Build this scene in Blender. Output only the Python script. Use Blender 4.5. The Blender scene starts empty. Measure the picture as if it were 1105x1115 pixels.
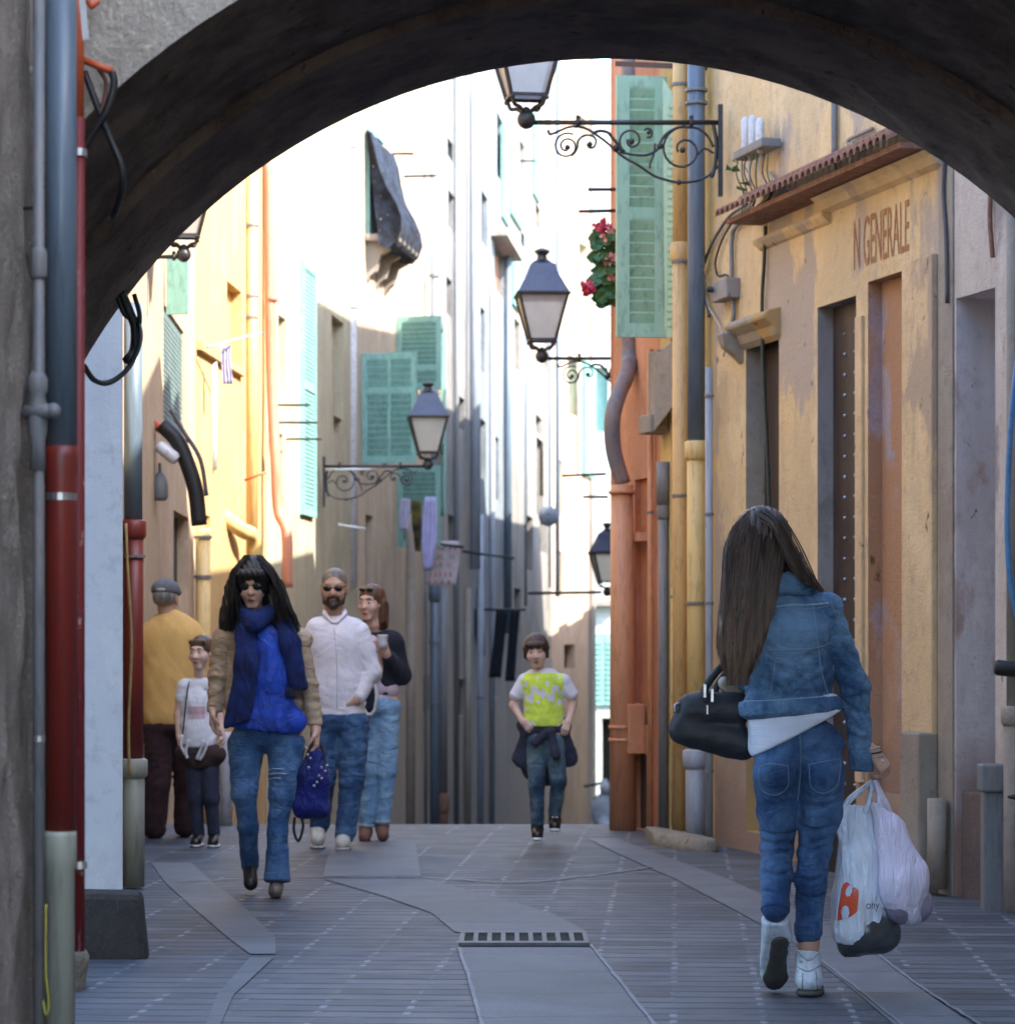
import bpy, math, random
import numpy as np
from mathutils import Vector, Matrix
from mathutils.bvhtree import BVHTree
random.seed(7); rng = np.random.default_rng(7)
F = 3000.0; CX = 552.5; HY = 700.0; ZC = 1.25
scene = bpy.context.scene
COL = scene.collection
ORG = {}          # world origin of every object made here

def P(px, py, d):
    """point of the place that lies at distance d along the street on the sight line of a photo pixel"""
    return Vector(((px-CX)*d/F, d, ZC+(HY-py)*d/F))
def G(px, py):
    """point of the flat ground seen at a photo pixel"""
    d = ZC*F/(py-HY)
    return Vector(((px-CX)*d/F, d, 0.0))

# ------------------------------------------------------------------ objects
def thing(name, label, cat, loc, group=None):
    o = bpy.data.objects.new(name, None); COL.objects.link(o)
    o.empty_display_size = .1
    o.location = loc; ORG[o.name] = Vector(loc)
    o['label'] = label; o['category'] = cat
    if group: o['group'] = group
    return o
def tag(o, label, cat, group=None):
    o['label'] = label; o['category'] = cat
    if group: o['group'] = group
    return o
def link(name, verts, faces, mat, parent=None, smooth=False, midx=None, org=None):
    me = bpy.data.meshes.new(name)
    if parent is not None: og = ORG[parent.name]
    elif org is not None: og = Vector(org)
    else:
        a = np.array([tuple(v) for v in verts]); og = Vector(((a[:,0].min()+a[:,0].max())/2, (a[:,1].min()+a[:,1].max())/2, a[:,2].min()))
    if isinstance(verts, np.ndarray) and isinstance(faces, np.ndarray):
        v = (verts-np.array(og)).astype(np.float32)
        me.vertices.add(len(v)); me.vertices.foreach_set('co', v.ravel())
        n = faces.shape[1]
        me.loops.add(faces.size); me.loops.foreach_set('vertex_index', faces.ravel().astype(np.int32))
        me.polygons.add(len(faces)); me.polygons.foreach_set('loop_start', np.arange(0, faces.size, n, dtype=np.int32))
        me.polygons.foreach_set('loop_total', np.full(len(faces), n, dtype=np.int32))
        me.update(calc_edges=True)
    else:
        me.from_pydata([tuple(Vector(v)-og) for v in verts], [], [tuple(f) for f in faces]); me.update()
    for m in (mat if isinstance(mat, (list, tuple)) else [mat]): me.materials.append(m)
    if midx is not None: me.polygons.foreach_set('material_index', np.asarray(midx, dtype=np.int32))
    if smooth: me.polygons.foreach_set('use_smooth', np.ones(len(me.polygons), dtype=bool))
    me.validate()
    o = bpy.data.objects.new(name, me); COL.objects.link(o)
    if parent is not None:
        o.parent = parent; o.location = (0,0,0); ORG[o.name] = Vector(og)
    else:
        o.location = og; ORG[o.name] = Vector(og)
    return o

class MB:
    """collects simple shapes and links them as ONE mesh object"""
    def __init__(s): s.v=[]; s.f=[]; s.m=[]
    def add(s, vs, fs, m=0):
        n=len(s.v); s.v += [Vector(v) for v in vs]; s.f += [tuple(i+n for i in f) for f in fs]; s.m += [m]*len(fs); return s
    def hexa(s, c, m=0):   # 8 corners: bottom 4 (ccw), top 4
        return s.add(c, [(0,3,2,1),(4,5,6,7),(0,1,5,4),(1,2,6,5),(2,3,7,6),(3,0,4,7)], m)
    def box(s, a, b, m=0):
        x0,y0,z0=a; x1,y1,z1=b
        return s.hexa([(x0,y0,z0),(x1,y0,z0),(x1,y1,z0),(x0,y1,z0),(x0,y0,z1),(x1,y0,z1),(x1,y1,z1),(x0,y1,z1)], m)
    def bar(s, a, b, w, h=None, up=(0,0,1), m=0):
        a=Vector(a); b=Vector(b); h=h or w; d=(b-a).normalized(); u=Vector(up)
        if abs(d.dot(u))>.95: u=Vector((1,0,0))
        r=d.cross(u).normalized(); u=r.cross(d).normalized(); r=r*w/2; u=u*h/2
        return s.hexa([a-r-u,a+r-u,b+r-u,b-r-u,a-r+u,a+r+u,b+r+u,b-r+u], m)
    def tube(s, pts, r, n=8, m=0, cap=True):
        pts=[Vector(p) for p in pts]; rs=r if isinstance(r,(list,tuple)) else [r]*len(pts)
        k=len(s.v); prev=None
        for i,p in enumerate(pts):
            if i==0: t=pts[1]-p
            elif i==len(pts)-1: t=p-pts[i-1]
            else: t=(pts[i+1]-p).normalized()+(p-pts[i-1]).normalized()
            if t.length<1e-9: t=Vector((0,0,1))
            t.normalize()
            if prev is None:
                u=Vector((0,0,1)) if abs(t.z)<.9 else Vector((1,0,0))
            else: u=prev
            u=(u-t*u.dot(t)).normalized(); prev=u; w=t.cross(u)
            for j in range(n):
                a=2*math.pi*j/n; s.v.append(p+(u*math.cos(a)+w*math.sin(a))*rs[i])
        for i in range(len(pts)-1):
            for j in range(n):
                a=k+i*n+j; b=k+i*n+(j+1)%n; s.f.append((a,b,b+n,a+n)); s.m.append(m)
        if cap:
            s.f.append(tuple(k+j for j in range(n))[::-1]); s.m.append(m)
            e=k+(len(pts)-1)*n; s.f.append(tuple(e+j for j in range(n))); s.m.append(m)
        return s
    def lathe(s, c, prof, n=16, m=0):   # prof: (radius, z)
        c=Vector(c); k=len(s.v)
        for r,z in prof:
            for j in range(n):
                a=2*math.pi*j/n; s.v.append(c+Vector((r*math.cos(a),r*math.sin(a),z)))
        for i in range(len(prof)-1):
            for j in range(n):
                a=k+i*n+j; b=k+i*n+(j+1)%n; s.f.append((a,b,b+n,a+n)); s.m.append(m)
        s.f.append(tuple(k+j for j in range(n))[::-1]); s.m.append(m)
        e=k+(len(prof)-1)*n; s.f.append(tuple(e+j for j in range(n))); s.m.append(m)
        return s
    def ball(s, c, r, n=10, m=0, sc=(1,1,1)):
        prof=[]; 
        k=len(s.v); c=Vector(c)
        for i in range(n+1):
            th=math.pi*i/n
            for j in range(n):
                a=2*math.pi*j/n; s.v.append(c+Vector((r*sc[0]*math.sin(th)*math.cos(a), r*sc[1]*math.sin(th)*math.sin(a), r*sc[2]*math.cos(th))))
        for i in range(n):
            for j in range(n):
                a=k+i*n+j; b=k+i*n+(j+1)%n; s.f.append((a,a+n,b+n,b)); s.m.append(m)
        return s
    def build(s, name, mat, parent=None, smooth=False, org=None, bevel=0):
        o=link(name, s.v, s.f, mat, parent, smooth, s.m if isinstance(mat,(list,tuple)) else None, org)
        if bevel:
            b=o.modifiers.new('bevel','BEVEL'); b.width=bevel; b.segments=2; b.limit_method='ANGLE'
        return o

def curve(pts, n=8):
    """Catmull-Rom through points"""
    pts=[Vector(p) for p in pts]; out=[]
    q=[pts[0]*2-pts[1]]+pts+[pts[-1]*2-pts[-2]]
    for i in range(1,len(q)-2):
        for k in range(n):
            t=k/n; a,b,c,d=q[i-1],q[i],q[i+1],q[i+2]
            out.append(.5*((2*b)+(c-a)*t+(2*a-5*b+4*c-d)*t*t+(3*b-a-3*c+d)*t**3))
    out.append(pts[-1]); return out

# ------------------------------------------------------------------ materials
def lin(c): return tuple((x/12.92 if x<=.04045 else ((x+.055)/1.055)**2.4) for x in c)
class NT:
    def __init__(s, name):
        s.m=bpy.data.materials.new(name); s.m.use_nodes=True; s.t=s.m.node_tree; s.n=s.t.nodes; s.b=s.n['Principled BSDF']
        s.tc=s.n.new('ShaderNodeTexCoord')
    def N(s, t, **k):
        o=s.n.new(t)
        for a,b in k.items(): setattr(o,a,b)
        return o
    def L(s,a,b): s.t.links.new(a,b)
    def noise(s, scale, stretch=(1,1,1), detail=5, rough=.55, off=0, src='Object', dist=0):
        mp=s.N('ShaderNodeMapping'); s.L(s.tc.outputs[src], mp.inputs['Vector'])
        mp.inputs['Scale'].default_value=stretch; mp.inputs['Location'].default_value=(off*3.1,off*1.7,off*2.3)
        t=s.N('ShaderNodeTexNoise'); s.L(mp.outputs[0], t.inputs['Vector'])
        t.inputs['Scale'].default_value=scale; t.inputs['Detail'].default_value=detail; t.inputs['Roughness'].default_value=rough; t.inputs['Distortion'].default_value=dist
        return t.outputs['Fac']
    def ramp(s, fac, a, b, smooth=True):
        r=s.N('ShaderNodeMapRange'); r.interpolation_type='SMOOTHSTEP' if smooth else 'LINEAR'
        s.L(fac, r.inputs['Value']); r.inputs['From Min'].default_value=a; r.inputs['From Max'].default_value=b
        return r.outputs[0]
    def mix(s, fac, a, b, blend='MIX'):
        x=s.N('ShaderNodeMix', data_type='RGBA', blend_type=blend)
        if isinstance(fac,(int,float)): x.inputs['Factor'].default_value=fac
        else: s.L(fac, x.inputs['Factor'])
        for v,i in ((a,'A'),(b,'B')):
            sock=[q for q in x.inputs if q.name==i and q.type=='RGBA'][0]
            if isinstance(v,tuple): sock.default_value=(*v[:3],1)
            else: s.L(v, sock)
        return [q for q in x.outputs if q.type=='RGBA'][0]
    def math(s, op, a, b=None):
        x=s.N('ShaderNodeMath', operation=op)
        for i,v in enumerate((a,b)):
            if v is None: continue
            if isinstance(v,(int,float)): x.inputs[i].default_value=v
            else: s.L(v, x.inputs[i])
        return x.outputs[0]
    def xyz(s, src='Object'):
        x=s.N('ShaderNodeSeparateXYZ'); s.L(s.tc.outputs[src], x.inputs[0]); return x.outputs
    def bump(s, h, strength=.3, dist=.01):
        b=s.N('ShaderNodeBump'); b.inputs['Strength'].default_value=strength; b.inputs['Distance'].default_value=dist
        s.L(h, b.inputs['Height']); s.L(b.outputs[0], s.b.inputs['Normal']); return b

_mc={}
def mat(name, base, var=None, rough=.6, metal=0, nscale=6, stretch=(1,1,1), bump=0, bscale=60, spec=None, bstretch=None):
    """plain material with a second tone in noise patches"""
    if name in _mc: return _mc[name]
    t=NT(name); var=var or tuple(x*.72 for x in base)
    c=t.mix(t.ramp(t.noise(nscale,stretch,6),.35,.7), base, var)
    c=t.mix(t.math('MULTIPLY',t.ramp(t.noise(nscale*3.3,stretch,7,.7,off=21),.50,.62),.55), c, tuple(x*.5+.015 for x in base))
    t.L(c, t.b.inputs['Base Color']); t.b.inputs['Roughness'].default_value=rough; t.b.inputs['Metallic'].default_value=metal
    if spec is not None: t.b.inputs['Specular IOR Level'].default_value=spec
    if bump: t.bump(t.noise(bscale, bstretch or stretch, 4), bump, .006)
    _mc[name]=t.m; return t.m

def plaster(name, base, b2, stain, peel=None, peel_amt=.62, pz=None, rough=.9, bump=.5, low=None, low_z=(0.2,1.2), streak=.5):
    """old lime render: two tones, rain streaks, patches where the coat has come off"""
    if name in _mc: return _mc[name]
    t=NT(name)
    c=t.mix(t.ramp(t.noise(.9,(1,1,.7),8,.6),.42,.58), base, b2)
    c=t.mix(t.math('MULTIPLY',t.ramp(t.noise(5,(1,1,.08),5,.6,off=2),.5,.75),streak), c, stain)
    c=t.mix(t.math('MULTIPLY',t.ramp(t.noise(14,(1,1,.9),8,.7,off=5),.50,.68),.4), c, tuple(x*.6 for x in b2))
    c=t.mix(t.math('MULTIPLY',t.ramp(t.noise(2.6,(1,1,.6),8,.7,off=15),.50,.62),.55), c, tuple(min(.8,x*1.25+.03) for x in b2))
    if peel:
        f=t.ramp(t.noise(1.3,(1,1,.45),9,.62,off=9),peel_amt-.085,peel_amt-.04)
        c=t.mix(f, c, peel)
        f2=t.ramp(t.noise(9,(1,1,.5),8,.7,off=11),.64,.67)
        c=t.mix(f2, c, tuple(x*.42 for x in peel))
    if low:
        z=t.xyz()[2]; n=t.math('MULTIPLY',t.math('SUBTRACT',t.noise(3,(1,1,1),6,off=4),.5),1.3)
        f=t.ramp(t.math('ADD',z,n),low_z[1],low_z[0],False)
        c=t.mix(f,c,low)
    t.L(c, t.b.inputs['Base Color']); t.b.inputs['Roughness'].default_value=rough
    t.b.inputs['Specular IOR Level'].default_value=.2
    h=t.math('ADD',t.noise(7,(1,1,1),8,.7,off=1), t.math('MULTIPLY',t.noise(70,(1,1,1),3,off=3),.35))
    t.bump(h, bump, .03)
    _mc[name]=t.m; return t.m

def cloth(name, base, var, rough=.85, nscale=5, stretch=(1,1,1), weave=900, fold=.35, fscale=9, fstretch=(1,1,.6), extra=None, sheen=.04):
    if name in _mc: return _mc[name]
    t=NT(name)
    c=t.mix(t.ramp(t.noise(nscale,stretch,9,.68),.40,.62), base, var)
    if extra:  # (colour, scale, stretch, lo, hi)
        c=t.mix(t.ramp(t.noise(extra[1],extra[2],6,.7,off=7),extra[3],extra[4]), c, extra[0])
    t.L(c, t.b.inputs['Base Color']); t.b.inputs['Roughness'].default_value=rough
    t.b.inputs['Specular IOR Level'].default_value=.25
    t.b.inputs['Sheen Weight'].default_value=sheen
    h=t.math('ADD',t.noise(fscale,fstretch,6,.58,dist=1.1), t.math('MULTIPLY',t.noise(weave,(1,1,1),2),.03))
    t.bump(h, fold, .03)
    _mc[name]=t.m; return t.m

def hairmat(name, root, tip, z0=None, z1=None, streak=None):
    t=NT(name); 
    g=t.N('ShaderNodeNewGeometry')
    c=root
    if z0 is not None:
        f=t.ramp(t.xyz()[2], z1, z0); c=t.mix(f, root, tip)
    c2=streak or tuple(x*1.9 for x in root)
    c=t.mix(t.math('MULTIPLY',t.ramp(g.outputs['Random Per Island'],.2,1),.8), c, c2)
    c=t.mix(t.ramp(t.noise(40,(1,1,.06),4),.4,.7), c, tuple(x*.5 for x in root))
    t.L(c, t.b.inputs['Base Color']); t.b.inputs['Roughness'].default_value=.42
    t.b.inputs['Specular IOR Level'].default_value=.45
    t.bump(t.noise(90,(1,1,.04),3), .5, .01)
    return t.m

# ------------------------------------------------------------------ implicit surfaces -> one continuous mesh
def C(a,b,ra,rb=None,sq=None,k=None): return ('c',np.array(a,float),np.array(b,float),ra,ra if rb is None else rb,sq,k)
def E(c,r,R=None,k=None): return ('e',np.array(c,float),np.array(r if hasattr(r,'__len__') else (r,r,r),float),None if R is None else np.array(R,float),k)
def Sub(p): return ('-',p)
def _bb(p):
    if p[0]=='c':
        m=max(p[3],p[4]); return np.minimum(p[1],p[2])-m, np.maximum(p[1],p[2])+m
    m=p[2].max(); return p[1]-m, p[1]+m
def _ev(p,X,Y,Z):
    if p[0]=='c':
        a,b,ra,rb,sq=p[1:6]
        q=[X-a[0],Y-a[1],Z-a[2]]; ba=(b-a).astype(np.float64); f=1.
        if sq is not None:
            ax=np.array(sq[0],float); ax/=np.linalg.norm(ax); f=sq[1]; g=1/f-1
            dt=(q[0]*ax[0]+q[1]*ax[1]+q[2]*ax[2])*g
            q=[q[i]+dt*ax[i] for i in range(3)]; ba=ba+ax*(ba@ax)*g
        bb=max(ba@ba,1e-12)
        h=np.clip((q[0]*ba[0]+q[1]*ba[1]+q[2]*ba[2])/bb,0,1)
        d=np.sqrt((q[0]-h*ba[0])**2+(q[1]-h*ba[1])**2+(q[2]-h*ba[2])**2)-(ra+(rb-ra)*h)
        return d*(1+f)/2
    c,r,R=p[1:4]
    q=[X-c[0],Y-c[1],Z-c[2]]
    if R is not None: q=[q[0]*R[0,i]+q[1]*R[1,i]+q[2]*R[2,i] for i in range(3)]
    k0=np.sqrt((q[0]/r[0])**2+(q[1]/r[1])**2+(q[2]/r[2])**2)
    k1=np.sqrt((q[0]/r[0]**2)**2+(q[1]/r[1]**2)**2+(q[2]/r[2]**2)**2)+1e-9
    return k0*(k0-1)/k1
def wrinkle(amp, wl=.08, seed=0, stretch=(1,1,.8)):
    """cloth folds: broad swells with a few sharper ridges"""
    r=np.random.default_rng(seed); ws=[]
    for i in range(9):
        v=r.normal(size=3)*np.array(stretch); v=v/np.linalg.norm(v)*2*math.pi/(wl*r.uniform(.6,2.2)); ws.append((v,r.uniform(0,6.28)))
    def f(X,Y,Z):
        o=0; wx=.02*np.sin(Z*17+Y*11+X*13+seed)
        for i,(v,ph) in enumerate(ws):
            s=np.sin(v[0]*(X+wx)+v[1]*(Y+wx)+v[2]*(Z+wx)+ph)
            o=o+(s if i%3 else (2*np.abs(s)-1.2))
        return amp*o/9*1.3
    return f
def creases(prims,lines,vox=.009,k=.02,r=.006,depth=.004):
    """grooves pressed into a surface along picture lines: returns prims to subtract"""
    V,Fc=sdf(prims,vox,k); b=BVHTree.FromPolygons([tuple(v) for v in V],[tuple(f) for f in Fc]); out=[]
    for ln in lines:
        q=[hit(b,x,y,r-depth) for x,y in ln]
        for p0,p1 in zip(q,q[1:]):
            if p0 is not None and p1 is not None and (p0-p1).length<.12: out.append(Sub(C(p0,p1,r,r,k=.010)))
    return out
def slim(o,bare,amt=.016,clear=()):
    """draw the covered skin in under the clothes; bare = (centre, radius) zones that show"""
    me=o.data; og=ORG[o.name]; n=len(me.vertices); co=np.empty(n*3,np.float32); me.vertices.foreach_get('co',co); co=co.reshape(-1,3)
    nn=np.empty(n*3,np.float32); me.vertices.foreach_get('normal',nn); nn=nn.reshape(-1,3); w=np.ones(n)
    for c,r in bare:
        d=np.linalg.norm(co+np.array(og)-np.array(c),axis=1); w=np.minimum(w,np.clip((d-r)/.03,0,1))
    co=co-nn*(amt*w)[:,None]; me.vertices.foreach_set('co',co.astype(np.float32).ravel()); me.update()
def sdf(prims, vox=.007, k=.02, cuts=(), disp=None):
    lo=np.min([_bb(p)[0] for p in prims if p[0]!='-'],0)-3*vox-k*.5; hi=np.max([_bb(p)[1] for p in prims if p[0]!='-'],0)+3*vox+k*.5
    n=np.ceil((hi-lo)/vox).astype(int)+1
    ax=[lo[i]+vox*np.arange(n[i]) for i in range(3)]
    D=np.full(n,.08,np.float32)
    for p in prims:
        neg=p[0]=='-'
        if neg: p=p[1]
        kk=p[-1] if p[-1] is not None else k
        a,b=_bb(p); mg=kk+3*vox
        i0=np.clip(((a-mg-lo)/vox).astype(int),0,n); i1=np.clip(((b+mg-lo)/vox).astype(int)+2,0,n)
        if (i1<=i0).any(): continue
        sl=tuple(slice(i0[i],i1[i]) for i in range(3))
        X,Y,Z=np.meshgrid(ax[0][sl[0]],ax[1][sl[1]],ax[2][sl[2]],indexing='ij',sparse=True)
        d=_ev(p,X,Y,Z); o=D[sl]
        if neg:
            d=-d; h=np.clip(.5-.5*(o-d)/kk,0,1); D[sl]=o*(1-h)+d*h+kk*h*(1-h)
        else:
            h=np.clip(.5+.5*(o-d)/kk,0,1); D[sl]=o*(1-h)+d*h-kk*h*(1-h)
    X,Y,Z=np.meshgrid(*ax,indexing='ij',sparse=True)
    if disp is not None: D=D+disp(X,Y,Z)
    for c,nn in cuts:
        nn=np.array(nn,float); nn/=np.linalg.norm(nn)
        pl=(X-c[0])*nn[0]+(Y-c[1])*nn[1]+(Z-c[2])*nn[2]
        kk=.006; h=np.clip(.5-.5*(D-pl)/kk,0,1); D=D*(1-h)+pl*h+kk*h*(1-h)
    return surfnet(D.astype(np.float32),lo,vox)
def surfnet(D,lo,vox):
    S=D<0; a=S[:-1,:-1,:-1]; nx,ny,nz=a.shape
    cnt=np.zeros(a.shape,np.int8)
    for i in (0,1):
        for j in (0,1):
            for l in (0,1): cnt+=S[i:nx+i,j:ny+j,l:nz+l]
    act=(cnt>0)&(cnt<8); I=np.argwhere(act)
    idx=np.full(a.shape,-1,np.int32); idx[act]=np.arange(len(I))
    acc=np.zeros((len(I),3)); num=np.zeros(len(I))
    cor=[(i,j,l) for i in (0,1) for j in (0,1) for l in (0,1)]
    vals={c:D[I[:,0]+c[0],I[:,1]+c[1],I[:,2]+c[2]] for c in cor}
    for c in cor:
        for axi in range(3):
            if c[axi]: continue
            e=list(c); e[axi]=1; e=tuple(e); va,vb=vals[c],vals[e]; m=(va<0)!=(vb<0)
            t=np.where(m,va/(va-vb+1e-20),0); p=np.tile(np.array(c,float),(len(I),1)); p[:,axi]+=t
            acc[m]+=p[m]; num[m]+=1
    V=lo+(I+acc/num[:,None])*vox
    Fs=[]
    for axi in range(3):
        s0=[slice(None)]*3; s1=[slice(None)]*3; s0[axi]=slice(0,-1); s1[axi]=slice(1,None)
        A,B=S[tuple(s0)],S[tuple(s1)]; ch=np.argwhere(A!=B)
        u,w=[(1,2),(2,0),(0,1)][axi]
        ok=(ch[:,u]>0)&(ch[:,w]>0)&(ch[:,u]<D.shape[u]-1)&(ch[:,w]<D.shape[w]-1); ch=ch[ok]
        ins=A[ch[:,0],ch[:,1],ch[:,2]]
        def at(du,dw):
            q=ch.copy(); q[:,u]+=du; q[:,w]+=dw; return idx[q[:,0],q[:,1],q[:,2]]
        q=np.stack([at(-1,-1),at(0,-1),at(0,0),at(-1,0)],1); q[~ins]=q[~ins][:,::-1]; Fs.append(q)
    Fc=np.concatenate(Fs); Fc=Fc[(Fc>=0).all(1)]
    return V,Fc
def skin(name, prims, m, parent=None, vox=.007, k=.02, cuts=(), disp=None, paint=None, org=None):
    V,Fc=sdf(prims,vox,k,cuts,disp)
    mi=None
    if paint is not None:
        c=V[Fc].mean(1); mi=paint(c)
    return link(name,V,Fc,m,parent,True,mi,org)
def bvh_of(o):
    me=o.data; og=ORG[o.name]
    return BVHTree.FromPolygons([v.co+og for v in me.vertices],[p.vertices[:] for p in me.polygons])
def hit(bvh, px, py, off=.002):
    """where the sight line of a pixel meets a mesh, so a seam or badge can lie on its surface"""
    d=(P(px,py,1)-Vector((0,0,ZC))).normalized(); o=Vector((0,0,ZC)); r=bvh.ray_cast(o,d)
    if r[0] is None: return None
    n=r[1]; n=-n if n.dot(d)>0 else n
    return r[0]+n*off
# ================================================================== world, sun, camera
w=bpy.data.worlds.new('World'); scene.world=w; w.use_nodes=True
nt=w.node_tree; sky=nt.nodes.new('ShaderNodeTexSky'); sky.sky_type='NISHITA'; sky.sun_disc=False
SUN=Vector((.62,-.42,.66)).normalized()
el=math.asin(SUN.z); az=math.atan2(SUN.x,SUN.y)
sky.sun_elevation=el; sky.sun_rotation=az
sky.air_density=1.0; sky.dust_density=1.0; sky.ozone_density=1.0
nt.links.new(sky.outputs[0], nt.nodes['Background'].inputs[0]); nt.nodes['Background'].inputs[1].default_value=.15
sl=bpy.data.lights.new('sun','SUN'); sl.energy=2.0; sl.angle=math.radians(.5); sl.color=(1,.94,.84)
so=bpy.data.objects.new('sun',sl); COL.objects.link(so); so.rotation_euler=SUN.to_track_quat('Z','Y').to_euler(); so.location=(0,0,30)
cam=bpy.data.cameras.new('camera'); co=bpy.data.objects.new('camera',cam); COL.objects.link(co); scene.camera=co
co.location=(0,0,ZC); co.rotation_euler=(math.radians(90),0,0)
cam.sensor_fit='HORIZONTAL'; cam.sensor_width=36; cam.lens=36*F/1105; cam.shift_y=(HY-557.5)/1105; cam.clip_end=800; cam.clip_start=.1
cam.dof.use_dof=True; cam.dof.focus_distance=9.9; cam.dof.aperture_fstop=6.3
scene.view_settings.view_transform='Standard'; scene.view_settings.look='None'; scene.view_settings.exposure=2.95; scene.view_settings.gamma=1
scene.render.engine='CYCLES'
cy=scene.cycles; cy.use_denoising=True; cy.max_bounces=9; cy.diffuse_bounces=7; cy.glossy_bounces=3; cy.transparent_max_bounces=8; cy.transmission_bounces=4; cy.caustics_reflective=False; cy.caustics_refractive=False

# ================================================================== materials of the place
M={}
M['ochre']=plaster('ochre_render',(.70,.52,.29),(.62,.48,.29),(.45,.36,.26),peel=(.46,.38,.31),peel_amt=.60,low=(.34,.24,.19),low_z=(.3,1.1))
M['ochre_up']=plaster('ochre_render_upper',(.68,.50,.29),(.62,.47,.29),(.48,.38,.27),peel=(.46,.35,.25),peel_amt=.64)
M['greypink']=plaster('grey_pink_render',(.55,.49,.43),(.49,.43,.39),(.3,.28,.27),peel=(.30,.26,.25),peel_amt=.64,low=(.30,.20,.17),low_z=(.2,.8))
M['lavender']=plaster('pale_lavender_render',(.58,.55,.56),(.51,.47,.46),(.42,.39,.38),peel=(.40,.29,.25),peel_amt=.66,low=(.32,.22,.19),low_z=(.3,.9))
M['reveal']=plaster('peeling_reveal',(.36,.34,.42),(.44,.27,.18),(.3,.25,.25),peel=(.42,.24,.14),peel_amt=.52,low=(.28,.2,.17),low_z=(.3,.8))
M['grey_rev']=plaster('grey_reveal',(.24,.23,.24),(.30,.28,.27),(.16,.15,.15),peel=(.34,.31,.29),peel_amt=.6)
M['beige_rev']=plaster('beige_reveal',(.38,.33,.26),(.31,.28,.24),(.2,.18,.15),peel=(.45,.31,.14),peel_amt=.62)
M['stone_trim']=plaster('stone_trim',(.34,.30,.25),(.28,.24,.2),(.18,.16,.14))
M['orange']=plaster('orange_render',(.60,.29,.17),(.54,.26,.155),(.45,.2,.12),bump=.3)
M['orange2']=plaster('orange_render_pale',(.60,.27,.14),(.52,.23,.12),(.42,.19,.11),bump=.3)
M['yellow']=plaster('yellow_render',(.70,.52,.23),(.64,.47,.22),(.48,.33,.14),bump=.3)
M['beige']=plaster('beige_render',(.50,.38,.24),(.44,.33,.22),(.3,.24,.18))
M['gold']=plaster('golden_render',(.53,.355,.155),(.47,.315,.145),(.46,.28,.11),bump=.3,streak=.3)
M['cream']=plaster('cream_render',(.42,.375,.27),(.37,.33,.235),(.52,.4,.22),bump=.25,streak=.25)
M['tan']=plaster('tan_render',(.52,.41,.29),(.45,.36,.28),(.30,.26,.21),low=(.48,.40,.33),low_z=(-.5,3.0))
M['white']=plaster('whitewash',(.26,.255,.25),(.20,.195,.19),(.36,.31,.27),peel=(.34,.27,.21),peel_amt=.68,low=(.46,.40,.35),low_z=(2.2,5.2))  # upper tone darkened against the sun, lower band lightened for shade
M['white2']=plaster('whitewash_bluish',(.23,.26,.285),(.18,.20,.22),(.34,.33,.31),peel=(.36,.3,.25),peel_amt=.7,low=(.47,.42,.37),low_z=(2.0,4.6))  # bluish; sunlit top toned down, shaded foot brightened in the colour
M['white3']=plaster('whitewash_warm',(.28,.262,.24),(.22,.205,.19),(.40,.33,.27),peel=(.36,.3,.25),peel_amt=.7,low=(.50,.44,.38),low_z=(1.0,4.2))  # warm; colour splits where the sunlit part meets the shade
M['pink']=plaster('pink_render',(.54,.40,.30),(.49,.35,.26),(.46,.36,.29),bump=.25)
M['pier']=plaster('pale_blue_white_paint',(.68,.70,.75),(.63,.65,.70),(.45,.47,.52),bump=.12,streak=.25)
M['far']=plaster('far_render',(.52,.52,.48),(.45,.47,.43),(.35,.34,.3))
M['teal']=mat('teal_shutter_paint',(.20,.40,.35),(.25,.45,.40),rough=.55,nscale=9,stretch=(1,1,.3),bump=.15)
M['mint']=mat('mint_shutter_paint',(.32,.51,.37),(.37,.56,.43),rough=.5,nscale=7,stretch=(1,1,.3),bump=.12)
M['grey_shut']=mat('grey_green_shutter_paint',(.14,.20,.19),rough=.6)
M['dark']=mat('dark_room',(.018,.016,.016),rough=.9)
M['darkwood']=mat('dark_brown_door_paint',(.035,.022,.02),(.06,.04,.033),rough=.5,nscale=12,stretch=(1,1,.2),bump=.3)
M['iron']=mat('black_wrought_iron',(.012,.012,.014),(.03,.028,.03),rough=.45,nscale=30,bump=.2)
M['roofblue']=mat('lantern_roof_paint',(.03,.04,.085),(.045,.055,.10),rough=.4)
M['glass']=None
t=NT('frosted_lantern_glass'); c=t.mix(t.ramp(t.noise(5),.4,.7),(.62,.58,.55),(.5,.48,.47)); t.L(c,t.b.inputs['Base Color']); t.b.inputs['Roughness'].default_value=.35; t.b.inputs['Transmission Weight'].default_value=.45; t.b.inputs['IOR'].default_value=1.2; M['glass']=t.m
M['bluegrey']=mat('blue_grey_pipe_paint',(.12,.17,.22),(.10,.135,.18),rough=.38,nscale=4,stretch=(3,3,.3),bump=.06)
M['lightpipe']=mat('pale_blue_grey_pipe',(.33,.37,.43),(.28,.31,.36),rough=.5,nscale=4,stretch=(3,3,.3))
M['greymetal']=mat('grey_cast_pipe',(.16,.18,.20),(.2,.19,.19),rough=.5,nscale=9,stretch=(2,2,.3),bump=.15)
M['oxred']=mat('oxide_red_pipe',(.20,.022,.014),(.155,.02,.016),rough=.42,nscale=8,stretch=(3,3,.3),bump=.1)
M['thinred']=NT('flaking_red_pipe'); t=M['thinred']
c=t.mix(t.ramp(t.noise(60,(1,1,.3),6,.7),.62,.64),(.17,.018,.02),(.42,.26,.26)); t.L(c,t.b.inputs['Base Color']); t.b.inputs['Roughness'].default_value=.55; M['thinred']=t.m
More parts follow.
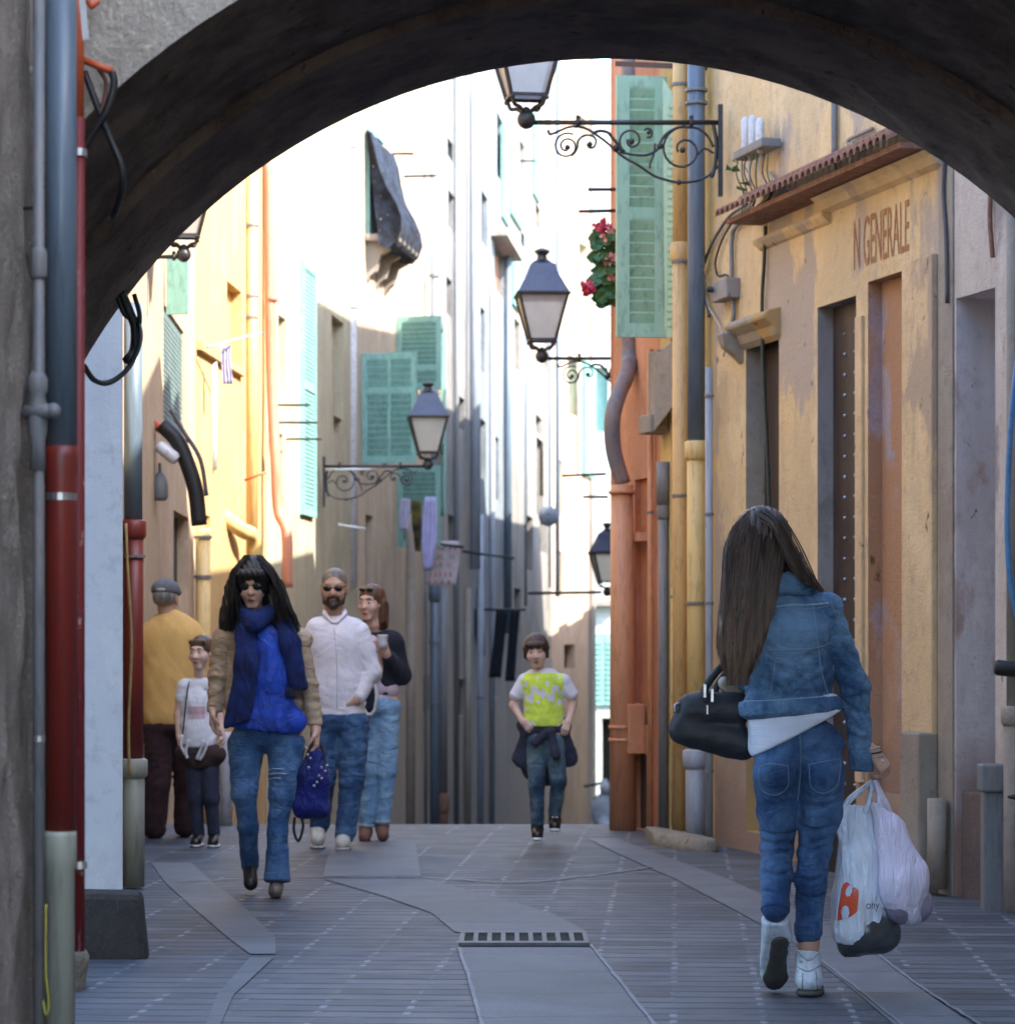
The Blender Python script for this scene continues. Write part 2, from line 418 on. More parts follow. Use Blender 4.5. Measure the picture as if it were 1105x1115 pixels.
M['orangepipe']=mat('orange_pvc',(.55,.10,.03),(.48,.09,.03),rough=.45,nscale=8)
M['sleeve']=mat('grey_green_pvc_sleeve',(.34,.36,.30),(.30,.31,.26),rough=.5,nscale=4,stretch=(2,2,.3),bump=.05)
M['steel']=mat('zinc_clip',(.45,.46,.48),(.3,.3,.32),rough=.35,metal=.8)
M['cable']=mat('black_cable',(.012,.012,.013),rough=.55)
M['cablegrey']=mat('grey_cable',(.10,.10,.11),rough=.6)
M['cablewhite']=mat('white_cable',(.5,.47,.42),rough=.5)
M['blue']=mat('blue_hose',(.06,.19,.38),(.08,.22,.42),rough=.35)
M['whiteplastic']=mat('white_plastic',(.62,.64,.67),(.55,.56,.6),rough=.4)
M['tile']=mat('terracotta_tile',(.20,.10,.07),(.30,.16,.11),rough=.9,nscale=20,bump=.4)
M['yellowpipe']=mat('yellow_painted_pipe',(.70,.50,.20),(.64,.45,.18),rough=.5,nscale=6,stretch=(2,2,.3),bump=.1)
M['goldpipe']=mat('ochre_painted_pipe',(.66,.42,.17),(.60,.38,.16),rough=.5,nscale=6,stretch=(2,2,.3))
M['pinkpipe']=mat('salmon_painted_pipe',(.50,.22,.14),(.44,.19,.12),rough=.55,nscale=6,stretch=(2,2,.3))
M['orangepaintpipe']=mat('orange_painted_pipe',(.62,.29,.15),(.56,.25,.13),rough=.5,nscale=6,stretch=(2,2,.3))
M['text']=mat('faded_red_lettering',(.33,.13,.06),(.50,.28,.12),rough=.9,nscale=40)
M['leaf']=mat('green_leaf',(.03,.10,.02),(.05,.15,.03),rough=.5,nscale=30)
M['petal']=mat('crimson_petal',(.62,.03,.10),(.7,.10,.14),rough=.5,nscale=30)
M['petal2']=mat('coral_petal',(.75,.25,.22),(.7,.4,.35),rough=.5,nscale=30)

def stone(name, base, b2, crack, scale=3, bump=1.2):
    t=NT(name)
    c=t.mix(t.ramp(t.noise(scale,(1,1,1),10,.7),.35,.65),base,b2)
    c=t.mix(t.ramp(t.noise(scale*4,(1,1,.4),8,.75,off=3),.58,.68),c,crack)
    c=t.mix(t.math('MULTIPLY',t.ramp(t.noise(90,(1,1,1),4,off=6),.55,.7),.5),c,tuple(x*1.7 for x in base))
    t.L(c,t.b.inputs['Base Color']); t.b.inputs['Roughness'].default_value=.92; t.b.inputs['Specular IOR Level'].default_value=.15
    h=t.math('ADD',t.noise(scale*5,(1,1,.6),10,.75,off=3),t.math('MULTIPLY',t.noise(60,(1,1,1),5),.4))
    t.bump(h,bump,.03); return t.m
M['roughstone']=stone('old_grey_stone',(.46,.42,.38),(.33,.30,.27),(.09,.08,.07))
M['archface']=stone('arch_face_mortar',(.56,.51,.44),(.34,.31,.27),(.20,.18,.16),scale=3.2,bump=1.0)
M['vaultstone']=stone('vault_stone_rough',(.20,.155,.135),(.46,.37,.31),(.04,.03,.026),scale=4.2,bump=1.6)  # brown mottled stone with near-black cracks, front barrel
M['vaultstone2']=stone('vault_stone_smooth',(.13,.10,.09),(.26,.20,.175),(.035,.028,.025),scale=3.5,bump=1.1)  # darker, smoother brown stone of the rear ring
M['darkblock']=stone('dark_stone_block',(.075,.068,.065),(.055,.05,.05),(.03,.027,.027),scale=4,bump=.5)
M['paleblock']=stone('pale_stone_block',(.36,.31,.24),(.27,.24,.2),(.17,.15,.13),scale=4,bump=.8)
M['sunkstone']=stone('brown_stone_step',(.20,.15,.13),(.15,.12,.11),(.08,.07,.06),scale=4,bump=.7)

# ================================================================== ground
def paving():
    t=NT('slate_paving')
    mp=t.N('ShaderNodeMapping'); t.L(t.tc.outputs['Object'],mp.inputs['Vector']); mp.inputs['Rotation'].default_value=(0,0,math.radians(3.5))
    # wobble
    nz=t.N('ShaderNodeTexNoise'); t.L(mp.outputs[0],nz.inputs['Vector']); nz.inputs['Scale'].default_value=2.2
    wb=t.N('ShaderNodeVectorMath',operation='MULTIPLY_ADD'); t.L(nz.outputs['Color'],wb.inputs[0]); wb.inputs[1].default_value=(.016,.022,0); t.L(mp.outputs[0],wb.inputs[2])
    def brick(w,h,mort,off,c1,c2,cm,sm=.1):
        b=t.N('ShaderNodeTexBrick'); t.L(wb.outputs[0],b.inputs['Vector']); b.offset=off; b.inputs['Scale'].default_value=1
        b.inputs['Brick Width'].default_value=w; b.inputs['Row Height'].default_value=h; b.inputs['Mortar Size'].default_value=mort; b.inputs['Mortar Smooth'].default_value=sm
        b.inputs['Color1'].default_value=(*c1,1); b.inputs['Color2'].default_value=(*c2,1); b.inputs['Mortar'].default_value=(*cm,1); b.inputs['Bias'].default_value=0
        return b
    b=brick(.30,.15,.008,0,(.034,.042,.052),(.115,.128,.145),(.10,.108,.12),.3)
    c=b.outputs['Color']
    c=t.mix(t.math('MULTIPLY',t.ramp(t.noise(3,(1,1,1),8,.65),.4,.7),.45),c,(.155,.165,.20))
    c=t.mix(t.math('MULTIPLY',t.ramp(t.noise(1.1,(1,1,1),6,.6,off=4),.45,.65),.5),c,(.06,.068,.095))
    # dark split lines across the slabs
    c=t.mix(t.math('MULTIPLY',t.ramp(t.noise(5,(.35,4.2,1),8,.7,off=8),.56,.63),.65),c,(.045,.048,.06))
    spz=t.N('ShaderNodeSeparateXYZ'); t.L(wb.outputs[0],spz.inputs[0])
    ry=t.math('FRACT',t.math('DIVIDE',spz.outputs[1],.15)); rl=t.math('MAXIMUM',t.ramp(ry,.76,.92),t.ramp(ry,.12,.0))
    c=t.mix(t.math('MULTIPLY',t.math('MULTIPLY',rl,t.ramp(t.noise(2.2,(1.4,3,1),5,.6,off=31),.34,.50)),.92),c,(.014,.017,.024))
    c=t.mix(t.math('MULTIPLY',t.ramp(t.noise(.55,(1,1,1),7,.6,off=33),.46,.62),.35),c,(.055,.068,.09))
    # pale cement specks in the joints that run along the street
    sp=t.N('ShaderNodeSeparateXYZ'); t.L(wb.outputs[0],sp.inputs[0])
    fx=t.math('ABSOLUTE',t.math('SUBTRACT',t.math('FRACT',t.math('DIVIDE',sp.outputs[0],.30)),.5))
    m1=t.ramp(fx,.452,.468)
    fy=t.math('FRACT',t.math('DIVIDE',sp.outputs[1],.15)); m2=t.ramp(fy,.5,.56)
    m3=t.ramp(t.noise(4.5,(1,1,1),3,off=13),.47,.56)
    sel=t.math('MULTIPLY',t.math('MULTIPLY',m1,m2),m3)
    c=t.mix(t.math('MULTIPLY',sel,.65),c,(.30,.31,.34))
    t.L(c,t.b.inputs['Base Color'])
    r=t.N('ShaderNodeMapRange'); t.L(t.noise(6,(1,1,1),6),r.inputs[0]); r.inputs['To Min'].default_value=.38; r.inputs['To Max'].default_value=.75; t.L(r.outputs[0],t.b.inputs['Roughness'])
    h=t.math('ADD',t.math('MULTIPLY',rl,-1.0),t.math('MULTIPLY',t.noise(5,(.35,4.2,1),8,.7,off=8),-1.8))
    h=t.math('ADD',h,t.math('MULTIPLY',t.noise(45,(1,1,1),4),.4))
    t.bump(h,.55,.012)
    return t.m
M['paving']=paving()
def slabmat(name,base):
    t=NT(name); c=t.mix(t.ramp(t.noise(2.5,(1,1,1),8,.65),.35,.68),base,tuple(x*.74 for x in base))
    c=t.mix(t.math('MULTIPLY',t.ramp(t.noise(40,(1,1,1),5,.7),.5,.7),.35),c,tuple(x*1.45 for x in base))
    t.L(c,t.b.inputs['Base Color']); y=t.math('ADD',t.xyz()[1],t.math('MULTIPLY',t.noise(2,(1,1,1),3,off=5),.25)); fr=t.math('FRACT',t.math('DIVIDE',y,.62)); ln=t.ramp(fr,.045,.0)
    c=t.mix(t.math('MULTIPLY',ln,.8),c,tuple(x*.22 for x in base)); c=t.mix(t.math('MULTIPLY',t.ramp(t.noise(.9,(1,1,1),7,.6,off=9),.45,.62),.45),c,tuple(x*.6 for x in base))
    t.L(c,t.b.inputs['Base Color']); t.b.inputs['Roughness'].default_value=.6; t.bump(t.noise(50,(1,1,1),6),.35,.006); return t.m
M['slab']=slabmat('smooth_slate_slab',(.115,.127,.144)); M['slab2']=slabmat('pale_slate_band',(.140,.153,.172)); M['cement']=slabmat('cement_joint',(.21,.225,.25))

def gz(y):   # the street runs level, then drops beyond the crest
    if y<17.6: return 0.
    if y<20.6: return -.012*(y-17.6)**2
    return -.108-.085*(y-20.6)
V=[];Fc=[]
ys=[-30,-10,0,4,6,8,9,10,11,12,13,14,15,16,17]+[17.6+.25*i for i in range(14)]+[22,25,30,40,60,90,150,400]
xs=[-200,-60,-20,-8,-5,-3,-2,-1,0,1,2,3,5,8,20,60,200]
for y in ys:
    for x in xs: V.append((x,y,gz(y)+.0))
for j in range(len(ys)-1):
    for i in range(len(xs)-1):
        a=j*len(xs)+i; Fc.append((a,a+1,a+1+len(xs),a+len(xs)))
g=link('ground',V,Fc,M['paving'],org=(0,0,0),smooth=True); g['kind']='structure'

def band(name, pts, m, z=.004, kind='structure'):
    """a flat strip of slabs: pts = list of (left pixel, right pixel, row pixel) on the street"""
    mb=MB(); v=[]
    for l,r,y in pts:
        a=G(l,y); b=G(r,y); v+= [(a.x,a.y,gz(a.y)+z),(b.x,b.y,gz(b.y)+z)]
    mb.add(v,[(2*i,2*i+1,2*i+3,2*i+2) for i in range(len(pts)-1)])
    o=mb.build(name,m,org=(0,0,0)); o['kind']=kind; return o
band('paving_strip',[(527,726,1135),(513,690,1085),(500,643,1033)],M['slab'])
band('paving_strip',[(495,640,1016),(470,600,995),(412,530,975),(352,462,958)],M['slab'],.0042)
band('paving_strip',[(352,458,955),(356,455,935),(368,452,918)],M['slab2'],.0044)
band('paving_band',[(1000,1090,1140),(930,1005,1080),(868,940,1030),(800,868,992),(735,792,958),(672,715,930),(640,672,914)],M['slab2'],.0043)
band('paving_band',[(272,300,1040),(248,300,1022),(205,262,985),(180,232,962),(164,208,940)],M['slab2'],.0041)
band('paving_band',[(217,232,1135),(236,254,1085),(272,298,1044)],M['slab'],.0045)
def joint(pts,w=.010,z=.0085,name='cement_joint'):
    q=[G(*p) for p in pts]; v=[];f=[]
    for i,p in enumerate(q):
        d=(q[min(i+1,len(q)-1)]-q[max(i-1,0)]).normalized(); n=Vector((-d.y,d.x,0))*w*random.uniform(.35,.65)
        v+=[p+n+Vector((0,0,gz(p.y)+z)),p-n+Vector((0,0,gz(p.y)+z))]
    o=link(name,v,[(2*i+1,2*i,2*i+2,2*i+3) for i in range(len(q)-1)],M['cement'],org=(0,0,0)); o['kind']='structure'
def sub(pts,n=14):
    return [(p.x,p.y) for p in curve([(a,b,0) for a,b in pts],n)]
def wob(pts): return [(x+random.uniform(-.8,.8),y+random.uniform(-.4,.4)) for x,y in pts]
joint(wob(sub([(500,1034),(513,1075),(527,1130)])),.014)
joint(wob(sub([(643,1031),(668,1062),(722,1130)])),.014)
joint(wob(sub([(868,1030),(905,1056),(1003,1135)])),.012); joint(wob(sub([(942,1030),(1000,1075),(1070,1120)])),.014)
joint(wob(sub([(190,962),(300,957),(352,956),(460,957),(560,962),(640,955),(720,944)])),.02,.0081)

# drain
dr=thing('drain_grate','dark iron drain grate with a row of slots across the slab strip','drain grate',(.065,11.55,.004))
mb=MB(); x0,x1,y0,y1=-.20,.335,11.33,11.80; n=9
mb.box((x0,y0,.003),(x1,y0+.07,.016)).box((x0,y1-.07,.003),(x1,y1,.016))
for i in range(n+1):
    xx=x0+(x1-x0-.018)*i/n; mb.box((xx,y0+.07,.004),(xx+.020,y1-.07,.0155))
mb.build('grate_bars',mat('grate_iron',(.10,.105,.12),(.06,.06,.07),rough=.5,metal=.2,nscale=20),dr)
MB().box((x0+.01,y0+.02,.0030),(x1-.01,y1-.02,.0055)).build('pit',M['dark'],dr)

# ================================================================== arch and near walls
AX=.287; AZ=1.20; R1=1.747
ARCH_H=6.4
def archblock():
    rt=thing('arch_building','old building that bridges the lane on a brown round stone arch','archway building',(AX,7.2,0))
    n=64
    def ringpts(R):
        pts=[(AX-R,0)]+[(AX-R*math.cos(math.pi*i/n),AZ+R*math.sin(math.pi*i/n)) for i in range(n+1)]+[(AX+R,0)]
        return pts
    outer=lambda p: p
    def face(y,R,flip):
        v=[];f=[]; pts=ringpts(R)
        # radial fan towards a rectangle
        X0,X1,Z1=-6.,5.2,ARCH_H
        for (x,z) in pts:
            v.append((x,y,z))
            if z==0: v.append((X0 if x<AX else X1,y,0))
            else:
                a=math.atan2(z-AZ,x-AX); ca,sa=math.cos(a),math.sin(a)
                s=min((X0-AX)/ca if ca<-1e-6 else 1e9,(X1-AX)/ca if ca>1e-6 else 1e9,(Z1-AZ)/sa if sa>1e-6 else 1e9)
                v.append((AX+ca*s,y,AZ+sa*s))
        v.append((X0,y,Z1)); v.append((X1,y,Z1))
        for i in range(len(pts)-1):
            q=(2*i,2*i+1,2*i+3,2*i+2); f.append(q if not flip else q[::-1])
        # corners
        for cidx,cx in ((len(v)-2,X0),(len(v)-1,X1)):
            for i in range(len(pts)-1):
                a=v[2*i+1];b=v[2*i+3]
                if (abs(a[0]-cx)<1e-4)!=(abs(b[0]-cx)<1e-4) and (abs(a[2]-Z1)<1e-4 or abs(b[2]-Z1)<1e-4):
                    f.append((2*i+1,cidx,2*i+3) if not flip else (2*i+3,cidx,2*i+1))
        return v,f
    mb=MB()
    v,f=face(6.35,R1+.035,False); mb.add(v,f,0)
    v,f=face(8.0,R1,True); mb.add(v,f,0)
    # two barrel rings with a small step, slightly rough
    def barrel(ya,yb,R,m,seg):
        pts=ringpts(R); vv=[];ff=[]
        for j in range(seg+1):
            y=ya+(yb-ya)*j/seg
            for i,(x,z) in enumerate(pts):
                r=1+ (random.uniform(-.004,.004) if 0<j<seg else 0)
                vv.append((AX+(x-AX)*r,y,AZ+(z-AZ)*r if z>0 else 0))
        for j in range(seg):
            for i in range(len(pts)-1):
                a=j*len(pts)+i; ff.append((a,a+1,a+1+len(pts),a+len(pts)))
        mb.add(vv,ff,m)
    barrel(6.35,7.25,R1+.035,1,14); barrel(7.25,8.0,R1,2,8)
    # step ring
    a=ringpts(R1+.035); b=ringpts(R1); vv=[(x,7.25,z) for x,z in a]+[(x,7.25,z) for x,z in b]; k=len(a)
    mb.add(vv,[(i,i+1,k+i+1,k+i) for i in range(k-1)],2)
    mb.add([(-6,6.35,ARCH_H),(5.2,6.35,ARCH_H),(5.2,8,ARCH_H),(-6,8,ARCH_H)],[(0,1,2,3)],0)
    mb.add([(-6,6.35,0),(-6,8,0),(-6,8,ARCH_H),(-6,6.35,ARCH_H)],[(0,1,2,3)],0)
    mb.add([(5.2,6.35,0),(5.2,8,0),(5.2,8,ARCH_H),(5.2,6.35,ARCH_H)],[(3,2,1,0)],0)
    mb.build('masonry',[M['archface'],M['vaultstone'],M['vaultstone2']],rt)
    MB().box((-1.75,6.285,-.02),(-1.005,6.345,2.35)).build('buttress',M['roughstone'],rt,bevel=.01)
    MB().box((1.7,6.4,ARCH_H+.002),(5.15,7.95,8.9)).build('unseen_sun_block',M['archface'],rt)  # unseen block added to keep the sun off the pale pier
archblock()

# rough stone wall at the near edge of the picture
from mathutils import noise as mn
def roughwall(name,label,p0,p1,z0,z1,step=.02,amp=.035,thick=.6,m=None,cap=True):
    a=Vector(p0);b=Vector(p1); u=(b-a).normalized(); nn=Vector((u.y,-u.x)); L=(b-a).length
    nx=int(L/step)+1; nz=int((z1-z0)/step)+1; vs=[];fs=[]
    for i in range(nx+1):
        for j in range(nz+1):
            s=L*i/nx; z=z0+(z1-z0)*j/nz; q=Vector((a.x+u.x*s,a.y+u.y*s,z))
            d=mn.fractal(q*3.2,.9,2.1,6)*amp*1.3 + (abs(mn.noise(Vector((q.x*2.5+q.y*7,q.z*2.1,3))))-.25)*amp*1.4
            vs.append((q.x+nn.x*d,q.y+nn.y*d,z))
    for i in range(nx):
        for j in range(nz):
            k=i*(nz+1)+j; fs.append((k,k+nz+1,k+nz+2,k+1))
    # far end face turned into the wall
    k0=len(vs); 
    for j in range(nz+1): vs.append((b.x-nn.x*thick,b.y-nn.y*thick,z0+(z1-z0)*j/nz))
    for j in range(nz): fs.append((nx*(nz+1)+j,k0+j,k0+j+1,nx*(nz+1)+j+1))
    o=link(name,vs,fs,m or M['roughstone'],smooth=True,org=(a.x,a.y,z0)); return o
o=roughwall('stone_wall','',(-.90,4.2),(-1.095,6.33),-.02,4.6,.018,amp=.016)
tag(o,'rough cracked grey stone wall beside the pipes, nearest the viewer','wall')

def pipe(name,label,pts,r,m,parts=(),clips=(),group=None,cat='pipe',n=14,body='pipe_run'):
    """a pipe with its own sleeve, collars and clips; parts: (part name, points, radius, material)"""
    base=min(pts,key=lambda p:p[2])
    rt=thing(name,label,cat,base,group)
    MB().tube(pts,r,n).build(body,m,rt,True)
    for pn,pp,pr,pm in parts: MB().tube(pp,pr,n).build(pn,pm,rt,True)
    for c in clips:
        c=Vector(c); MB().tube([c-Vector((0,0,.009)),c+Vector((0,0,.009))],r*1.22,n).build('clip',M['steel'],rt)
    return rt
def col(px,d,ya,yb,n=2): return [P(px,ya+(yb-ya)*i/(n-1),d) for i in range(n)]
d=6.1
# big grey downpipe that turns into an oxide red lower length and a plastic sleeve
rt=thing('drainpipe','thick blue-grey downpipe with oxide red lower length beside the stone wall','drainpipe',P(66,1190,d))
MB().tube(col(66.5,d,-60,488),.0345,20).build('upper_pipe',M['bluegrey'],rt,True)
MB().tube([P(66,486,d),P(66,498,d),P(66,512,d),P(66,530,d),P(66,910,d)],[.040,.040,.040,.0345,.0345],20).build('lower_pipe',M['oxred'],rt,True)
MB().tube([P(65,905,d),P(65,911,d),P(65,942,d),P(65,945,d),P(65,1300,d)],[.037,.038,.038,.0335,.0345],20).build('sleeve',M['sleeve'],rt,True)
for y in (541,): MB().tube([P(65.5,y-4,d),P(65.5,y+4,d)],.0365,20).build('clip',M['steel'],rt)
rt=thing('drainpipe','slim pale grey pipe with cast joints on the rough stone wall','drainpipe',P(39,1190,d-.05))
d2=6.0
MB().tube(col(42,d2,-60,1250),.0125,12).build('upper_pipe',M['lightpipe' if 0 else 'greymetal'],rt,True)
MB().tube([P(42,270,d2),P(42,276,d2),P(42,300,d2),P(42,304,d2)],[.015,.019,.019,.015],12).build('joint_collar',M['greymetal'],rt,True)
MB().tube([P(41,405,d2),P(41,412,d2),P(41,424,d2),P(41,430,d2),P(41,446,d2),P(41,470,d2),P(41,482,d2),P(41,512,d2)],[.014,.022,.022,.017,.021,.021,.016,.018],12).build('joint_collar',M['greymetal'],rt,True)
MB().tube([P(28,449,d2),P(60,447,d2-.02)],.016,10).ball(P(58,447,d2-.02),.017).build('valve',M['greymetal'],rt,True)
MB().tube([P(22,227,d2+.05),P(37,226,d2)],.004,8).build('fixing_hook',M['iron'],rt)
MB().tube([P(42,801,d2),P(42,808,d2)],.0148,12).build('clip',M['steel'],rt)
rt=thing('drainpipe','narrow flaking dark red pipe with orange top beneath the arch edge','drainpipe',P(87,1036,6.3))
MB().tube(col(85,6.25,128,1036),.0155,12).build('red_pipe',M['thinred'],rt,True)
MB().tube(col(84.5,6.25,-60,129),.0145,12).build('orange_pipe',M['orangepipe'],rt,True)
for y in (166,942,): MB().tube([P(86,y-4,6.25),P(86,y+4,6.25)],.0185,12).build('clip',M['steel'],rt)
MB().add([P(84,-20,6.1),P(92,-20,6.1),P(96,43,6.1),P(90,44,6.1)],[(0,1,2,3)]).build('x',M['steel']) if 0 else None
mb=MB(); a=[P(83,-40,6.17),P(89,-40,6.17),P(97,43,6.17),P(90,44,6.17)]; b=[p+Vector((0,.006,0)) for p in a]
mb.hexa([a[3],a[2],b[2],b[3],a[0],a[1],b[1],b[0]]); o=mb.build('flashing',mat('pale_sheet_metal',(.55,.56,.58),rough=.45)); tag(o,'pale sheet metal flashing bent over the top of the orange pipe','flashing')
# cables below the arch
def cable(pts,r,m,label,name='cable',n=6,grp=None):
    o=MB().tube(curve(pts,6),r,n).build(name,m,smooth=True); tag(o,label,'cable',grp); return o
da=6.3
o=MB().tube([P(88,64,da),P(122,77,da-.02)],.0085,10).build('conduit_stub',M['orangepipe'],smooth=True); tag(o,'short salmon orange conduit stub sticking out under the arch face','conduit')
o=MB().tube([P(93,-5,da),P(100,7,da),P(107,0,da)],.009,8).build('conduit_stub',M['orangepipe'],smooth=True); tag(o,'orange conduit bend at the very top of the arch face','conduit')
cable([P(122,78,da-.02),P(124,92,da-.02),P(117,118,da-.02),P(104,140,da-.01),P(92,160,da)],.009,M['cable'],'thick black cable dropping from the orange conduit stub back to the pipe')
cable([P(92,78,da),P(104,110,da-.01),P(120,150,da),P(132,180,da),P(133,205,da+.02),P(124,235,da+.1)],.008,M['cable'],'dark cable crossing the arch face and slipping under the vault')
cable([P(104,70,da),P(115,88,da),P(113,110,da-.01),P(109,122,da-.01)],.005,mat('rust_cable',(.13,.04,.025)),'rusty brown thin cable beneath the orange conduit stub')
cable([P(146,320,7.9),P(152,345,7.9),P(148,372,7.9)],.007,M['cable'],'short black cable ending in the loop under the arch')
cable([P(128,322,7.9),P(136,342,7.9),P(150,352,7.9),P(152,372,7.8),P(140,400,7.7),P(120,416,7.6),P(103,414,7.5),P(91,398,7.4)],.008,M['cable'],'big black cable loop sagging below the arch spring')
cable([P(132,318,7.9),P(141,340,7.9),P(147,356,7.9),P(146,380,7.9),P(138,392,7.85)],.014,M['cable'],'fat wrapped black cable bundle under the arch spring')
o=MB().tube(curve([P(104,1026,6.0),P(90,1010,6.0),P(88,970,6.0),P(84,1040,6.0),P(95,1100,5.95),P(88,1118,5.95)],6),.0022,6).build('wire',mat('yellow_wire',(.5,.42,.05)),smooth=True) if 0 else None
cable([P(50,985,6.0),P(50,1060,5.98),P(53,1092,5.98),P(50,1106,5.98),P(47,1090,5.98)],.0022,mat('yellow_wire',(.45,.42,.06)),'thin yellow wire hanging between the sleeve and the stone wall','wire')

# ================================================================== street walls
class Wall:
    def __init__(s,p0,p1,z0,z1,street):
        s.p0=Vector(p0); s.p1=Vector(p1); s.u=(s.p1-s.p0); s.L=s.u.length; s.u.normalize(); s.z0=z0; s.z1=z1
        n=Vector((s.u.y,-s.u.x)); 
        if n.dot(Vector(street)-s.p0)<0: n=-n
        s.n=n
    def at(s,px,py=HY):
        r=Vector(((px-CX)/F,1)); # p0+t u = k r
        det=s.u.x*(-r.y)+s.u.y*r.x
        t=(-s.p0.x*(-r.y)-s.p0.y*r.x)/det
        q=s.p0+s.u*t; return t, ZC+(HY-py)*q.y/F
    def pt(s,t,z,out=0.): q=s.p0+s.u*t+s.n*out; return Vector((q.x,q.y,z))
    def pp(s,px,py,out=0.):
        t,z=s.at(px,py); return s.pt(t,z,out)
    def box(s,mb,t0,t1,z0,z1,o0,o1,m=0):
        return mb.hexa([s.pt(t0,z0,o0),s.pt(t1,z0,o0),s.pt(t1,z0,o1),s.pt(t0,z0,o1),s.pt(t0,z1,o0),s.pt(t1,z1,o0),s.pt(t1,z1,o1),s.pt(t0,z1,o1)],m)
    def body(s,ops,thick=3.0,e0=0,e1=0):
        """front with recessed openings (t0,t1,z0,z1,depth), sides and top"""
        mb=MB(); T=sorted({0,s.L}|{o[0] for o in ops}|{o[1] for o in ops}); Z=sorted({s.z0,s.z1}|{o[2] for o in ops}|{o[3] for o in ops})
        T=[t for t in T if 0<=t<=s.L]; Z=[z for z in Z if s.z0<=z<=s.z1]
        inop=lambda t,z: any(o[0]-1e-6<t<o[1]+1e-6 and o[2]-1e-6<z<o[3]+1e-6 for o in ops)
        for i in range(len(T)-1):
            for j in range(len(Z)-1):
                if inop((T[i]+T[i+1])/2,(Z[j]+Z[j+1])/2): continue
                mb.add([s.pt(T[i],Z[j]),s.pt(T[i+1],Z[j]),s.pt(T[i+1],Z[j+1]),s.pt(T[i],Z[j+1])],[(0,1,2,3)],0)
        for t0,t1,z0,z1,dp,*r in ops:
            a=[s.pt(t0,z0),s.pt(t1,z0),s.pt(t1,z1),s.pt(t0,z1)]; b=[s.pt(t0,z0,-dp),s.pt(t1,z0,-dp),s.pt(t1,z1,-dp),s.pt(t0,z1,-dp)]
            mm=r[0] if r else 0
            mb.add(a+b,[(0,1,5,4),(1,2,6,5),(2,3,7,6),(3,0,4,7)],mm)
            mb.add([p for p in b],[(0,1,2,3)],mm)
        q=[s.pt(0,s.z0),s.pt(s.L,s.z0),s.pt(s.L,s.z0,-thick),s.pt(0,s.z0,-thick),s.pt(0,s.z1),s.pt(s.L,s.z1),s.pt(s.L,s.z1,-thick),s.pt(0,s.z1,-thick)]
        mb.add(q,[(4,5,6,7),(0,4,7,3),(1,2,6,5),(3,7,6,2)],0)
        return mb
def shutter(wall,t,z0,z1,w,ang,side=1,panels=(.38,),th=.035,slat=.045,out0=.02,cols=1):
    """louvred leaf hinged at t on the wall face; ang = how far it stands open from flat against the wall"""
    mb=MB(); ca,sa=math.cos(ang),math.sin(ang); u=wall.u*side
    def q(a,z,b): # a along the leaf, b through it
        v=wall.p0+wall.u*t+u*(a*ca)+wall.n*(out0+a*sa)+(-u*sa+wall.n*ca)*b
        return Vector((v.x,v.y,z))
    def bx(a0,a1,za,zb,b0,b1): mb.hexa([q(a0,za,b0),q(a1,za,b0),q(a1,za,b1),q(a0,za,b1),q(a0,zb,b0),q(a1,zb,b0),q(a1,zb,b1),q(a0,zb,b1)])
    st=.085 if w<.5 else .065
    bx(0,st,z0,z1,0,th); bx(w-st,w,z0,z1,0,th)
    H=z1-z0; cuts=[0]+[p*H for p in panels]+[H]; rail=.075
    inner=[(st,w-st)] if cols==1 else [(st,w/2-.02),(w/2+.02,w-st)]
    if cols==2: bx(w/2-.02,w/2+.02,z0,z1,.002,th-.002)
    bx(st,w-st,z0,z0+rail*1.2,.001,th-.001); bx(st,w-st,z1-rail,z1,.001,th-.001)
    for p in panels: bx(st,w-st,z0+p*H-rail/2,z0+p*H+rail/2,.001,th-.001)
    for i in range(len(cuts)-1):
        za=z0+cuts[i]+(rail*1.2 if i==0 else rail/2); zb=z0+cuts[i+1]-(rail if i==len(cuts)-2 else rail/2)
        n=max(2,int((zb-za)/slat))
        for a0,a1 in inner:
            for k in range(n):
                z=za+(k+.5)*(zb-za)/n; h=(zb-za)/n*.5
                mb.hexa([q(a0,z-h,.0),q(a1,z-h,.0),q(a1,z-h+.008,0.002),q(a0,z-h+.008,0.002),q(a0,z+h-.01,th-.004),q(a1,z+h-.01,th-.004),q(a1,z+h,th-.004),q(a0,z+h,th-.004)])
    return mb
def rline(px):
    d=5.805/((px-CX)/F+.265); return ((px-CX)*d/F,d)
def lp(px,d): return ((px-CX)*d/F,d)
def building(name,label,p0,p1,z1,mats,ops=(),z0=-8,street=None,thick=3.,cat='house',bev=None):
    W=Wall(p0,p1,z0,z1,street or (0,(p0[1]+p1[1])/2))
    rt=thing(name,label,cat,(p0[0],p0[1],gz(p0[1])))
    o=W.body([list(x) for x in ops],thick).build('wall',mats,rt)
    return rt,W
def opx(W,pa,pb,ytop,ybot,dp,m=0,atpx=None):
    """opening given by its two edges, top row and bottom row (rows read at the first edge)"""
    t0,z1=W.at(pa,ytop); t1,_=W.at(pb,ytop); _,z0=W.at(pa,ybot)
    return (min(t0,t1),max(t0,t1),min(z0,z1),max(z0,z1),dp,m)
def fill(W,rt,op,name,m,gap=.012,th=.04,z0=None):
    mb=MB(); W.box(mb,op[0]+.002,op[1]-.002,(op[2] if z0 is None else z0)+.002,op[3]-.002,-op[4]+gap,-op[4]+gap+th); return mb.build(name,m,rt)

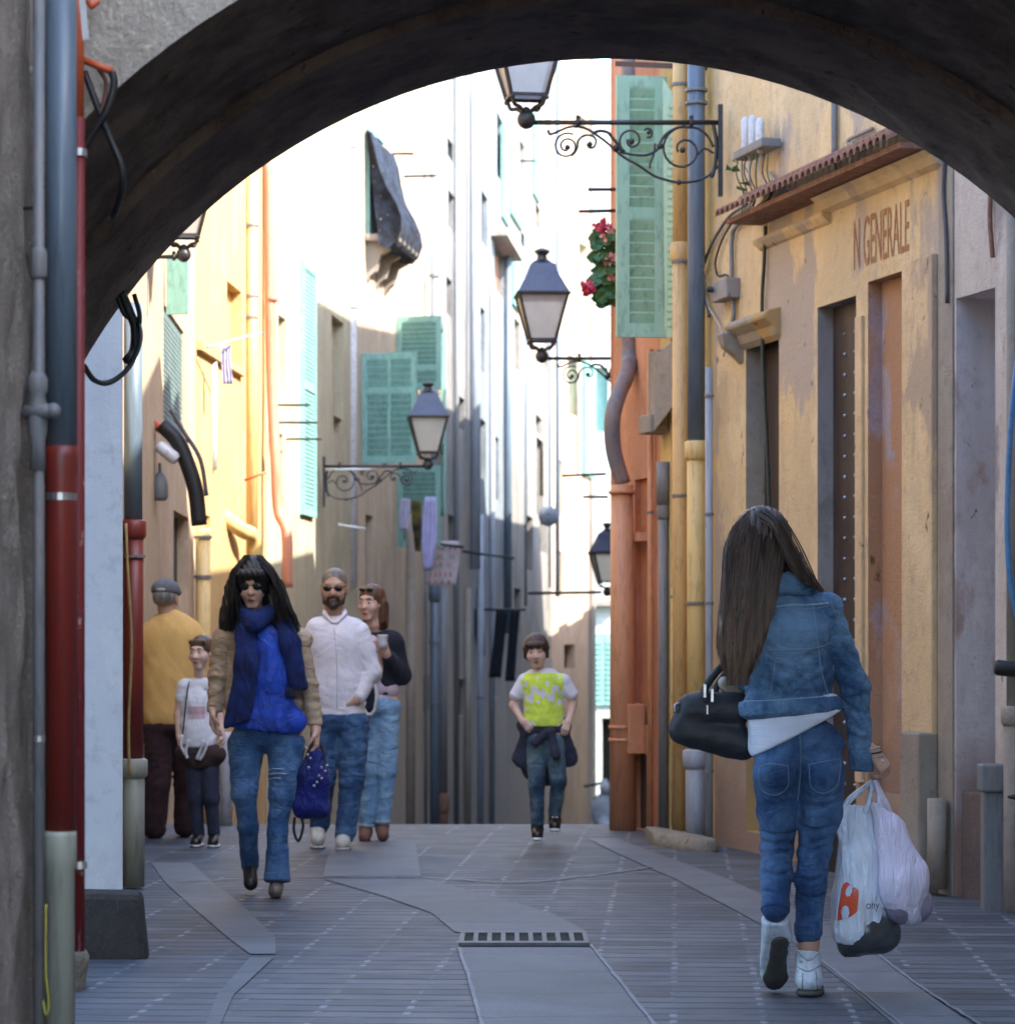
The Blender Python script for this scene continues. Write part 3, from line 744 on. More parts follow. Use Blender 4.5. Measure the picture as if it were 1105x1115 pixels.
# ---------------------------------------------------------------- right row, nearest: grey-pink house
p0=(3.55,8.2+ .3); pA=rline(1022)
Wtmp=Wall((2.36+.265*4.5,8.5),pA,-1,7.4,(0,11))
opb=opx(Wtmp,1041,1090,325,1010,.33,1)
rt,WG=building('grey_house','grey-pink rendered house front with deep lavender doorway, nearest the woman with bags',(2.36+.265*4.5,8.5),pA,7.4,[M['greypink'],M['lavender']],[opb],z0=-1,thick=2.2)
mb=MB(); WG.box(mb,opb[0]+.01,opb[1]-.01,-.5,.52,-.325,-.02); 
mb.build('door_step',M['sunkstone'],rt,bevel=.01)
mb=MB(); t,_=WG.at(1093); t2,_=WG.at(1140); WG.box(mb,t2,t,-.3,4,.0,.05); mb.build('pilaster',M['greypink'],rt,bevel=.012)
mb=MB(); t,_=WG.at(1024); t2,_=WG.at(1039); WG.box(mb,t2,t,-.3,7.2,.0,.012); mb.build('corner_strip',M['stone_trim'],rt,bevel=.004)

# ---------------------------------------------------------------- ochre shop house
pB=rline(778)
Wt=Wall(pA,pB,-1,7.3,(0,15))
o2=opx(Wt,945,985,307,862,.13,2); o1=opx(Wt,890,932,335,938,.145,3); o0=opx(Wt,812,848,372,905,.17,4)
oc=opx(Wt,906,931,884,952,.25,5) if 0 else None
rt,WO=building('ochre_shop','peeling ochre shop house with tiled eave, faded lettering and studded dark door',pA,pB,7.3,[M['ochre'],M['ochre_up'],M['reveal'],M['grey_rev'],M['beige_rev']],[o2,o1,o0],z0=-1,cat='shop house',thick=2.2)
# doors in the openings
dr=fill(WO,rt,o1,'door',M['darkwood'])
mb=MB()
for i in range(26):
    for tt in (.16,.42,.68):
        z=o1[2]+.1+i*(o1[3]-o1[2]-.15)/26; q=WO.pt(o1[0]+(o1[1]-o1[0])*tt,z,-o1[4]+.055); mb.ball(q,.011,5)
mb.build('stud',M['steel'],dr)
fill(WO,rt,o2,'panel',M['reveal'])
fill(WO,rt,o0,'door',M['darkwood'],z0=.3)
# eave with curved tiles
tA,zA=WO.at(990,150); tB,zB=WO.at(829,240); t0,t1=min(tA,tB),max(tA,tB); ze=3.72
ev=MB(); WO.box(ev,t0-.4,t1,ze-.008,ze+.02,.002,.22); ev.build('eave_board',M['tile'],rt)
n=int((t1-t0+.4)/.085); tl=MB()
for r in range(2):
    for i in range(n):
        c=t0-.4+(i+.5)*(t1-t0+.4)/n
        a=WO.pt(c,ze+.19-r*.08,.01+r*.11); b=WO.pt(c,ze+.11-r*.08,.15+r*.14)
        vs=[];fs=[]; U=Vector((WO.u.x,WO.u.y,0)); 
        for k,(q,rr) in enumerate(((a,.036),(b,.044))):
            for th in (rr,rr-.012):
                for j in range(7):
                    an=math.pi*j/6; vs.append(q+U*math.cos(an)*th+Vector((0,0,math.sin(an)*th+random.uniform(-.001,.001))))
        for j in range(6):
            fs+=[(j,j+1,14+j+1,14+j),(7+j,21+j,21+j+1,7+j+1),(14+j,14+j+1,21+j+1,21+j)]
        tl.add(vs,fs)
tl.build('roof_tiles',M['tile'],rt,True)
mb=MB()
for i in range(3):
    pass
def mold(W,t0,t1,prof):
    m=MB(); v=[];f=[]
    for t in (t0,t1):
        for o,z in prof: v.append(W.pt(t,z,o))
    k=len(prof); f=[(i,i+1,k+i+1,k+i) for i in range(k-1)]+[tuple(range(k))[::-1],tuple(range(k,2*k))]
    return m.add(v,f)
mold(WO,t0-.45,WO.at(900)[0],[(.0,ze-.016),(.10,ze-.016),(.07,ze-.04),(.04,ze-.08),(.0,ze-.10)]).build('cornice',M['ochre'],rt)
mold(WO,WO.at(905)[0],t1,[(.0,ze-.10),(.06,ze-.10),(.05,ze-.12),(.02,ze-.15),(.0,ze-.16)]).build('cornice',M['ochre'],rt)
# pilasters and plinth
mb=MB(); WO.box(mb,WO.at(1021)[0],WO.at(988)[0],.62,3.20,.0,.035); mb.build('pilaster',M['ochre_up'],rt,bevel=.008)
mb=MB(); WO.box(mb,WO.at(1021.5)[0],WO.at(1001)[0],-.3,.80,.0,.11); mb.build('plinth',M['stone_trim'],rt,bevel=.012)
mb=MB(); WO.box(mb,WO.at(941)[0],WO.at(934)[0],.5,3.0,.0,.02); mb.build('door_frame',M['ochre_up'],rt,bevel=.005)
mb=MB(); WO.box(mb,WO.at(944.5)[0],WO.at(906)[0],.30,.36,.0,.10); mb.build('ledge',M['stone_trim'],rt,bevel=.012)
mb=MB(); WO.box(mb,WO.at(935)[0],WO.at(908)[0],-.2,.28,.0,.06); mb.build('cellar_hatch',M['dark'],rt)
# shell of render left bulging below the eave (broken console over the small door)
tc0=WO.at(850)[0]; tc1=WO.at(806)[0]; zc=WO.at(830,342)[1]
mold(WO,tc0,tc1,[(0,zc+.01),(.08,zc-.01),(.11,zc-.04),(.10,zc-.06),(.05,zc-.10),(.03,zc-.15),(0,zc-.18)]).build('door_hood',M['beige_rev'],rt,bevel=.012)
mold(WO,tc1-.06,tc1+.03,[(0,zc-.05),(.15,zc-.08),(.12,zc-.16),(.04,zc-.22),(0,zc-.26)]).build('corbel',M['beige_rev'],rt,bevel=.012)
# lettering
def text_obj(s,name,m,parent,place,W,H,ext=.002,org=None):
    cu=bpy.data.curves.new('t','FONT'); cu.body=s; cu.size=1; cu.extrude=0; cu.resolution_u=3
    o=bpy.data.objects.new('t',cu); COL.objects.link(o); dg=bpy.context.evaluated_depsgraph_get(); me=bpy.data.meshes.new_from_object(o.evaluated_get(dg))
    xs=[v.co.x for v in me.vertices]; ys=[v.co.y for v in me.vertices]; x0,x1,y0,y1=min(xs),max(xs),min(ys),max(ys)
    vs=[place((v.co.x-x0)/(x1-x0),(v.co.y-y0)/(y1-y0)) for v in me.vertices]; fs=[p.vertices[:] for p in me.polygons]
    bpy.data.objects.remove(o); bpy.data.curves.remove(cu); bpy.data.meshes.remove(me)
    return link(name,vs,fs,m,parent)
ta,za=WO.at(930,286); tb,zb=WO.at(990,258)
text_obj('N GENERALE','lettering',M['text'],rt,lambda a,b:WO.pt(ta+(tb-ta)*a,3.26+.27*b,.0035),1,1)
# cracks and chips at the pilaster
for (x,y,h) in ((946,545,30),(1004,640,8)): pass

# ---------------------------------------------------------------- yellow house with the mint shutter
pC=rline(719); rt,WY=building('yellow_house','narrow yellow house whose mint louvred shutter stands open behind the lamp bracket',pB,pC,7.0,[M['yellow']],[],z0=-2,thick=2)
th,_=WY.at(729)
zt=1.25+(700-84)*WY.pp(729,0).y/F; zb=1.25+(700-368)*WY.pp(729,0).y/F
leaf=shutter(WY,th,zb,zt,.335,math.radians(82),side=1,panels=(.475,),slat=.068)
sh=leaf.build('shutter',M['mint'],rt)
shutter(WY,th-.04,zb+.05,zt-.0,.335,math.radians(35),side=-1,panels=(.475,),slat=.068,out0=.01).build('shutter',M['mint'],rt) if 0 else None
mb=MB(); 
a=P(722,86,17.5); b=P(735,86,17.5)
# the second leaf, seen edge on, stands against the first
mb.hexa([P(724,366,17.7),P(734,368,17.6),P(734,368,17.64),P(724,366,17.75),P(721,84,17.7),P(734,104,17.6),P(734,104,17.64),P(721,84,17.75)]); 
for i in range(30):
    y=112+i*8.2; mb.hexa([P(726,y+5,17.66),P(733,y+5,17.58),P(733,y+5,17.6),P(726,y+5,17.7),P(726,y,17.66),P(733,y,17.58),P(733,y,17.6),P(726,y,17.7)])
mb.build('shutter',M['mint'],rt)
mb=MB(); WY.box(mb,WY.at(733)[0],WY.at(720)[0],zb-.62,zb-.50,0,.16); WY.box(mb,WY.at(732)[0],WY.at(721)[0],zb-.5,zb-.08,.0,.10); mb.hexa([P(712,470,17.75),P(733,442,17.6),P(735,442,17.8),P(714,470,18),P(712,388,17.75),P(733,370,17.6),P(735,370,17.8),P(714,388,18)]); mb.build('sill_corbel',M['stone_trim'],rt,bevel=.008)
mb=MB(); WY.box(mb,WY.at(735)[0],WY.at(730)[0],-.2,4.6,0,.03); mb.build('quoin',M['yellow'],rt)

# ---------------------------------------------------------------- orange house
pD=rline(668); Wt=Wall(pC,pD,-3,6.7,(0,18.5)); oo=opx(Wt,705,691,520,790,.10); oo2=opx(Wt,704,690,822,905,.1)
rt,WR=building('orange_house','orange rendered house closing the right row beyond the yellow one',pC,pD,6.7,[M['orange'],M['orange2']],[oo,oo2],z0=-3,thick=2)
fill(WR,rt,oo,'window',M['orange2'],gap=.02); fill(WR,rt,oo2,'door',M['darkwood'])
mb=MB(); WR.box(mb,WR.at(706)[0],WR.at(689)[0],zt-3.0,zt-2.94,0,.06)
mb.build('ledge',M['orange'],rt)
mb=MB(); WR.box(mb,WR.at(703)[0],WR.at(688)[0],1.25+(700-820)*.0062,1.25+(700-766)*.0062,0,.12); mb.build('meter_cabinet',M['orange2'],rt,bevel=.01)
mb=MB(); q0=P(672,69,18.6); q1=P(770,73,17.2); mb.bar(q0,q1,.03,.035); o=mb.build('iron_beam',mat('rusty_dark_iron',(.05,.02,.015),rough=.8)); tag(o,'thin rusty iron beam fixed above the mint shutter','beam')

# ---------------------------------------------------------------- rest of the right row, unseen, its heights set to place sun and shade
hid=[((.72,19.25),(1.5,20.2),6.2,'unseen peach house round the orange corner, kept low to pass sun'),((1.5,20.3),(1.6,27.5),6.2,'unseen plain peach house behind the hanging lantern, kept low to pass sun'),
     ((1.65,27.6),(2.0,34),9.0,'unseen sand house behind the second lantern wall, raised to cast shade'),((2.05,34.1),(2.7,44),8.2,'unseen grey-beige house farther down, height set for its shadow'),
     ((2.75,44.1),(3.6,56),6.8,'unseen ivory house near the bend, height set for its shadow'),((3.65,56.1),(5.2,70),4.6,'unseen cottage by the bend in the lane, kept low to pass sun')]
hm=['orange2','beige','tan','far','white3','cream']
for (a,b,h,lb),mm in zip(hid,hm):
    Wt=Wall(a,b,-8,h,(0,(a[1]+b[1])/2)); ops=[]
    if Wt.L>3:
        for k in range(int(Wt.L/2.6)): ops.append((1+k*2.6,1.9+k*2.6,3.2,4.7,.18,0))
    rt,Wh=building('row_house',lb,a,b,h,[M[mm]],ops,thick=3)
    for o in ops: 
        wn=fill(Wh,rt,o,'window',M['dark']); 
# unseen building added to shade the near lane, beside the arch on the right
rt,Wn=building('unseen_house','unseen tall house added to shade the near lane, outside the arch',(3.75,-9),(3.62,6.3),8.6,[M['beige']],[(2,3.1,.02,2.4,.2,0),(7,8,3.5,5,.2,0),(11,12,3.5,5,.2,0)],z0=-.5,thick=4,street=(0,0))
fill(Wn,rt,(2,3.1,.02,2.4,.2),'door',M['darkwood'])
for a in (7,11): fill(Wn,rt,(a,a+1,3.5,5,.2),'window',M['dark'])
# tall house on the near left
rt,Wl=building('unseen_house','tall grey house behind the rough stone wall',(-1.75,-9),(-1.75,6.3),4.8,[M['greypink']],[(5,6,2.5,4,.2,0)],z0=-.5,thick=3,street=(0,0)); fill(Wl,rt,(5,6,2.5,4,.2),'window',M['dark'])

# ---------------------------------------------------------------- left row
rt=thing('pale_pier','pale blue-white painted pier of the first house past the arch','pier',(-1.6,11.3,0))
x_=P(134,0,11).x; MB().hexa([(-4.2,11,-.2),(x_,11,-.2),(-1.80,11.7,-.2),(-4.2,11.7,-.2),(-4.2,11,5.6),(x_,11,5.6),(-1.80,11.7,5.6),(-4.2,11.7,5.6)]).build('wall',M['pier'],rt,bevel=.006)
mb=MB(); mb.hexa([(-2.0,10.86,-.05),(-1.415,10.86,-.05),(-1.43,11.05,-.05),(-2.0,11.05,-.05),(-2.0,10.87,.272),(-1.45,10.87,.262),(-1.46,11.05,.262),(-2.0,11.05,.272)])
o=mb.build('stone_block',M['darkblock'],bevel=.028); tag(o,'dark squared guard stone at the foot of the pale pier','stone block')
V_,F_=sdf([C((-1.60,9.95,-.05),(-1.58,9.95,.10),.07),C((-1.62,9.7,-.05),(-1.60,9.7,.05),.07)],.012,.05,disp=wrinkle(.008,.07,6)); o=link('stone_block',V_,F_,M['paleblock'],smooth=True); tag(o,'small worn grey stone lump in front of the dark guard block','stone block')
LW=[]
def lhouse(name,label,pa,da,pb,db,h,mats,ops=(),**k):
    Wt=Wall(lp(pa,da),lp(pb,db),-8,h,(3,(da+db)/2)); oo=[opx(Wt,*o) for o in ops]
    rt,W=building(name,label,lp(pa,da),lp(pb,db),h,mats,oo,street=(3,(da+db)/2),**k); return rt,W,oo
# side wall hidden by the pier, then the beige house
rt,W0,_=lhouse('row_house','plain side house tucked behind the pale pier',112,11.75,155,18.2,6,[M['beige']])
rt,WB,ob=lhouse('row_house','beige house with tall grey-green shuttered window on the left row',155,18.25,213,23,6.6,[M['beige']],[(178,200,330,470,.12),(189,205,555,640,.14)])
for o,mm in zip(ob,('grey_shut','dark')): fill(WB,rt,o,'window',M[mm],gap=.06 if mm=='grey_shut' else .01)
mb=MB(); 
for i in range(22):
    z=ob[0][2]+.05+i*(ob[0][3]-ob[0][2]-.1)/22; WB.box(mb,ob[0][0]+.05,ob[0][1]-.05,z,z+.03,-.05+.03,-.01)
mb.build('shutter',M['grey_shut'],rt)
shutter(WB,WB.at(178)[0],WB.at(180,345)[1],WB.at(180,280)[1],.17,math.radians(70),side=-1,panels=(.5,),slat=.06).build('shutter',M['teal'],rt)
rt,WGd,og_=lhouse('row_house','golden yellow house with drainpipes down its front',213.5,23.05,289,27,7.6,[M['gold']],[(247,263,305,395,.16),(221,229,560,610,.1)])
for o in og_: fill(WGd,rt,o,'window',M['goldpipe'],gap=.02)
mb=MB(); t,z=WGd.at(213,375); WGd.box(mb,.0,WGd.at(262)[0],z-.04,z+.03,0,.05); mb.build('string_course',M['gold'],rt)
rt,WC,oc_=lhouse('row_house','sunlit cream house with a narrow teal shutter and small deep windows',289.5,27.05,389,33.4,9.4,[M['cream']],[(303,311,342,420,.14),(361,374,342,450,.16),(363,372,452,470,.14),(300,308,470,500,.12)])
for o in oc_: fill(WC,rt,o,'window',M['cream'],gap=.01)
mb=MB(); ta,z0=WC.at(326,560); tb,z1=WC.at(340,296); 
rz=z1; WC.box(mb,ta,ta+.05,z0,rz,0,.05); WC.box(mb,tb-.05,tb,z0,rz,0,.05)
for i in range(60): z=z0+i*(rz-z0)/60; WC.box(mb,ta+.05,tb-.05,z,z+.03,.005,.035)
for z in (z0,(z0+rz)/2,rz-.06): WC.box(mb,ta+.05,tb-.05,z,z+.08,.002,.048)
mb.build('shutter',mat('pale_teal_shutter_paint',(.20,.42,.38),(.24,.46,.42),rough=.55),rt)
rt,WT,ot=lhouse('row_house','tan house with netted balcony and teal louvred shutters',389.5,33.45,479,40,10.8,[M['tan']],[(398,412,138,258,.14),(415,429,392,505,.14),(446,462,355,430,.14),(452,466,508,590,.14),(461,467,735,775,.12),(398,406,560,640,.14)])
for o in ot: fill(WT,rt,o,'window',M['dark'])
for (pa,za,zb,w,pn,sl,cols) in ((393,385,505,.69,(.66,),.075,2),(431,345,425,.60,(.3,),.06,1),(432,508,596,.58,(.35,),.06,1)):
    t,z0=WT.at(pa,zb); _,z1=WT.at(pa,za); shutter(WT,t,z0,z1,w,math.radians(97),side=1,panels=pn,slat=sl,cols=cols).build('shutter',M['teal'],rt)
shutter(WT,WT.at(478)[0],WT.at(470,560)[1],WT.at(470,350)[1],.75,math.radians(12),side=-1,panels=(.35,),slat=.06).build('shutter',M['teal'],rt)
for (pa,pb,za,zb) in ((398,404,140,255),(408,415,118,150)):
    mb=MB(); t,z0=WT.at(pa,zb); t2,z1=WT.at(pb,za); WT.box(mb,t,t2,z0,z1,.0,.05); mb.build('shutter',M['teal'],rt)
# balcony
mb=MB(); t0,z0=WT.at(397,262); t1,_=WT.at(420,262); WT.box(mb,t0,t1,z0-.0,z0+.09,0,.42); mb.build('balcony_slab',M['stone_trim'],rt,bevel=.02)
for tt in (t0+.1,(t0+t1)/2,t1-.15):
    mold(WT,tt,tt+.13,[(0,z0),(.34,z0),(.3,z0-.1),(.18,z0-.16),(.12,z0-.36),(.05,z0-.42),(0,z0-.5)]).build('corbel',M['stone_trim'],rt)
prof=[(.02,z0+1.36),(.08,z0+1.32),(.14,z0+1.15),(.20,z0+.9),(.28,z0+.65),(.38,z0+.45),(.45,z0+.28),(.46,z0+.12),(.40,z0-.02),(.32,z0-.10),(.2,z0-.06)]
v=[];f=[]; NS=16
for i in range(NS+1):
    t=t0-.05+(t1-t0+.1)*i/NS
    for o_,z in prof: v.append(WT.pt(t,z+.02*math.sin(i*1.7),o_+.02*math.sin(i*2.1+z*5)))
kk=len(prof)
for i in range(NS):
    for j in range(kk-1): a=i*kk+j; f.append((a,a+1,a+1+kk,a+kk))
f.append(tuple(range(kk))); f.append(tuple(range(NS*kk,NS*kk+kk))[::-1])
link('balcony_net',v,f,cloth('navy_mesh_cloth',(.004,.005,.010),(.02,.03,.055),nscale=6,fold=.9,extra=((.3,.34,.34),16,(1,1,1),.66,.68)),rt,True)

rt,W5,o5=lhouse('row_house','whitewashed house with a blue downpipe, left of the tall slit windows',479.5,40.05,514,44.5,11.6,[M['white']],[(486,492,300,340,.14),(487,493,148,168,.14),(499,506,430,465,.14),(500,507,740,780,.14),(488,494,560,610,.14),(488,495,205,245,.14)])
for o in o5: fill(W5,rt,o,'window',M['dark'])
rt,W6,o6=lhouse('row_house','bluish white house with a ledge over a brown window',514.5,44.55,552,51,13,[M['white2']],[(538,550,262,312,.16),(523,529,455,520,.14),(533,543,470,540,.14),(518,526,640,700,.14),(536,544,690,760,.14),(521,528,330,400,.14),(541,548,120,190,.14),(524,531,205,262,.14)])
for i,o in enumerate(o6): fill(W6,rt,o,'window',M['tile'] if i==0 else M['dark'])
mb=MB(); t0,z0=W6.at(534,256); t1,_=W6.at(552,256); W6.box(mb,t0,t1,z0,z0+.10,0,.30); mb.build('ledge',M['stone_trim'],rt)
mb=MB(); t0,z=W6.at(545,235); t1,z1=W6.at(552,150); W6.box(mb,t0,t1,z,z1,0,.05); mb.build('shutter',mat('pale_aqua_paint',(.16,.38,.33)),rt)
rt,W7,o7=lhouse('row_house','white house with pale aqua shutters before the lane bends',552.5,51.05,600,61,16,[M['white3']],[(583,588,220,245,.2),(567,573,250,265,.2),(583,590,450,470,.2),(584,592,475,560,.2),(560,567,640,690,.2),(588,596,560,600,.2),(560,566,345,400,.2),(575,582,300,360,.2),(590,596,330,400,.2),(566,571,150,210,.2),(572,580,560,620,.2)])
for o in o7: fill(W7,rt,o,'window',M['dark'])
mb=MB()
for pa,pb,ya,yb in ((553,566,230,165),(556,564,330,255),(579,585,210,120)):
    t0,z0=W7.at(pa,ya); t1,_=W7.at(pb,ya); z1=ZC+(HY-yb)*W7.pp(pa,0).y/F
    m_=MB(); W7.box(m_,t0,t1,z0,z1,0,.06); m_.build('shutter',mat('pale_aqua_paint',(.16,.38,.33)),rt)
rt,W8,o8=lhouse('row_house','pale pink house facing up the lane behind the boy',600.5,61.05,645,65,17,[M['pink']],[(614,626,702,728,.25),(607,613,500,560,.25),(626,640,260,330,.25),(606,612,200,260,.25),(618,628,385,450,.25),(605,612,600,650,.25),(626,640,120,180,.25)])
for i,o in enumerate(o8): fill(W8,rt,o,'window',M['darkwood'] if i==0 else M['teal'])
mb=MB()
for pa,pb,ya,yb in ((633,650,518,392),):
    t0,z0=W8.at(pa,ya); t1,_=W8.at(min(pb,644.5),ya); z1=ZC+(HY-yb)*W8.pp(pa,0).y/F; W8.box(mb,t0,t1,z0,z1,0,.1)
mb.build('shutter',mat('pale_aqua_paint',(.16,.38,.33)),rt)
mb=MB(); t0,_=W8.at(641); t1=W8.L; W8.box(mb,t0,t1-.002,-7,16,0,.08); mb.build('quoin',M['white3'],rt)
# house behind the bend
rt=thing('end_house','grey-green house across the bend with teal shutters above a dark doorway','house',(3.5,75,-5))
Wt=Wall((.5,75),(7.5,74.4),-9,17,(2,60)); e1=opx(Wt,648,673,880,782,.4) ; 
oe=[opx(Wt,600,601,240,230,.3),opx(Wt,655,673,782,905,.6),opx(Wt,640,662,470,400,.3)]
Wt.body(oe).build('wall',[M['far']],rt)
fill(Wt,rt,oe[1],'door',M['dark']); fill(Wt,rt,oe[0],'window',M['dark']); fill(Wt,rt,oe[2],'window',M['teal'])
for pa,pb in ((645,658),(659,672)):
    mb=MB(); t0,z0=Wt.at(pa,768); t1,z1=Wt.at(pb,690); Wt.box(mb,t0,t1,z0,z1,.0,.08)
    for i in range(12): z=z0+.15+i*(z1-z0-.3)/12; Wt.box(mb,t0+.06,t1-.06,z,z+.05,.08,.11)
    mb.build('shutter',M['teal'],rt)
mb=MB(); t0,z0=Wt.at(640,660); t1,_=Wt.at(676,660); Wt.box(mb,t0,t1,z0,z0+.15,0,.3); mb.build('ledge',M['stone_trim'],rt)

# ================================================================== street lanterns
def lantern(label,tip,ex,L,sc=1.,yaw=8,scroll=True,plate=True,alt=False):
    rt=thing('street_lantern',label,'street lamp',(tip[0]+ex*L,tip[1],tip[2]),'wrought iron lanterns on wall brackets')
    k=.00568*sc; T=Vector(tip)
    q=lambda a,b,o=0.: T+Vector((ex*a*k,o,-b*k))
    A=L/k
    mb=MB(); mb.tube([q(0,3),q(A,3)],2.7*k,10)
    for a in (A*.27,A*.86): mb.tube([q(a-2,3),q(a+2,3)],5*k,10); mb.ball(q(a,-2.5),2.6*k,8)
    mb.build('arm',M['iron'],rt,True)
    if plate:
        mb=MB(); mb.box(q(A,82)-Vector((0,.022,0)) if ex>0 else q(A+5,82)-Vector((0,.022,0)),(q(A+5,-16) if ex>0 else q(A,-16))+Vector((0,.022,0))); mb.build('wall_plate',M['iron'],rt)
    if scroll:
        f=A/207.
        def spiral(cx,cy,r,a0,a1,r1=None,n=26):
            out=[]
            for i in range(n+1):
                u=i/n; a=math.radians(a0+(a1-a0)*u); rr=r+( (r1 if r1 is not None else r*.25)-r)*u
                out.append(q((cx+rr*math.cos(a))*f,cy+rr*math.sin(a)))
            return out
        mb=MB(); S=2.935; X=lambda x:(x/S+540-573); Y=lambda y:(y/S+50-130)
        def cv(pts,r=1.25): mb.tube(curve([q(X(a)*f,Y(b)) for a,b in pts],6),r*k,6)
        mb.tube(spiral(X(225),Y(318),14.5,-60,-640,4.5),1.25*k,6); mb.ball(q(X(227)*f,Y(322)),3.2*k,7)
        cv([(165,268),(172,280),(190,275),(232,258),(270,258),(300,270),(350,305),(400,348),(455,380),(500,410),(540,424),(580,432),(630,428),(672,412),(705,380)],1.5)
        cv([(240,350),(258,325),(262,300),(280,285),(305,285),(318,300),(312,320),(296,322),(290,310)]); mb.ball(q(X(298)*f,Y(312)),3*k,7)
        cv([(305,278),(330,270),(355,275),(368,290),(385,310),(400,338)],1.8)
        mb.tube(spiral(X(430),Y(300),14,120,560,4.),1.25*k,6); mb.ball(q(X(430)*f,Y(303)),3.4*k,7)
        cv([(400,338),(440,345),(480,345),(510,330),(525,300),(540,280),(570,262),(600,256)],1.5)
        mb.tube(spiral(X(595),Y(330),25,-95,-560,6),1.3*k,6); mb.ball(q(X(592)*f,Y(330)),3.4*k,7)
        cv([(470,268),(482,262),(494,270),(492,288),(478,290)]); mb.ball(q(X(484)*f,Y(275)),2.4*k,6)
        cv([(505,310),(500,345),(490,370),(488,388)]); cv([(640,345),(660,325),(690,340)]); cv([(690,250),(700,320),(690,400),(680,415)],2.2)
        cv([(600,258),(640,262),(670,285),(690,320)],1.5)
        mb.ball(q(X(380)*f,Y(325)),4*k,8); mb.ball(q(X(520)*f,Y(318)),3.6*k,8); mb.ball(q(X(580)*f,Y(432)),3*k,8)
        mb.build('scrollwork',M['iron'],rt,True)
    # lantern
    mb=MB(); mb.ball(q(0,0),10*k,12); mb.ball(q(0,-9),5*k,8)
    ya=math.radians(yaw); cy_,sy_=math.cos(ya),math.sin(ya)
    def sq(h,z): return [T+Vector((cy_*a-sy_*b,sy_*a+cy_*b,z*k)) for a,b in ((-h*k,-h*k),(h*k,-h*k),(h*k,h*k),(-h*k,h*k))]
    for i in range(4):
        c=sq(18,24)[i]; m_=sq(15,14)[i]
        mb.tube(curve([q(0,-4),q(0,-10)*.45+m_*.55,m_,c],5),2.2*k,6)
    mb.build('yoke',M['iron'],rt,True)
    lo,hi=sq(19,24),sq(36,90); fr=MB()
    for i in range(4):
        j=(i+1)%4; fr.bar(lo[i],hi[i],3.2*k); fr.bar(lo[i],lo[j],3.2*k); fr.bar(hi[i],hi[j],3.4*k); 
        fr.ball(lo[i]-Vector((0,0,3*k)),2.6*k,6)
    e0,e1=sq(40,90),sq(40,93); fr.hexa(e0+e1)
    fr.build('frame',M['iron'],rt)
    gl=MB(); a,b=sq(17.6,25.5),sq(34.6,89); gl.add(a+b,[(0,1,5,4),(1,2,6,5),(2,3,7,6),(3,0,4,7),(0,3,2,1)]); gl.build('glass',M['glass'],rt)
    rf=MB(); r0,r1,r2,r3=sq(38,93),sq(24,120),sq(18,136),sq(14,139)
    for a,b in ((r0,r1),(r1,r2),(r2,r3)): rf.add(a+b,[(0,1,5,4),(1,2,6,5),(2,3,7,6),(3,0,4,7)])
    rf.add(r3,[(0,1,2,3)]); ro=rf.build('roof',M['roofblue'],rt)
    MB().lathe(T,[(13*k,138*k),(14*k,141*k),(8*k,144*k),(6.5*k,150*k),(9*k,153*k),(12*k,156*k),(11*k,158*k),(4*k,161*k)],10).build('finial',M['iron'],ro)
    return rt
lantern('large black wall lantern cut off by the arch, nearest of all the street lanterns',P(573,130,16.75),1,1.165)
lantern('blue-roofed black lantern hanging before the white houses, next beyond the nearest one',P(590,388,23.3),1,1.18,yaw=4)
lantern('lantern on a long bracket in front of the teal shutters',P(466,506,30.3),-1,1.13,yaw=4)
lantern('small far lantern half hidden by the orange house',P(661,645,36),1,1.1)
lantern('lantern on the beige house at the left, mostly behind the arch',P(200,277,18.6),-1,.245,sc=.9,scroll=False)

# ================================================================== drainpipes and small fixtures
def dp(label,px,d,secs,r,name='drainpipe',clips=(),grp=None):
    """secs: (part name, y top, y bottom, material, radius factor)"""
    rt=thing(name,label,'drainpipe',P(px,secs[-1][2],d),grp)
    for i,(pn,ya,yb,mm,rf) in enumerate(secs):
        pts=[P(px,ya,d),P(px,(ya+yb)/2,d),P(px,yb,d)]
        MB().tube(pts,r*rf,12).build(pn,M[mm],rt,True)
        if i>0: MB().tube([P(px,ya-6,d),P(px,ya-4,d),P(px,ya+12,d),P(px,ya+16,d)],[r*rf*1.05,r*rf*1.28,r*rf*1.28,r*rf],12).build('socket',M[mm],rt,True)
    for y in clips: MB().tube([P(px,y-1.5,d),P(px,y+1.5,d)],r*1.22,12).build('clip',M['greymetal'],rt)
    return rt
dp('blue-grey drainpipe turning dark red then grey-green, standing past the pale pier',145,14.0,[('upper_pipe',330,572,'bluegrey',.9),('lower_pipe',572,832,'oxred',1.0),('sleeve',832,966,'sleeve',1.12)],.052,clips=(606,))
cable([P(137,570,13.9),P(139,620,13.88),P(143,700,13.88),P(140,790,13.88),P(141,845,13.88)],.008,mat('ochre_cable',(.35,.25,.10)),'ochre coloured cable running down beside the dark red pipe past the pier')
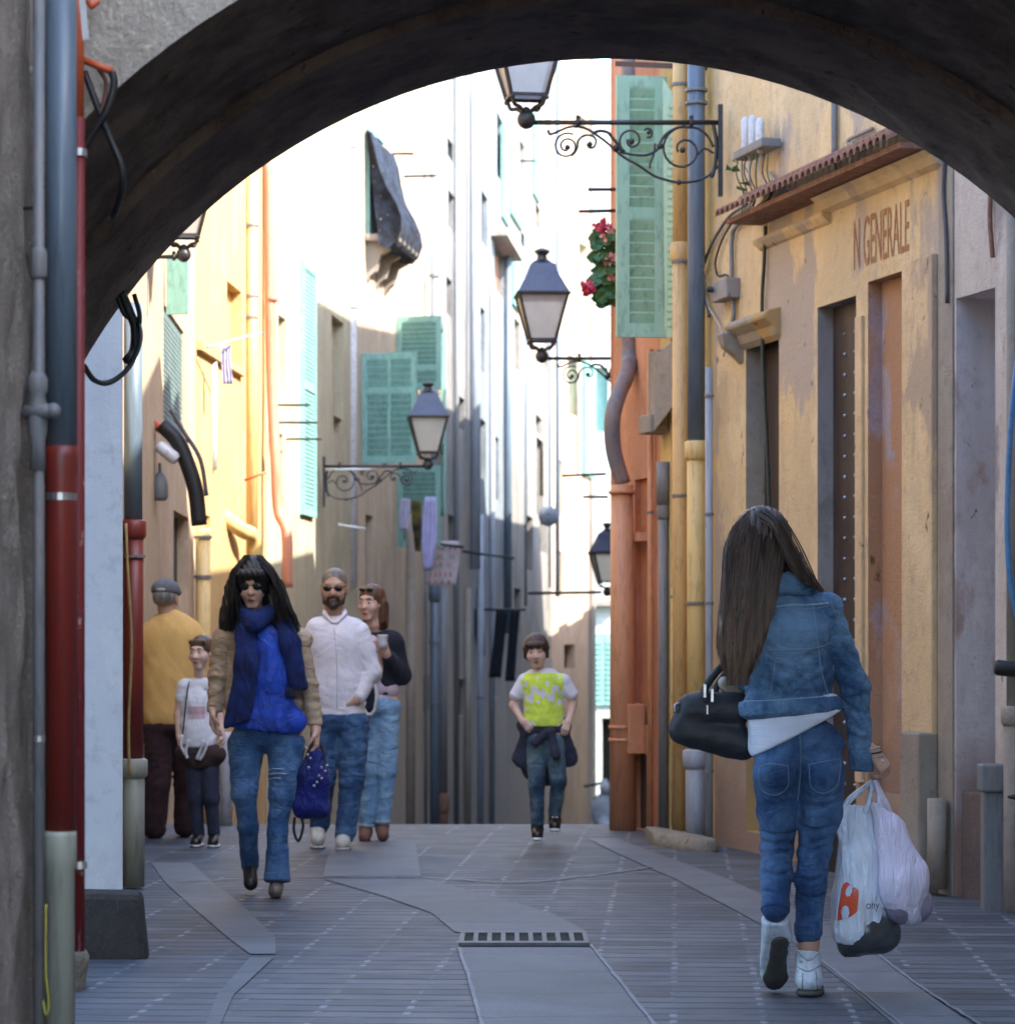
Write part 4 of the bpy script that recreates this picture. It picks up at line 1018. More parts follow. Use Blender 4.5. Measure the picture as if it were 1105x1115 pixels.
# right side pipes
dp('fat blue-grey drainpipe with yellow lower length and grey sleeve by the lamp bracket',758,17.12,[('upper_pipe',-40,486,'bluegrey',.95),('lower_pipe',486,822,'yellowpipe',1.0),('sleeve',822,935,'lightpipe',1.15)],.058,clips=(98,112,657))
dp('yellow painted drainpipe between mint shutter and fat blue-grey pipe',741,17.38,[('upper_pipe',-40,270,'goldpipe',1),('lower_pipe',270,905,'goldpipe',1.05)],.05,clips=(92,285,540))
dp('slim pale grey conduit beside the fat drainpipe',772,16.85,[('pipe_run',400,925,'lightpipe',1)],.024,clips=(431,560,657,840))
dp('thin yellow pipe stub low on the yellow house',733,17.5,[('pipe_run',640,900,'yellowpipe',1)],.014,clips=(650,))
dp('grey strip drainpipe between the orange and yellow houses',722,17.85,[('upper_pipe',503,550,'greymetal',1.1),('lower_pipe',550,908,'greymetal',.8)],.04)
rt=thing('drainpipe','grey pipe with a big swan-neck bend above the orange house pipe','drainpipe',P(676,905,18.6))
MB().tube(curve([P(685,-40,18.7),P(685,340,18.7),P(684,400,18.6),P(674,428,18.5),P(667,455,18.45),P(668,490,18.5),P(678,526,18.55)],8),.055,14).build('swan_neck',mat('weathered_zinc',(.20,.20,.22),(.28,.19,.16),rough=.6,nscale=5),rt,True)
MB().tube([P(677,528,18.5),P(678,700,18.5),P(678,905,18.5)],[.075,.085,.09],14).build('lower_pipe',M['orangepaintpipe'],rt,True)
for y in (536,792,806): MB().tube([P(678,y-2,18.5),P(678,y+2,18.5)],.096,14).build('socket',M['orangepaintpipe'],rt,True)
dp('thin orange pipe running down the orange house beside its window',708,18.2,[('pipe_run',380,905,'orangepaintpipe',1)],.020,clips=(558,))
dp('short ochre sleeve pipe in front of the stone plinth',1020,13.62,[('sleeve',870,968,'stone_trim',1)],.048)
rt=thing('drainpipe','square grey cast-iron gutter foot with a collar beside the lavender doorway','gutter foot',P(1081,1000,12.9))
mb=MB(); a=P(1068,992,12.9); b=P(1095,992,12.9); mb.box((a.x+.006,12.85,-.02),(b.x-.006,12.96,P(0,862,12.9).z)); mb.build('shaft',M['greymetal'],rt,bevel=.008)
mb=MB(); mb.box((a.x-.008,12.83,P(0,862,12.9).z),(b.x+.006,12.98,P(0,832,12.9).z)); mb.build('collar',M['greymetal'],rt,bevel=.01)
dp('pinkish-grey downpipe cut by the edge of the view beside the blue hose',1103,12.75,[('upper_pipe',120,775,'stone_trim',.7),('sleeve',775,1010,'stone_trim',1.0)],.045)
o=MB().tube(curve([P(1118,330,12.6),P(1107,400,12.6),P(1100,470,12.6),P(1097,540,12.6),P(1097,590,12.6),P(1101,640,12.6),P(1112,690,12.6)],6),.014,12).build('hose',M['blue'],smooth=True); tag(o,'bright blue hose hanging in a long curve by the downpipe','hose')
# bicycle grip reaching into the view
rt=thing('bicycle','bicycle leaning by the grey house, only its black grip and brake in view','bicycle',P(1140,1010,12.4))
gp=MB().tube([P(1083,727,12.5),P(1086,727,12.5),P(1104,729,12.5),P(1118,730,12.5)],[.030,.036,.036,.026],12).build('grip',M['cable'],rt,True)
MB().tube(curve([P(1118,730,12.5),P(1150,734,12.5),P(1180,745,12.6),P(1190,770,12.6)],5),.012,8).tube([P(1190,770,12.6),P(1190,860,12.6)],.016,8).build('handlebar',M['steel'],rt,True)
mb=MB(); 
for cx in (1190,1440):
    c=P(cx,920,12.6); mb.tube([c+Vector((.33*math.cos(a*math.pi/14),0.0,.33*math.sin(a*math.pi/14))) for a in range(29)],.018,8,cap=False)
mb.build('tyres',M['cable'],rt,True)
mb=MB(); q=[P(1190,860,12.6),P(1190,920,12.6),P(1300,920,12.6),P(1380,850,12.6),P(1440,920,12.6)]
for i,j in ((0,1),(0,2),(0,3),(2,3),(2,4),(3,4)): mb.tube([q[i],q[j]],.014,8)
mb.build('frame',mat('bicycle_paint',(.05,.05,.06)),rt,True)
MB().tube([P(1097,868,12.5),P(1104,868,12.5),P(1125,872,12.5)],[.006,.012,.014],8).build('pedal',M['cable'],rt,True)
# stone block at foot of the yellow house
V_,F_=sdf([C(P(712,905,17.3),P(765,915,16.6),.085),C(P(712,915,17.2),P(765,925,16.5),.09)],.014,.03,cuts=[(P(706,0,17.2),(-1,-.1,0)),(Vector((0,0,.135)),(0.05,0,1))],disp=wrinkle(.006,.12,8)); o=link('stone_block',V_,F_,M['paleblock'],smooth=True); tag(o,'long pale stone block on the paving below the yellow house','stone block')
# electricity box, insulators and cables on the ochre shop
rt=thing('cable_junction','grey-white insulator boxes with a bundle of loose wires above the tile eave','electrical box',WO.pp(838,200,.05))
for i,(x,y) in enumerate(((829,146),(837,144),(845,147))): MB().tube([WO.pp(x,y+20,.1),WO.pp(x,y+14,.1),WO.pp(x,y-14,.1),WO.pp(x,y-18,.1)],[.016,.026,.026,.014],10).build('insulator',M['whiteplastic'],rt,True)
mb=MB(); WO.box(mb,WO.at(854)[0],WO.at(822)[0],WO.at(838,168)[1],WO.at(838,158)[1],.02,.14); mb.build('box',M['greymetal'],rt,bevel=.008)
for i in range(9):
    x=822+i*4; pts=[WO.pp(x,168,.1),WO.pp(x+random.uniform(-4,4),190,.12),WO.pp(x+random.uniform(-6,4),212,.08),WO.pp(818+i*2,232+random.uniform(-5,5),.06)]
    MB().tube(curve(pts,5),.0045,5).build('wire',M[random.choice(['cable','cablegrey','cablewhite','leaf'])],rt,True)
def wallcable(W,pts,r,m,label,name='cable'):
    o=MB().tube(curve([W.pp(x,y,.025) for x,y in pts],6),r,6).build(name,m,smooth=True); tag(o,label,'cable'); return o
wallcable(WO,[(818,222),(800,234),(788,250),(778,268),(770,290),(768,310),(774,332),(776,345)],.010,M['cablegrey'],'thick grey cable bundle sweeping down beside the fat drainpipe')
wallcable(WO,[(822,238),(806,246),(801,262),(801,300),(803,340),(802,350)],.014,M['greymetal'],'steel conduit bending down above the broken console','conduit')
wallcable(WO,[(838,246),(836,290),(834,330),(835,400),(839,480),(842,562)],.011,mat('dark_green_cable',(.03,.045,.035)),'long dark cable hanging down past the small doorway')
wallcable(WO,[(772,300),(774,330),(786,352),(794,372),(792,388)],.006,M['cablewhite'],'pale cable curling under the junction box on the ochre wall')
wallcable(WO,[(800,244),(790,262),(783,285),(786,300),(796,300),(803,318)],.007,M['cable'],'thin black cable looping round the junction box')
wallcable(WO,[(842,188),(850,200),(862,206),(880,212),(905,216)],.010,M['cablewhite'],'white cable lying along the tile eave')
wallcable(WO,[(914,178),(918,190),(930,188),(940,178)],.007,M['cablewhite'],'small white cable loop hanging over the tiles')
wallcable(WO,[(912,60),(913,110),(913,170)],.018,M['greymetal'],'vertical grey conduit coming down to the tile eave','conduit')
wallcable(WO,[(955,140),(932,150),(928,156),(940,158)],.012,M['stone_trim'],'bent clay coloured pipe hook above the tiles','conduit')
wallcable(WG,[(1034,165),(1032,210),(1035,260),(1036,330)],.010,M['cablegrey'],'grey cable running down the grey-pink house')
wallcable(WG,[(1084,200),(1083,240),(1086,280)],.012,M['tile'],'short brown cable near the arch on the grey-pink house')
rt=thing('junction_box','open grey junction box on the ochre wall below the eave','junction box',WO.pp(794,328,.02))
mb=MB(); WO.box(mb,WO.at(806)[0],WO.at(789)[0],WO.at(795,328)[1],WO.at(795,306)[1],.0,.09); mb.build('box',M['grey_rev'],rt,bevel=.008)
MB().tube([WO.pp(793,316,.1),WO.pp(792,316,.13)],.018,8).build('knob',M['cable'],rt)
o=MB().tube(curve([WO.pp(x,y,.05) for x,y in ((830,235),(827,210),(824,190),(818,180))],4),.004,5)
for x,y in ((812,182),(816,178),(820,184),(824,196),(822,206),(830,214),(827,200)):
    c=WO.pp(x,y,.09); o.add([c+Vector((random.uniform(-.05,.05),random.uniform(-.03,.03),random.uniform(-.03,.03))) for _ in range(4)],[(0,1,2,3)])
o=o.build('weed',M['leaf']); tag(o,'small green weed growing beside the insulator boxes','plant')

# geranium by the mint shutter
rt=thing('geranium','geranium with crimson and coral blooms hanging beside the mint shutter','plant',P(668,335,18.9))
mb=MB()
for i in range(60):
    c=P(random.uniform(646,672),random.uniform(252,332),18.9+random.uniform(-.1,.1))
    if (c.x-P(640,0,18.9).x)<.05 and random.random()<.4: continue
    r=random.uniform(.035,.065); nrm=Vector((random.uniform(-.6,.3),-1,random.uniform(-.2,.9))).normalized(); t=nrm.orthogonal().normalized(); b_=nrm.cross(t)
    ring=[c+(t*math.cos(a*.785)+b_*math.sin(a*.785))*r*(1 if a%2 else .86)+nrm*(.008*(a%2)) for a in range(8)]
    mb.add([c-nrm*.008]+ring,[(0,1+a,1+(a+1)%8) for a in range(8)])
mb.build('leaves',M['leaf'],rt)
mb=MB()
for i in range(7): mb.tube(curve([P(672,325,18.95),P(668-i*3,300-i*6,18.9),P(random.uniform(642,668),random.uniform(245,310),18.88)],5),.004,5)
mb.build('stems',M['leaf'],rt)
for cx_,cy_,n,mm in ((656,246,30,'petal'),(640,314,34,'petal'),(667,284,26,'petal2'),(667,300,20,'petal2'),(661,258,10,'petal2')):
    mb=MB()
    for i in range(n*2):
        c=P(cx_,cy_,18.85)+Vector([random.gauss(0,.021) for _ in range(3)]); nrm=Vector((random.gauss(0,.6),-1,random.gauss(0,.6))).normalized(); t=nrm.orthogonal().normalized(); b_=nrm.cross(t); r=random.uniform(.012,.02)
        mb.add([c]+[c+(t*math.cos(a*1.2566)+b_*math.sin(a*1.2566))*r+nrm*.006 for a in range(5)],[(0,1+a,1+(a+1)%5) for a in range(5)])
    mb.build('bloom',M[mm],rt)

# left row pipes
dp('sunlit white drainpipe between the cream and tan houses',383,32.9,[('pipe_run',60,640,'whiteplastic',1)],.062,clips=(160,335))
dp('golden painted downpipe on the golden house, nearest the beige house',221,22.6,[('pipe_run',575,905,'yellowpipe',1)],.062,clips=(585,628))
dp('ochre downpipe on the golden house by its corner',274,25.8,[('pipe_run',190,600,'goldpipe',1)],.058,clips=(245,322,345))
rt=thing('drainpipe','salmon pipe with a doubled bend at the corner of the cream house','drainpipe',P(312,640,26.6))
MB().tube(curve([P(293,170,26.8),P(294,320,26.8),P(296,420,26.8),P(300,500,26.7),P(303,555,26.7),P(312,580,26.6),P(313,640,26.6)],8),.052,12).build('pipe_run',M['pinkpipe'],rt,True)
for y in (325,490,): MB().tube([P(296+(y-325)*.03,y-3,26.8),P(296+(y-325)*.03,y+3,26.8)],.062,12).build('socket',M['pinkpipe'],rt,True)
rt=thing('drainpipe','fat ochre pipe elbow on the golden house above the dark-haired woman','drainpipe',P(278,600,25.3))
MB().tube(curve([P(240,560,24.6),P(252,570,24.7),P(264,578,24.9),P(276,588,25.2),P(277,640,25.3)],6),.07,12).build('elbow',M['yellowpipe'],rt,True)
dp('white plastic downpipe on the golden house',232,23.9,[('pipe_run',385,512,'whiteplastic',1)],.035)
dp('pale blue drainpipe by the teal shutters',473,38.5,[('upper_pipe',60,640,'lightpipe',.8),('lower_pipe',640,905,'bluegrey',1)],.065,clips=(300,700,765))
dp('pale blue drainpipe on the whitewashed house',517,43.6,[('upper_pipe',60,620,'lightpipe',1)],.085)
dp('slate blue drainpipe rising behind the black laundry',553,50.3,[('upper_pipe',250,690,'bluegrey',.9)],.075)
dp('white downpipe in the shaded stretch left of the boy',523,44.2,[('upper_pipe',560,900,'lightpipe',1)],.055,clips=(760,))
dp('thin dark drainpipe on the house before the bend',607,60,[('upper_pipe',60,650,'bluegrey',1)],.05)
dp('pale ochre downpipe in the shaded stretch behind the couple',447,35.5,[('upper_pipe',560,905,'stone_trim',1)],.06)
dp('grey downpipe with brown foot behind the boy',482,40.0,[('upper_pipe',640,870,'greymetal',1),('sleeve',870,905,'tile',1.1)],.07)
for px_,d_,ya,yb,r_,mm,lb in ((428,36.2,60,345,.035,'lightpipe','thin pale pipe above the upper teal shutter'),(497,41.6,60,900,.04,'greymetal','thin grey pipe on the whitewashed house between its slits'),(536,47.5,310,900,.045,'lightpipe','pale pipe under the brown window'),(571,54.6,60,660,.05,'bluegrey','thin bluish pipe on the house with aqua shutters'),(590,58.8,60,540,.05,'stone_trim','sandy pipe near the bend'),(598,60.4,60,640,.04,'bluegrey','dark thin pipe at the very bend'),(628,63.4,60,515,.05,'stone_trim','clay pipe high on the pink house'),(463,38.6,600,900,.03,'greymetal','thin grey pipe beneath the banner'),(509,43.1,640,905,.05,'stone_trim','sandy low pipe in the shaded stretch')):
    dp(lb,px_,d_,[('pipe_run',ya,yb,mm,1)],r_)
# rods for washing lines
def rod(label,a,b,r=.012,m='iron'):
    o=MB().tube([a,b],r,6).build('clothes_rod',M[m],smooth=True); tag(o,label,'clothes rod','iron rods for washing lines'); return o
for lb,a,b,d0,d1,mm in (
  ('upper iron rod over the cream house corner',(288,441),(337,441),27.3,26.8,'iron'),('middle iron rod over the cream house corner',(289,460),(345,460),27.3,26.8,'iron'),
  ('lower thin iron rod over the cream house corner',(306,478),(350,478),28.3,27.8,'iron'),('rod just above the netted balcony end',(425,167),(450,167),36,35.6,'iron'),
  ('long rod beside the netted balcony',(430,192),(475,191),37,36.4,'iron'),('rod high on the white house above the second lantern',(560,175),(584,175),54,53.5,'iron'),
  ('upper black rod above the geranium',(640,206),(674,206),18.9,18.9,'iron'),('lower black rod above the geranium',(630,230),(674,229),18.9,18.9,'iron'),
  ('rod holding the pale banner',(462,590),(505,596),36.5,36.5,'iron'),('long rod above the black laundry',(500,600),(560,608),43,43,'iron'),('rod carrying the black laundry',(515,664),(572,664),45,44.6,'iron'),
  ('rod below the far lantern',(575,646),(655,645),36.3,36.2,'iron'),('pale rod with socks over the golden house',(225,378),(285,362),23,23.5,'lightpipe'),('sunlit white rod under the lantern bracket',(355,511),(404,511),30.2,30.2,'whiteplastic'),  # white strip stands in for sun on the bracket arm
  ('curved end white rod low on the cream house',(368,571),(398,576),30.2,30.2,'whiteplastic'),('red rod at the golden house corner',(266,523),(290,514),25,25,'orangepipe'),
  ('rod over the pink house',(612,518),(660,516),36.3,36.3,'iron'),('second rod over the pink house',(634,541),(662,541),36.3,36.3,'iron')):
    rod(lb+(' for washing' if 'rod' in lb and len(lb.split())<5 else ''),P(*a,d0),P(*b,d1),.012 if d0<35 else .02,mm)
# laundry
def hang(name,label,cat,pts,d,m,seed=0,folds=4,depth=.05,grp='laundry hung over the lane'):
    """cloth hanging between an outline's left and right edges: pts = (row, left, right)"""
    r=random.Random(seed); n=14; v=[];f=[]; rows=[]
    ys=[p[0] for p in pts]
    for i in range(13):
        y=ys[0]+(ys[-1]-ys[0])*i/12
        for a,b in zip(pts,pts[1:]):
            if a[0]<=y<=b[0]+1e-6: u=(y-a[0])/(b[0]-a[0]); l=a[1]+(b[1]-a[1])*u; rr=a[2]+(b[2]-a[2])*u; break
        for j in range(n+1):
            x=l+(rr-l)*j/n; q=P(x,y,d); q.y+=depth*math.sin(j/n*folds*6.28+i*.12+seed)*(.4+.6*i/12)+r.uniform(-.004,.004); v.append(q)
    for i in range(12):
        for j in range(n): a=i*(n+1)+j; f.append((a,a+1,a+n+2,a+n+1))
    o=link(name,v,f,m,smooth=True); s=o.modifiers.new('s','SOLIDIFY'); s.thickness=.006; tag(o,label,cat,grp); return o
cl=lambda n,b,v=None: cloth(n,b,v or tuple(x*.8 for x in b),fold=.4,fscale=7)
hang('laundry_shirt','lilac-white shirt hanging longest below the teal shutter','laundry',[(541,463,474),(560,459,476),(590,458,476),(622,462,470)],34.6,cl('lilac_cloth',(.50,.48,.72)),1)
hang('laundry_shirt','short pale shirt at the near end of the wash','laundry',[(543,437,446),(560,434,446),(578,436,443)],34.4,cl('pale_cloth',(.5,.48,.6)),2)
hang('laundry_cloth','black and yellow cloth between the pale shirts','laundry',[(545,448,458),(575,449,459),(600,452,458)],34.5,cl('black_cloth',(.02,.02,.03),(.25,.2,.03)),3)
hang('laundry_cloth','small lilac socks pegged over the golden house','laundry',[(376,241,252),(392,241,251),(418,243,254)],23.3,cl('lilac_cloth2',(.42,.40,.55)),4,3,.03)
hang('laundry_trousers','black trousers hanging by the slate blue drainpipe','laundry',[(664,540,553),(700,537,549),(738,532,545)],44.9,cl('black_cloth2',(.02,.022,.028)),5)
hang('laundry_trousers','black trousers hanging next to the boy','laundry',[(664,556,566),(700,553,563),(742,550,560)],44.8,cl('black_cloth3',(.02,.022,.028)),6)
hang('laundry_cloth','dark rag on the far left of the black laundry','laundry',[(664,516,524),(690,517,527),(714,521,528)],44.9,cl('black_cloth4',(.03,.03,.035)),7)
o=hang('banner','faded white banner with red and grey lettering below the teal shutter','banner',[(589,473,500),(612,470,500),(637,463,496)],36.6,cloth('banner_cloth',(.55,.50,.50),(.50,.40,.42),nscale=3,fold=.3),8,2,.02,None)
for i,(yy,mm,s) in enumerate(((594,(.45,.12,.16),'IVII'),(604,(.28,.22,.24),'LIL II'),(613,(.28,.24,.26),'AA IL'),(623,(.45,.2,.25),'IIIII'),(632,(.4,.2,.22),'IIII'))):
    text_obj(s,'lettering',mat('banner_ink'+str(i),mm),o,lambda a,b:P(472+a*24-(i*1.5),yy+5-b*5,36.54),1,1)
# things by the beige house
rt=thing('cable_duct','orange conduit carrying a thick black cable bundle on the beige house','cable duct',P(190,500,19.3))
MB().tube([P(160,456,19.2),P(182,472,19.2),P(203,484,19.2)],.032,10).build('conduit',M['orangepipe'],rt,True)
MB().tube(curve([P(176,462,19.15),P(193,480,19.15),P(204,505,19.15),P(213,535,19.15),P(217,572,19.15)],6),.055,10).build('cable_bundle',M['cable'],rt,True)
MB().tube(curve([P(186,446,19.1),P(200,470,19.1),P(218,500,19.1),P(225,540,19.1)],6),.015,8).build('cable_bundle',M['cablegrey'],rt,True)
MB().tube([P(172,484,19.1),P(174,486,19.1),P(190,499,19.1),P(193,501,19.1)],[.03,.045,.045,.03],10).build('lamp_housing',M['whiteplastic'],rt,True)
o=MB().lathe(P(174,545,19.2),[(.04,0),(.058,.02),(.058,.12),(.04,.17),(.012,.2),(.01,.26)],12).build('bell',M['greymetal'],smooth=True); tag(o,'grey bell-shaped fitting hanging under the orange conduit','fitting')
# satellite dish
rt=thing('satellite_dish','grey satellite dish high above the boy on the house before the bend','satellite dish',P(597,590,56))
c=P(597,562,56); mb=MB(); v=[];f=[]
for i in range(5):
    for j in range(16): a=j*math.pi/8; r=.2*i/4; v.append(c+Vector((r*math.cos(a),-.05+.9*r*r,r*math.sin(a)*1.05)))
for i in range(4):
    for j in range(16): f.append((i*16+j,i*16+(j+1)%16,(i+1)*16+(j+1)%16,(i+1)*16+j))
dsh=link('dish',v,f,mat('dish_grey',(.16,.19,.24),rough=.4),rt,True); dsh.modifiers.new('s','SOLIDIFY').thickness=.01
MB().tube([c+Vector((0,.05,0)),c+Vector((-.1,.5,-.1))],.025,8).tube([c,c+Vector((0,-.3,-.1))],.01,6).build('mount',M['iron'],rt)
# scooter beyond the crest
sp=P(658,905,42); sp.z=gz(42); rt=thing('scooter','parked pale scooter seen head-on beyond the crest below the teal shutters','scooter',sp); up=0
S=lambda x,y,z: (sp.x+x,sp.y+y,sp.z+z)
mb=MB()
for y in (-.55,.55): mb.tube([S(0,y+.22*math.cos(a*math.pi/9),up+.24+.22*math.sin(a*math.pi/9)) for a in range(19)],.05,8,cap=False)
mb.build('tyres',M['cable'],rt,True)
skin('body',[E(S(0,-.35,up+.62),(.22,.14,.28)),E(S(0,-.55,up+.42),(.12,.2,.1)),C(S(0,-.3,up+.3),S(0,.2,up+.3),.16),E(S(0,.45,up+.55),(.2,.35,.18)),C(S(0,-.35,up+.9),S(0,-.3,up+1.05),.07)],mat('scooter_paint',(.5,.55,.62),rough=.3),rt,.03,.06)
skin('seat',[E(S(0,.4,up+.77),(.16,.35,.07))],M['cable'],rt,.03)
MB().tube([S(-.32,-.3,up+1.0),S(0,-.3,up+1.06),S(.32,-.3,up+1.0)],.02,8).build('handlebar',M['cable'],rt)
MB().ball(S(0,-.43,up+.98),.09,8).build('headlight',M['whiteplastic'],rt,True)
# ================================================================== people
SK=lambda n,c,c2: (lambda t:(t.L(t.mix(t.ramp(t.noise(12),.35,.7),c,c2),t.b.inputs['Base Color']), t.b.inputs.__getitem__('Roughness').__setattr__('default_value',.5), t.b.inputs.__getitem__('Subsurface Weight').__setattr__('default_value',.12), t.b.inputs.__getitem__('Subsurface Radius').__setattr__('default_value',(.01,.004,.002)), t.m)[-1])(NT(n))
skinm=SK('skin_light',(.60,.39,.30),(.54,.33,.25)); skinm2=SK('skin_tan',(.48,.29,.21),(.42,.24,.17)); skinm3=SK('skin_child',(.68,.48,.39),(.62,.41,.33))
lipm=mat('lip',(.36,.10,.09),rough=.4); eyew=mat('eye_white',(.6,.58,.56),rough=.2); iris=mat('iris_dark',(.03,.02,.015),rough=.1)
lens=mat('sunglass_lens',(.008,.006,.006),rough=.08); frame_m=mat('sunglass_frame',(.02,.015,.014),rough=.25)

def frame(yaw,pitch=0,roll=0):
    """columns: right, forward, up of a head or trunk; yaw 0 looks away down the lane, 180 looks back at the camera"""
    a=math.radians(yaw); p=math.radians(pitch); r=math.radians(roll)
    R=Matrix.Rotation(-a,3,'Z')@Matrix.Rotation(p,3,'X')@Matrix.Rotation(r,3,'Y')
    return np.array(R)
class Local:
    def __init__(s,c,R,sc=1.): s.c=np.array(c,float); s.R=R; s.s=sc
    def p(s,x,y,z): return s.c+s.R@np.array((x,y,z),float)*s.s
    def C(s,a,b,ra,rb=None,k=None): return C(s.p(*a),s.p(*b),ra*s.s,None if rb is None else rb*s.s,k=k)
    def E(s,c,r,k=None):
        r=r if hasattr(r,'__len__') else (r,)*3
        return E(s.p(*c),[x*s.s for x in r],s.R,k)
def head_prims(h,jaw=1.):
    return [h.E((0,-.015,.035),(.074,.094,.083)),h.E((0,.02,-.02),(.064,.072,.085)),h.E((0,.035,-.072),(.046*jaw,.045,.040)),h.C((-.018*jaw,.066,-.098),(.018*jaw,.066,-.098),.015,k=.015),
        h.C((0,.088,.012),(0,.105,-.026),.008,.012,k=.012),h.C((-.010,.100,-.030),(.010,.100,-.030),.0085,k=.008),
        h.C((-.034,.074,.030),(.034,.074,.030),.013,k=.015),Sub(h.E((-.031,.100,.008),(.017,.016,.011),k=.012)),Sub(h.E((.031,.100,.008),(.017,.016,.011),k=.012)),
        h.E((-.040,.058,-.028),(.022,.022,.022),k=.03),h.E((.040,.058,-.028),(.022,.022,.022),k=.03),h.E((0,.080,-.064),(.022,.014,.014),k=.012),
        h.E((-.075,-.006,-.008),(.009,.020,.031),k=.008),h.E((.075,-.006,-.008),(.009,.020,.031),k=.008)]
def face_bits(h,rt,eyes=True,browc=None,lips=True,lipm_=None):
    if eyes:
        for s in (-1,1):
            e=skin('eye',[h.E((s*.031,.079,.007),(.0135,.011,.0085))],eyew,rt,.003,.001)
            skin('iris',[h.E((s*.031,.0895,.007),(.0055,.0025,.0058))],iris,e,.002,.001)
    if browc is not None:
        for s in (-1,1): skin('eyebrow',[h.C((s*.014,.091,.030),(s*.033,.088,.034),.0035,.004),h.C((s*.033,.088,.034),(s*.048,.074,.029),.004,.002)],browc,rt,.003,.004)
    if lips: skin('lips',[h.C((-.016,.089,-.062),(0,.096,-.0605),.0035,.0045),h.C((.016,.089,-.062),(0,.096,-.0605),.0035,.0045),h.C((-.013,.089,-.067),(.013,.089,-.067),.005)],lipm_ or lipm,rt,.003,.005)
def hand_prims(w,d,n,th,curl=.5,s=1.,spread=.0,thc=.5):
    """w wrist, d direction of the palm, n palm side, th side of the thumb; all five fingers with their own lengths and bends"""
    w=np.array(w,float); u=lambda v:np.array(v,float)/np.linalg.norm(v)
    d=u(d); n=np.array(n,float); n=u(n-d*(n@d)); t=np.cross(d,n); t=t if t@np.array(th,float)>0 else -t
    pr=[]; 
    pe=w+d*.085*s
    for off,rr in ((-.026,.0135),(-.009,.0145),(.009,.0145),(.026,.014)): pr.append(C(w+d*.012*s+t*off*.55*s,pe+t*off*s-n*.002,.015*s,rr*s,k=.012))
    for off,ln,rad,cc in ((.028,.066,.0088,.9),(.0095,.076,.009,1.),(-.0095,.071,.0086,1.05),(-.028,.056,.0076,1.15)):
        p=pe+t*off*s+d*.004*s; a=0
        for seg,fr in ((0,.42),(1,.32),(2,.26)):
            a+=curl*cc*(.8,1.15,.8)[seg]
            q=p+(d*math.cos(a)+n*math.sin(a)+t*spread*off*20)*ln*fr*s
            r0=rad*(1,.92,.84)[seg]*s; pr.append(C(p,q,r0,r0*.92,k=.004)); p=q
    p=w+d*.022*s+t*.024*s; q=p+(d*.55+t*.75+n*.25)*.040*s; pr.append(C(p,q,.014*s,.0105*s,k=.012))
    r_=q+(d*(.9-thc*.2)+t*(.25-thc*.5)+n*(.25+thc*.6))*.030*s; pr.append(C(q,r_,.0102*s,.0092*s,k=.005)); e=r_+(d*.8-t*.3*thc+n*(.3+thc*.5))*.024*s; pr.append(C(r_,e,.0092*s,.0075*s,k=.004))
    return pr
def ribbons(name,paths,r,m,parent):
    mb=MB()
    for p in paths:
        n=len(p); mb.tube(p,[r*(.6+.4*min(1,i/2))*(1 if i<n-3 else (n-i)/4+.1) for i in range(n)],3,cap=False)
    return mb.build(name,m,parent,True)
def denim(name,base,fade,dark=None,**k): return cloth(name,base,fade,nscale=5.5,stretch=(1,1,.7),fold=1.,fscale=9,fstretch=(.7,.7,1.4),extra=(dark or tuple(x*.55 for x in base),6,(1,1,.8),.60,.80),**k)

# ------------------------------------------------------------------ 1. woman walking away with shopping bags
D=9.74
def Q(px,py,dy=0.): return P(px,py,D+dy)
rt=thing('person','woman with long straight brown hair and denim jacket walking away, shopping bags in one hand','person',(Q(865,1085).x,D,0))
h=Local(Q(831,588,.02),frame(-14,-6,-4),.97)
neck=[C(Q(838,640,.0),Q(833,610,.01),.052,.048)]
hand=hand_prims(Q(947,815,-.02),(.07,.0,-.10),(-.85,.55,.0),(.25,1,0),curl=.85,s=.98,thc=.7)
body=head_prims(h)+neck+[C(Q(822,668),Q(900,668),.06),E(Q(862,700),(.15,.10,.15)),E(Q(864,760),(.13,.095,.12)),E(Q(870,815),(.145,.09,.10)),
  C(Q(845,850),Q(848,920,.06),.075,.055),C(Q(848,920,.06),Q(845,985,-.05),.05,.037),C(Q(893,850),Q(887,925,.03),.075,.055),C(Q(887,925,.03),Q(880,1030,.0),.05,.036),
  C(Q(903,668),Q(930,752,.0),.042,.036),C(Q(930,752,.0),Q(946,822,-.02),.035,.024),C(Q(818,668),Q(822,740,.02),.042,.036),C(Q(822,740,.02),Q(800,742,.22),.034,.026),
  C(Q(880,1018),Q(881,1050,.02),.036,.030),C(Q(845,985,-.06),Q(846,1010,-.03),.035,.030)]+hand+hand_prims(Q(800,742,.22),(-.3,1,.1),(0,-.2,-1),(1,0,0),curl=.9)
bo=skin('body',body,skinm2,rt,.0055,.018); slim(bo,[(h.c,.12),(Q(952,842,-.03),.10),(Q(800,745,.26),.10),(Q(880,1028),.07),(Q(846,994,-.05),.07)])
j1=denim('denim_jacket',(.034,.085,.175),(.13,.23,.35),(.018,.045,.10))
cut=[(Q(862,776),(.10,0,-1))]
tr=[C(Q(822,664),Q(900,662),.058,k=.05),E(Q(861,692,-.0),(.170,.118,.115),k=.05),E(Q(858,735,.0),(.168,.118,.12),k=.05),E(Q(862,775,.0),(.188,.126,.085),k=.05)]
tr+=creases(tr,[[(826,738),(838,745),(852,752),(866,744),(880,732),(893,724)],[(838,722),(852,730),(868,738)],[(880,715),(893,708),(903,700)],[(898,735),(904,748),(908,760)],[(830,752),(845,757),(862,756)],[(905,690),(903,706),(907,722)],[(884,742),(897,738),(906,728)]],k=.03,r=.010,depth=.006)
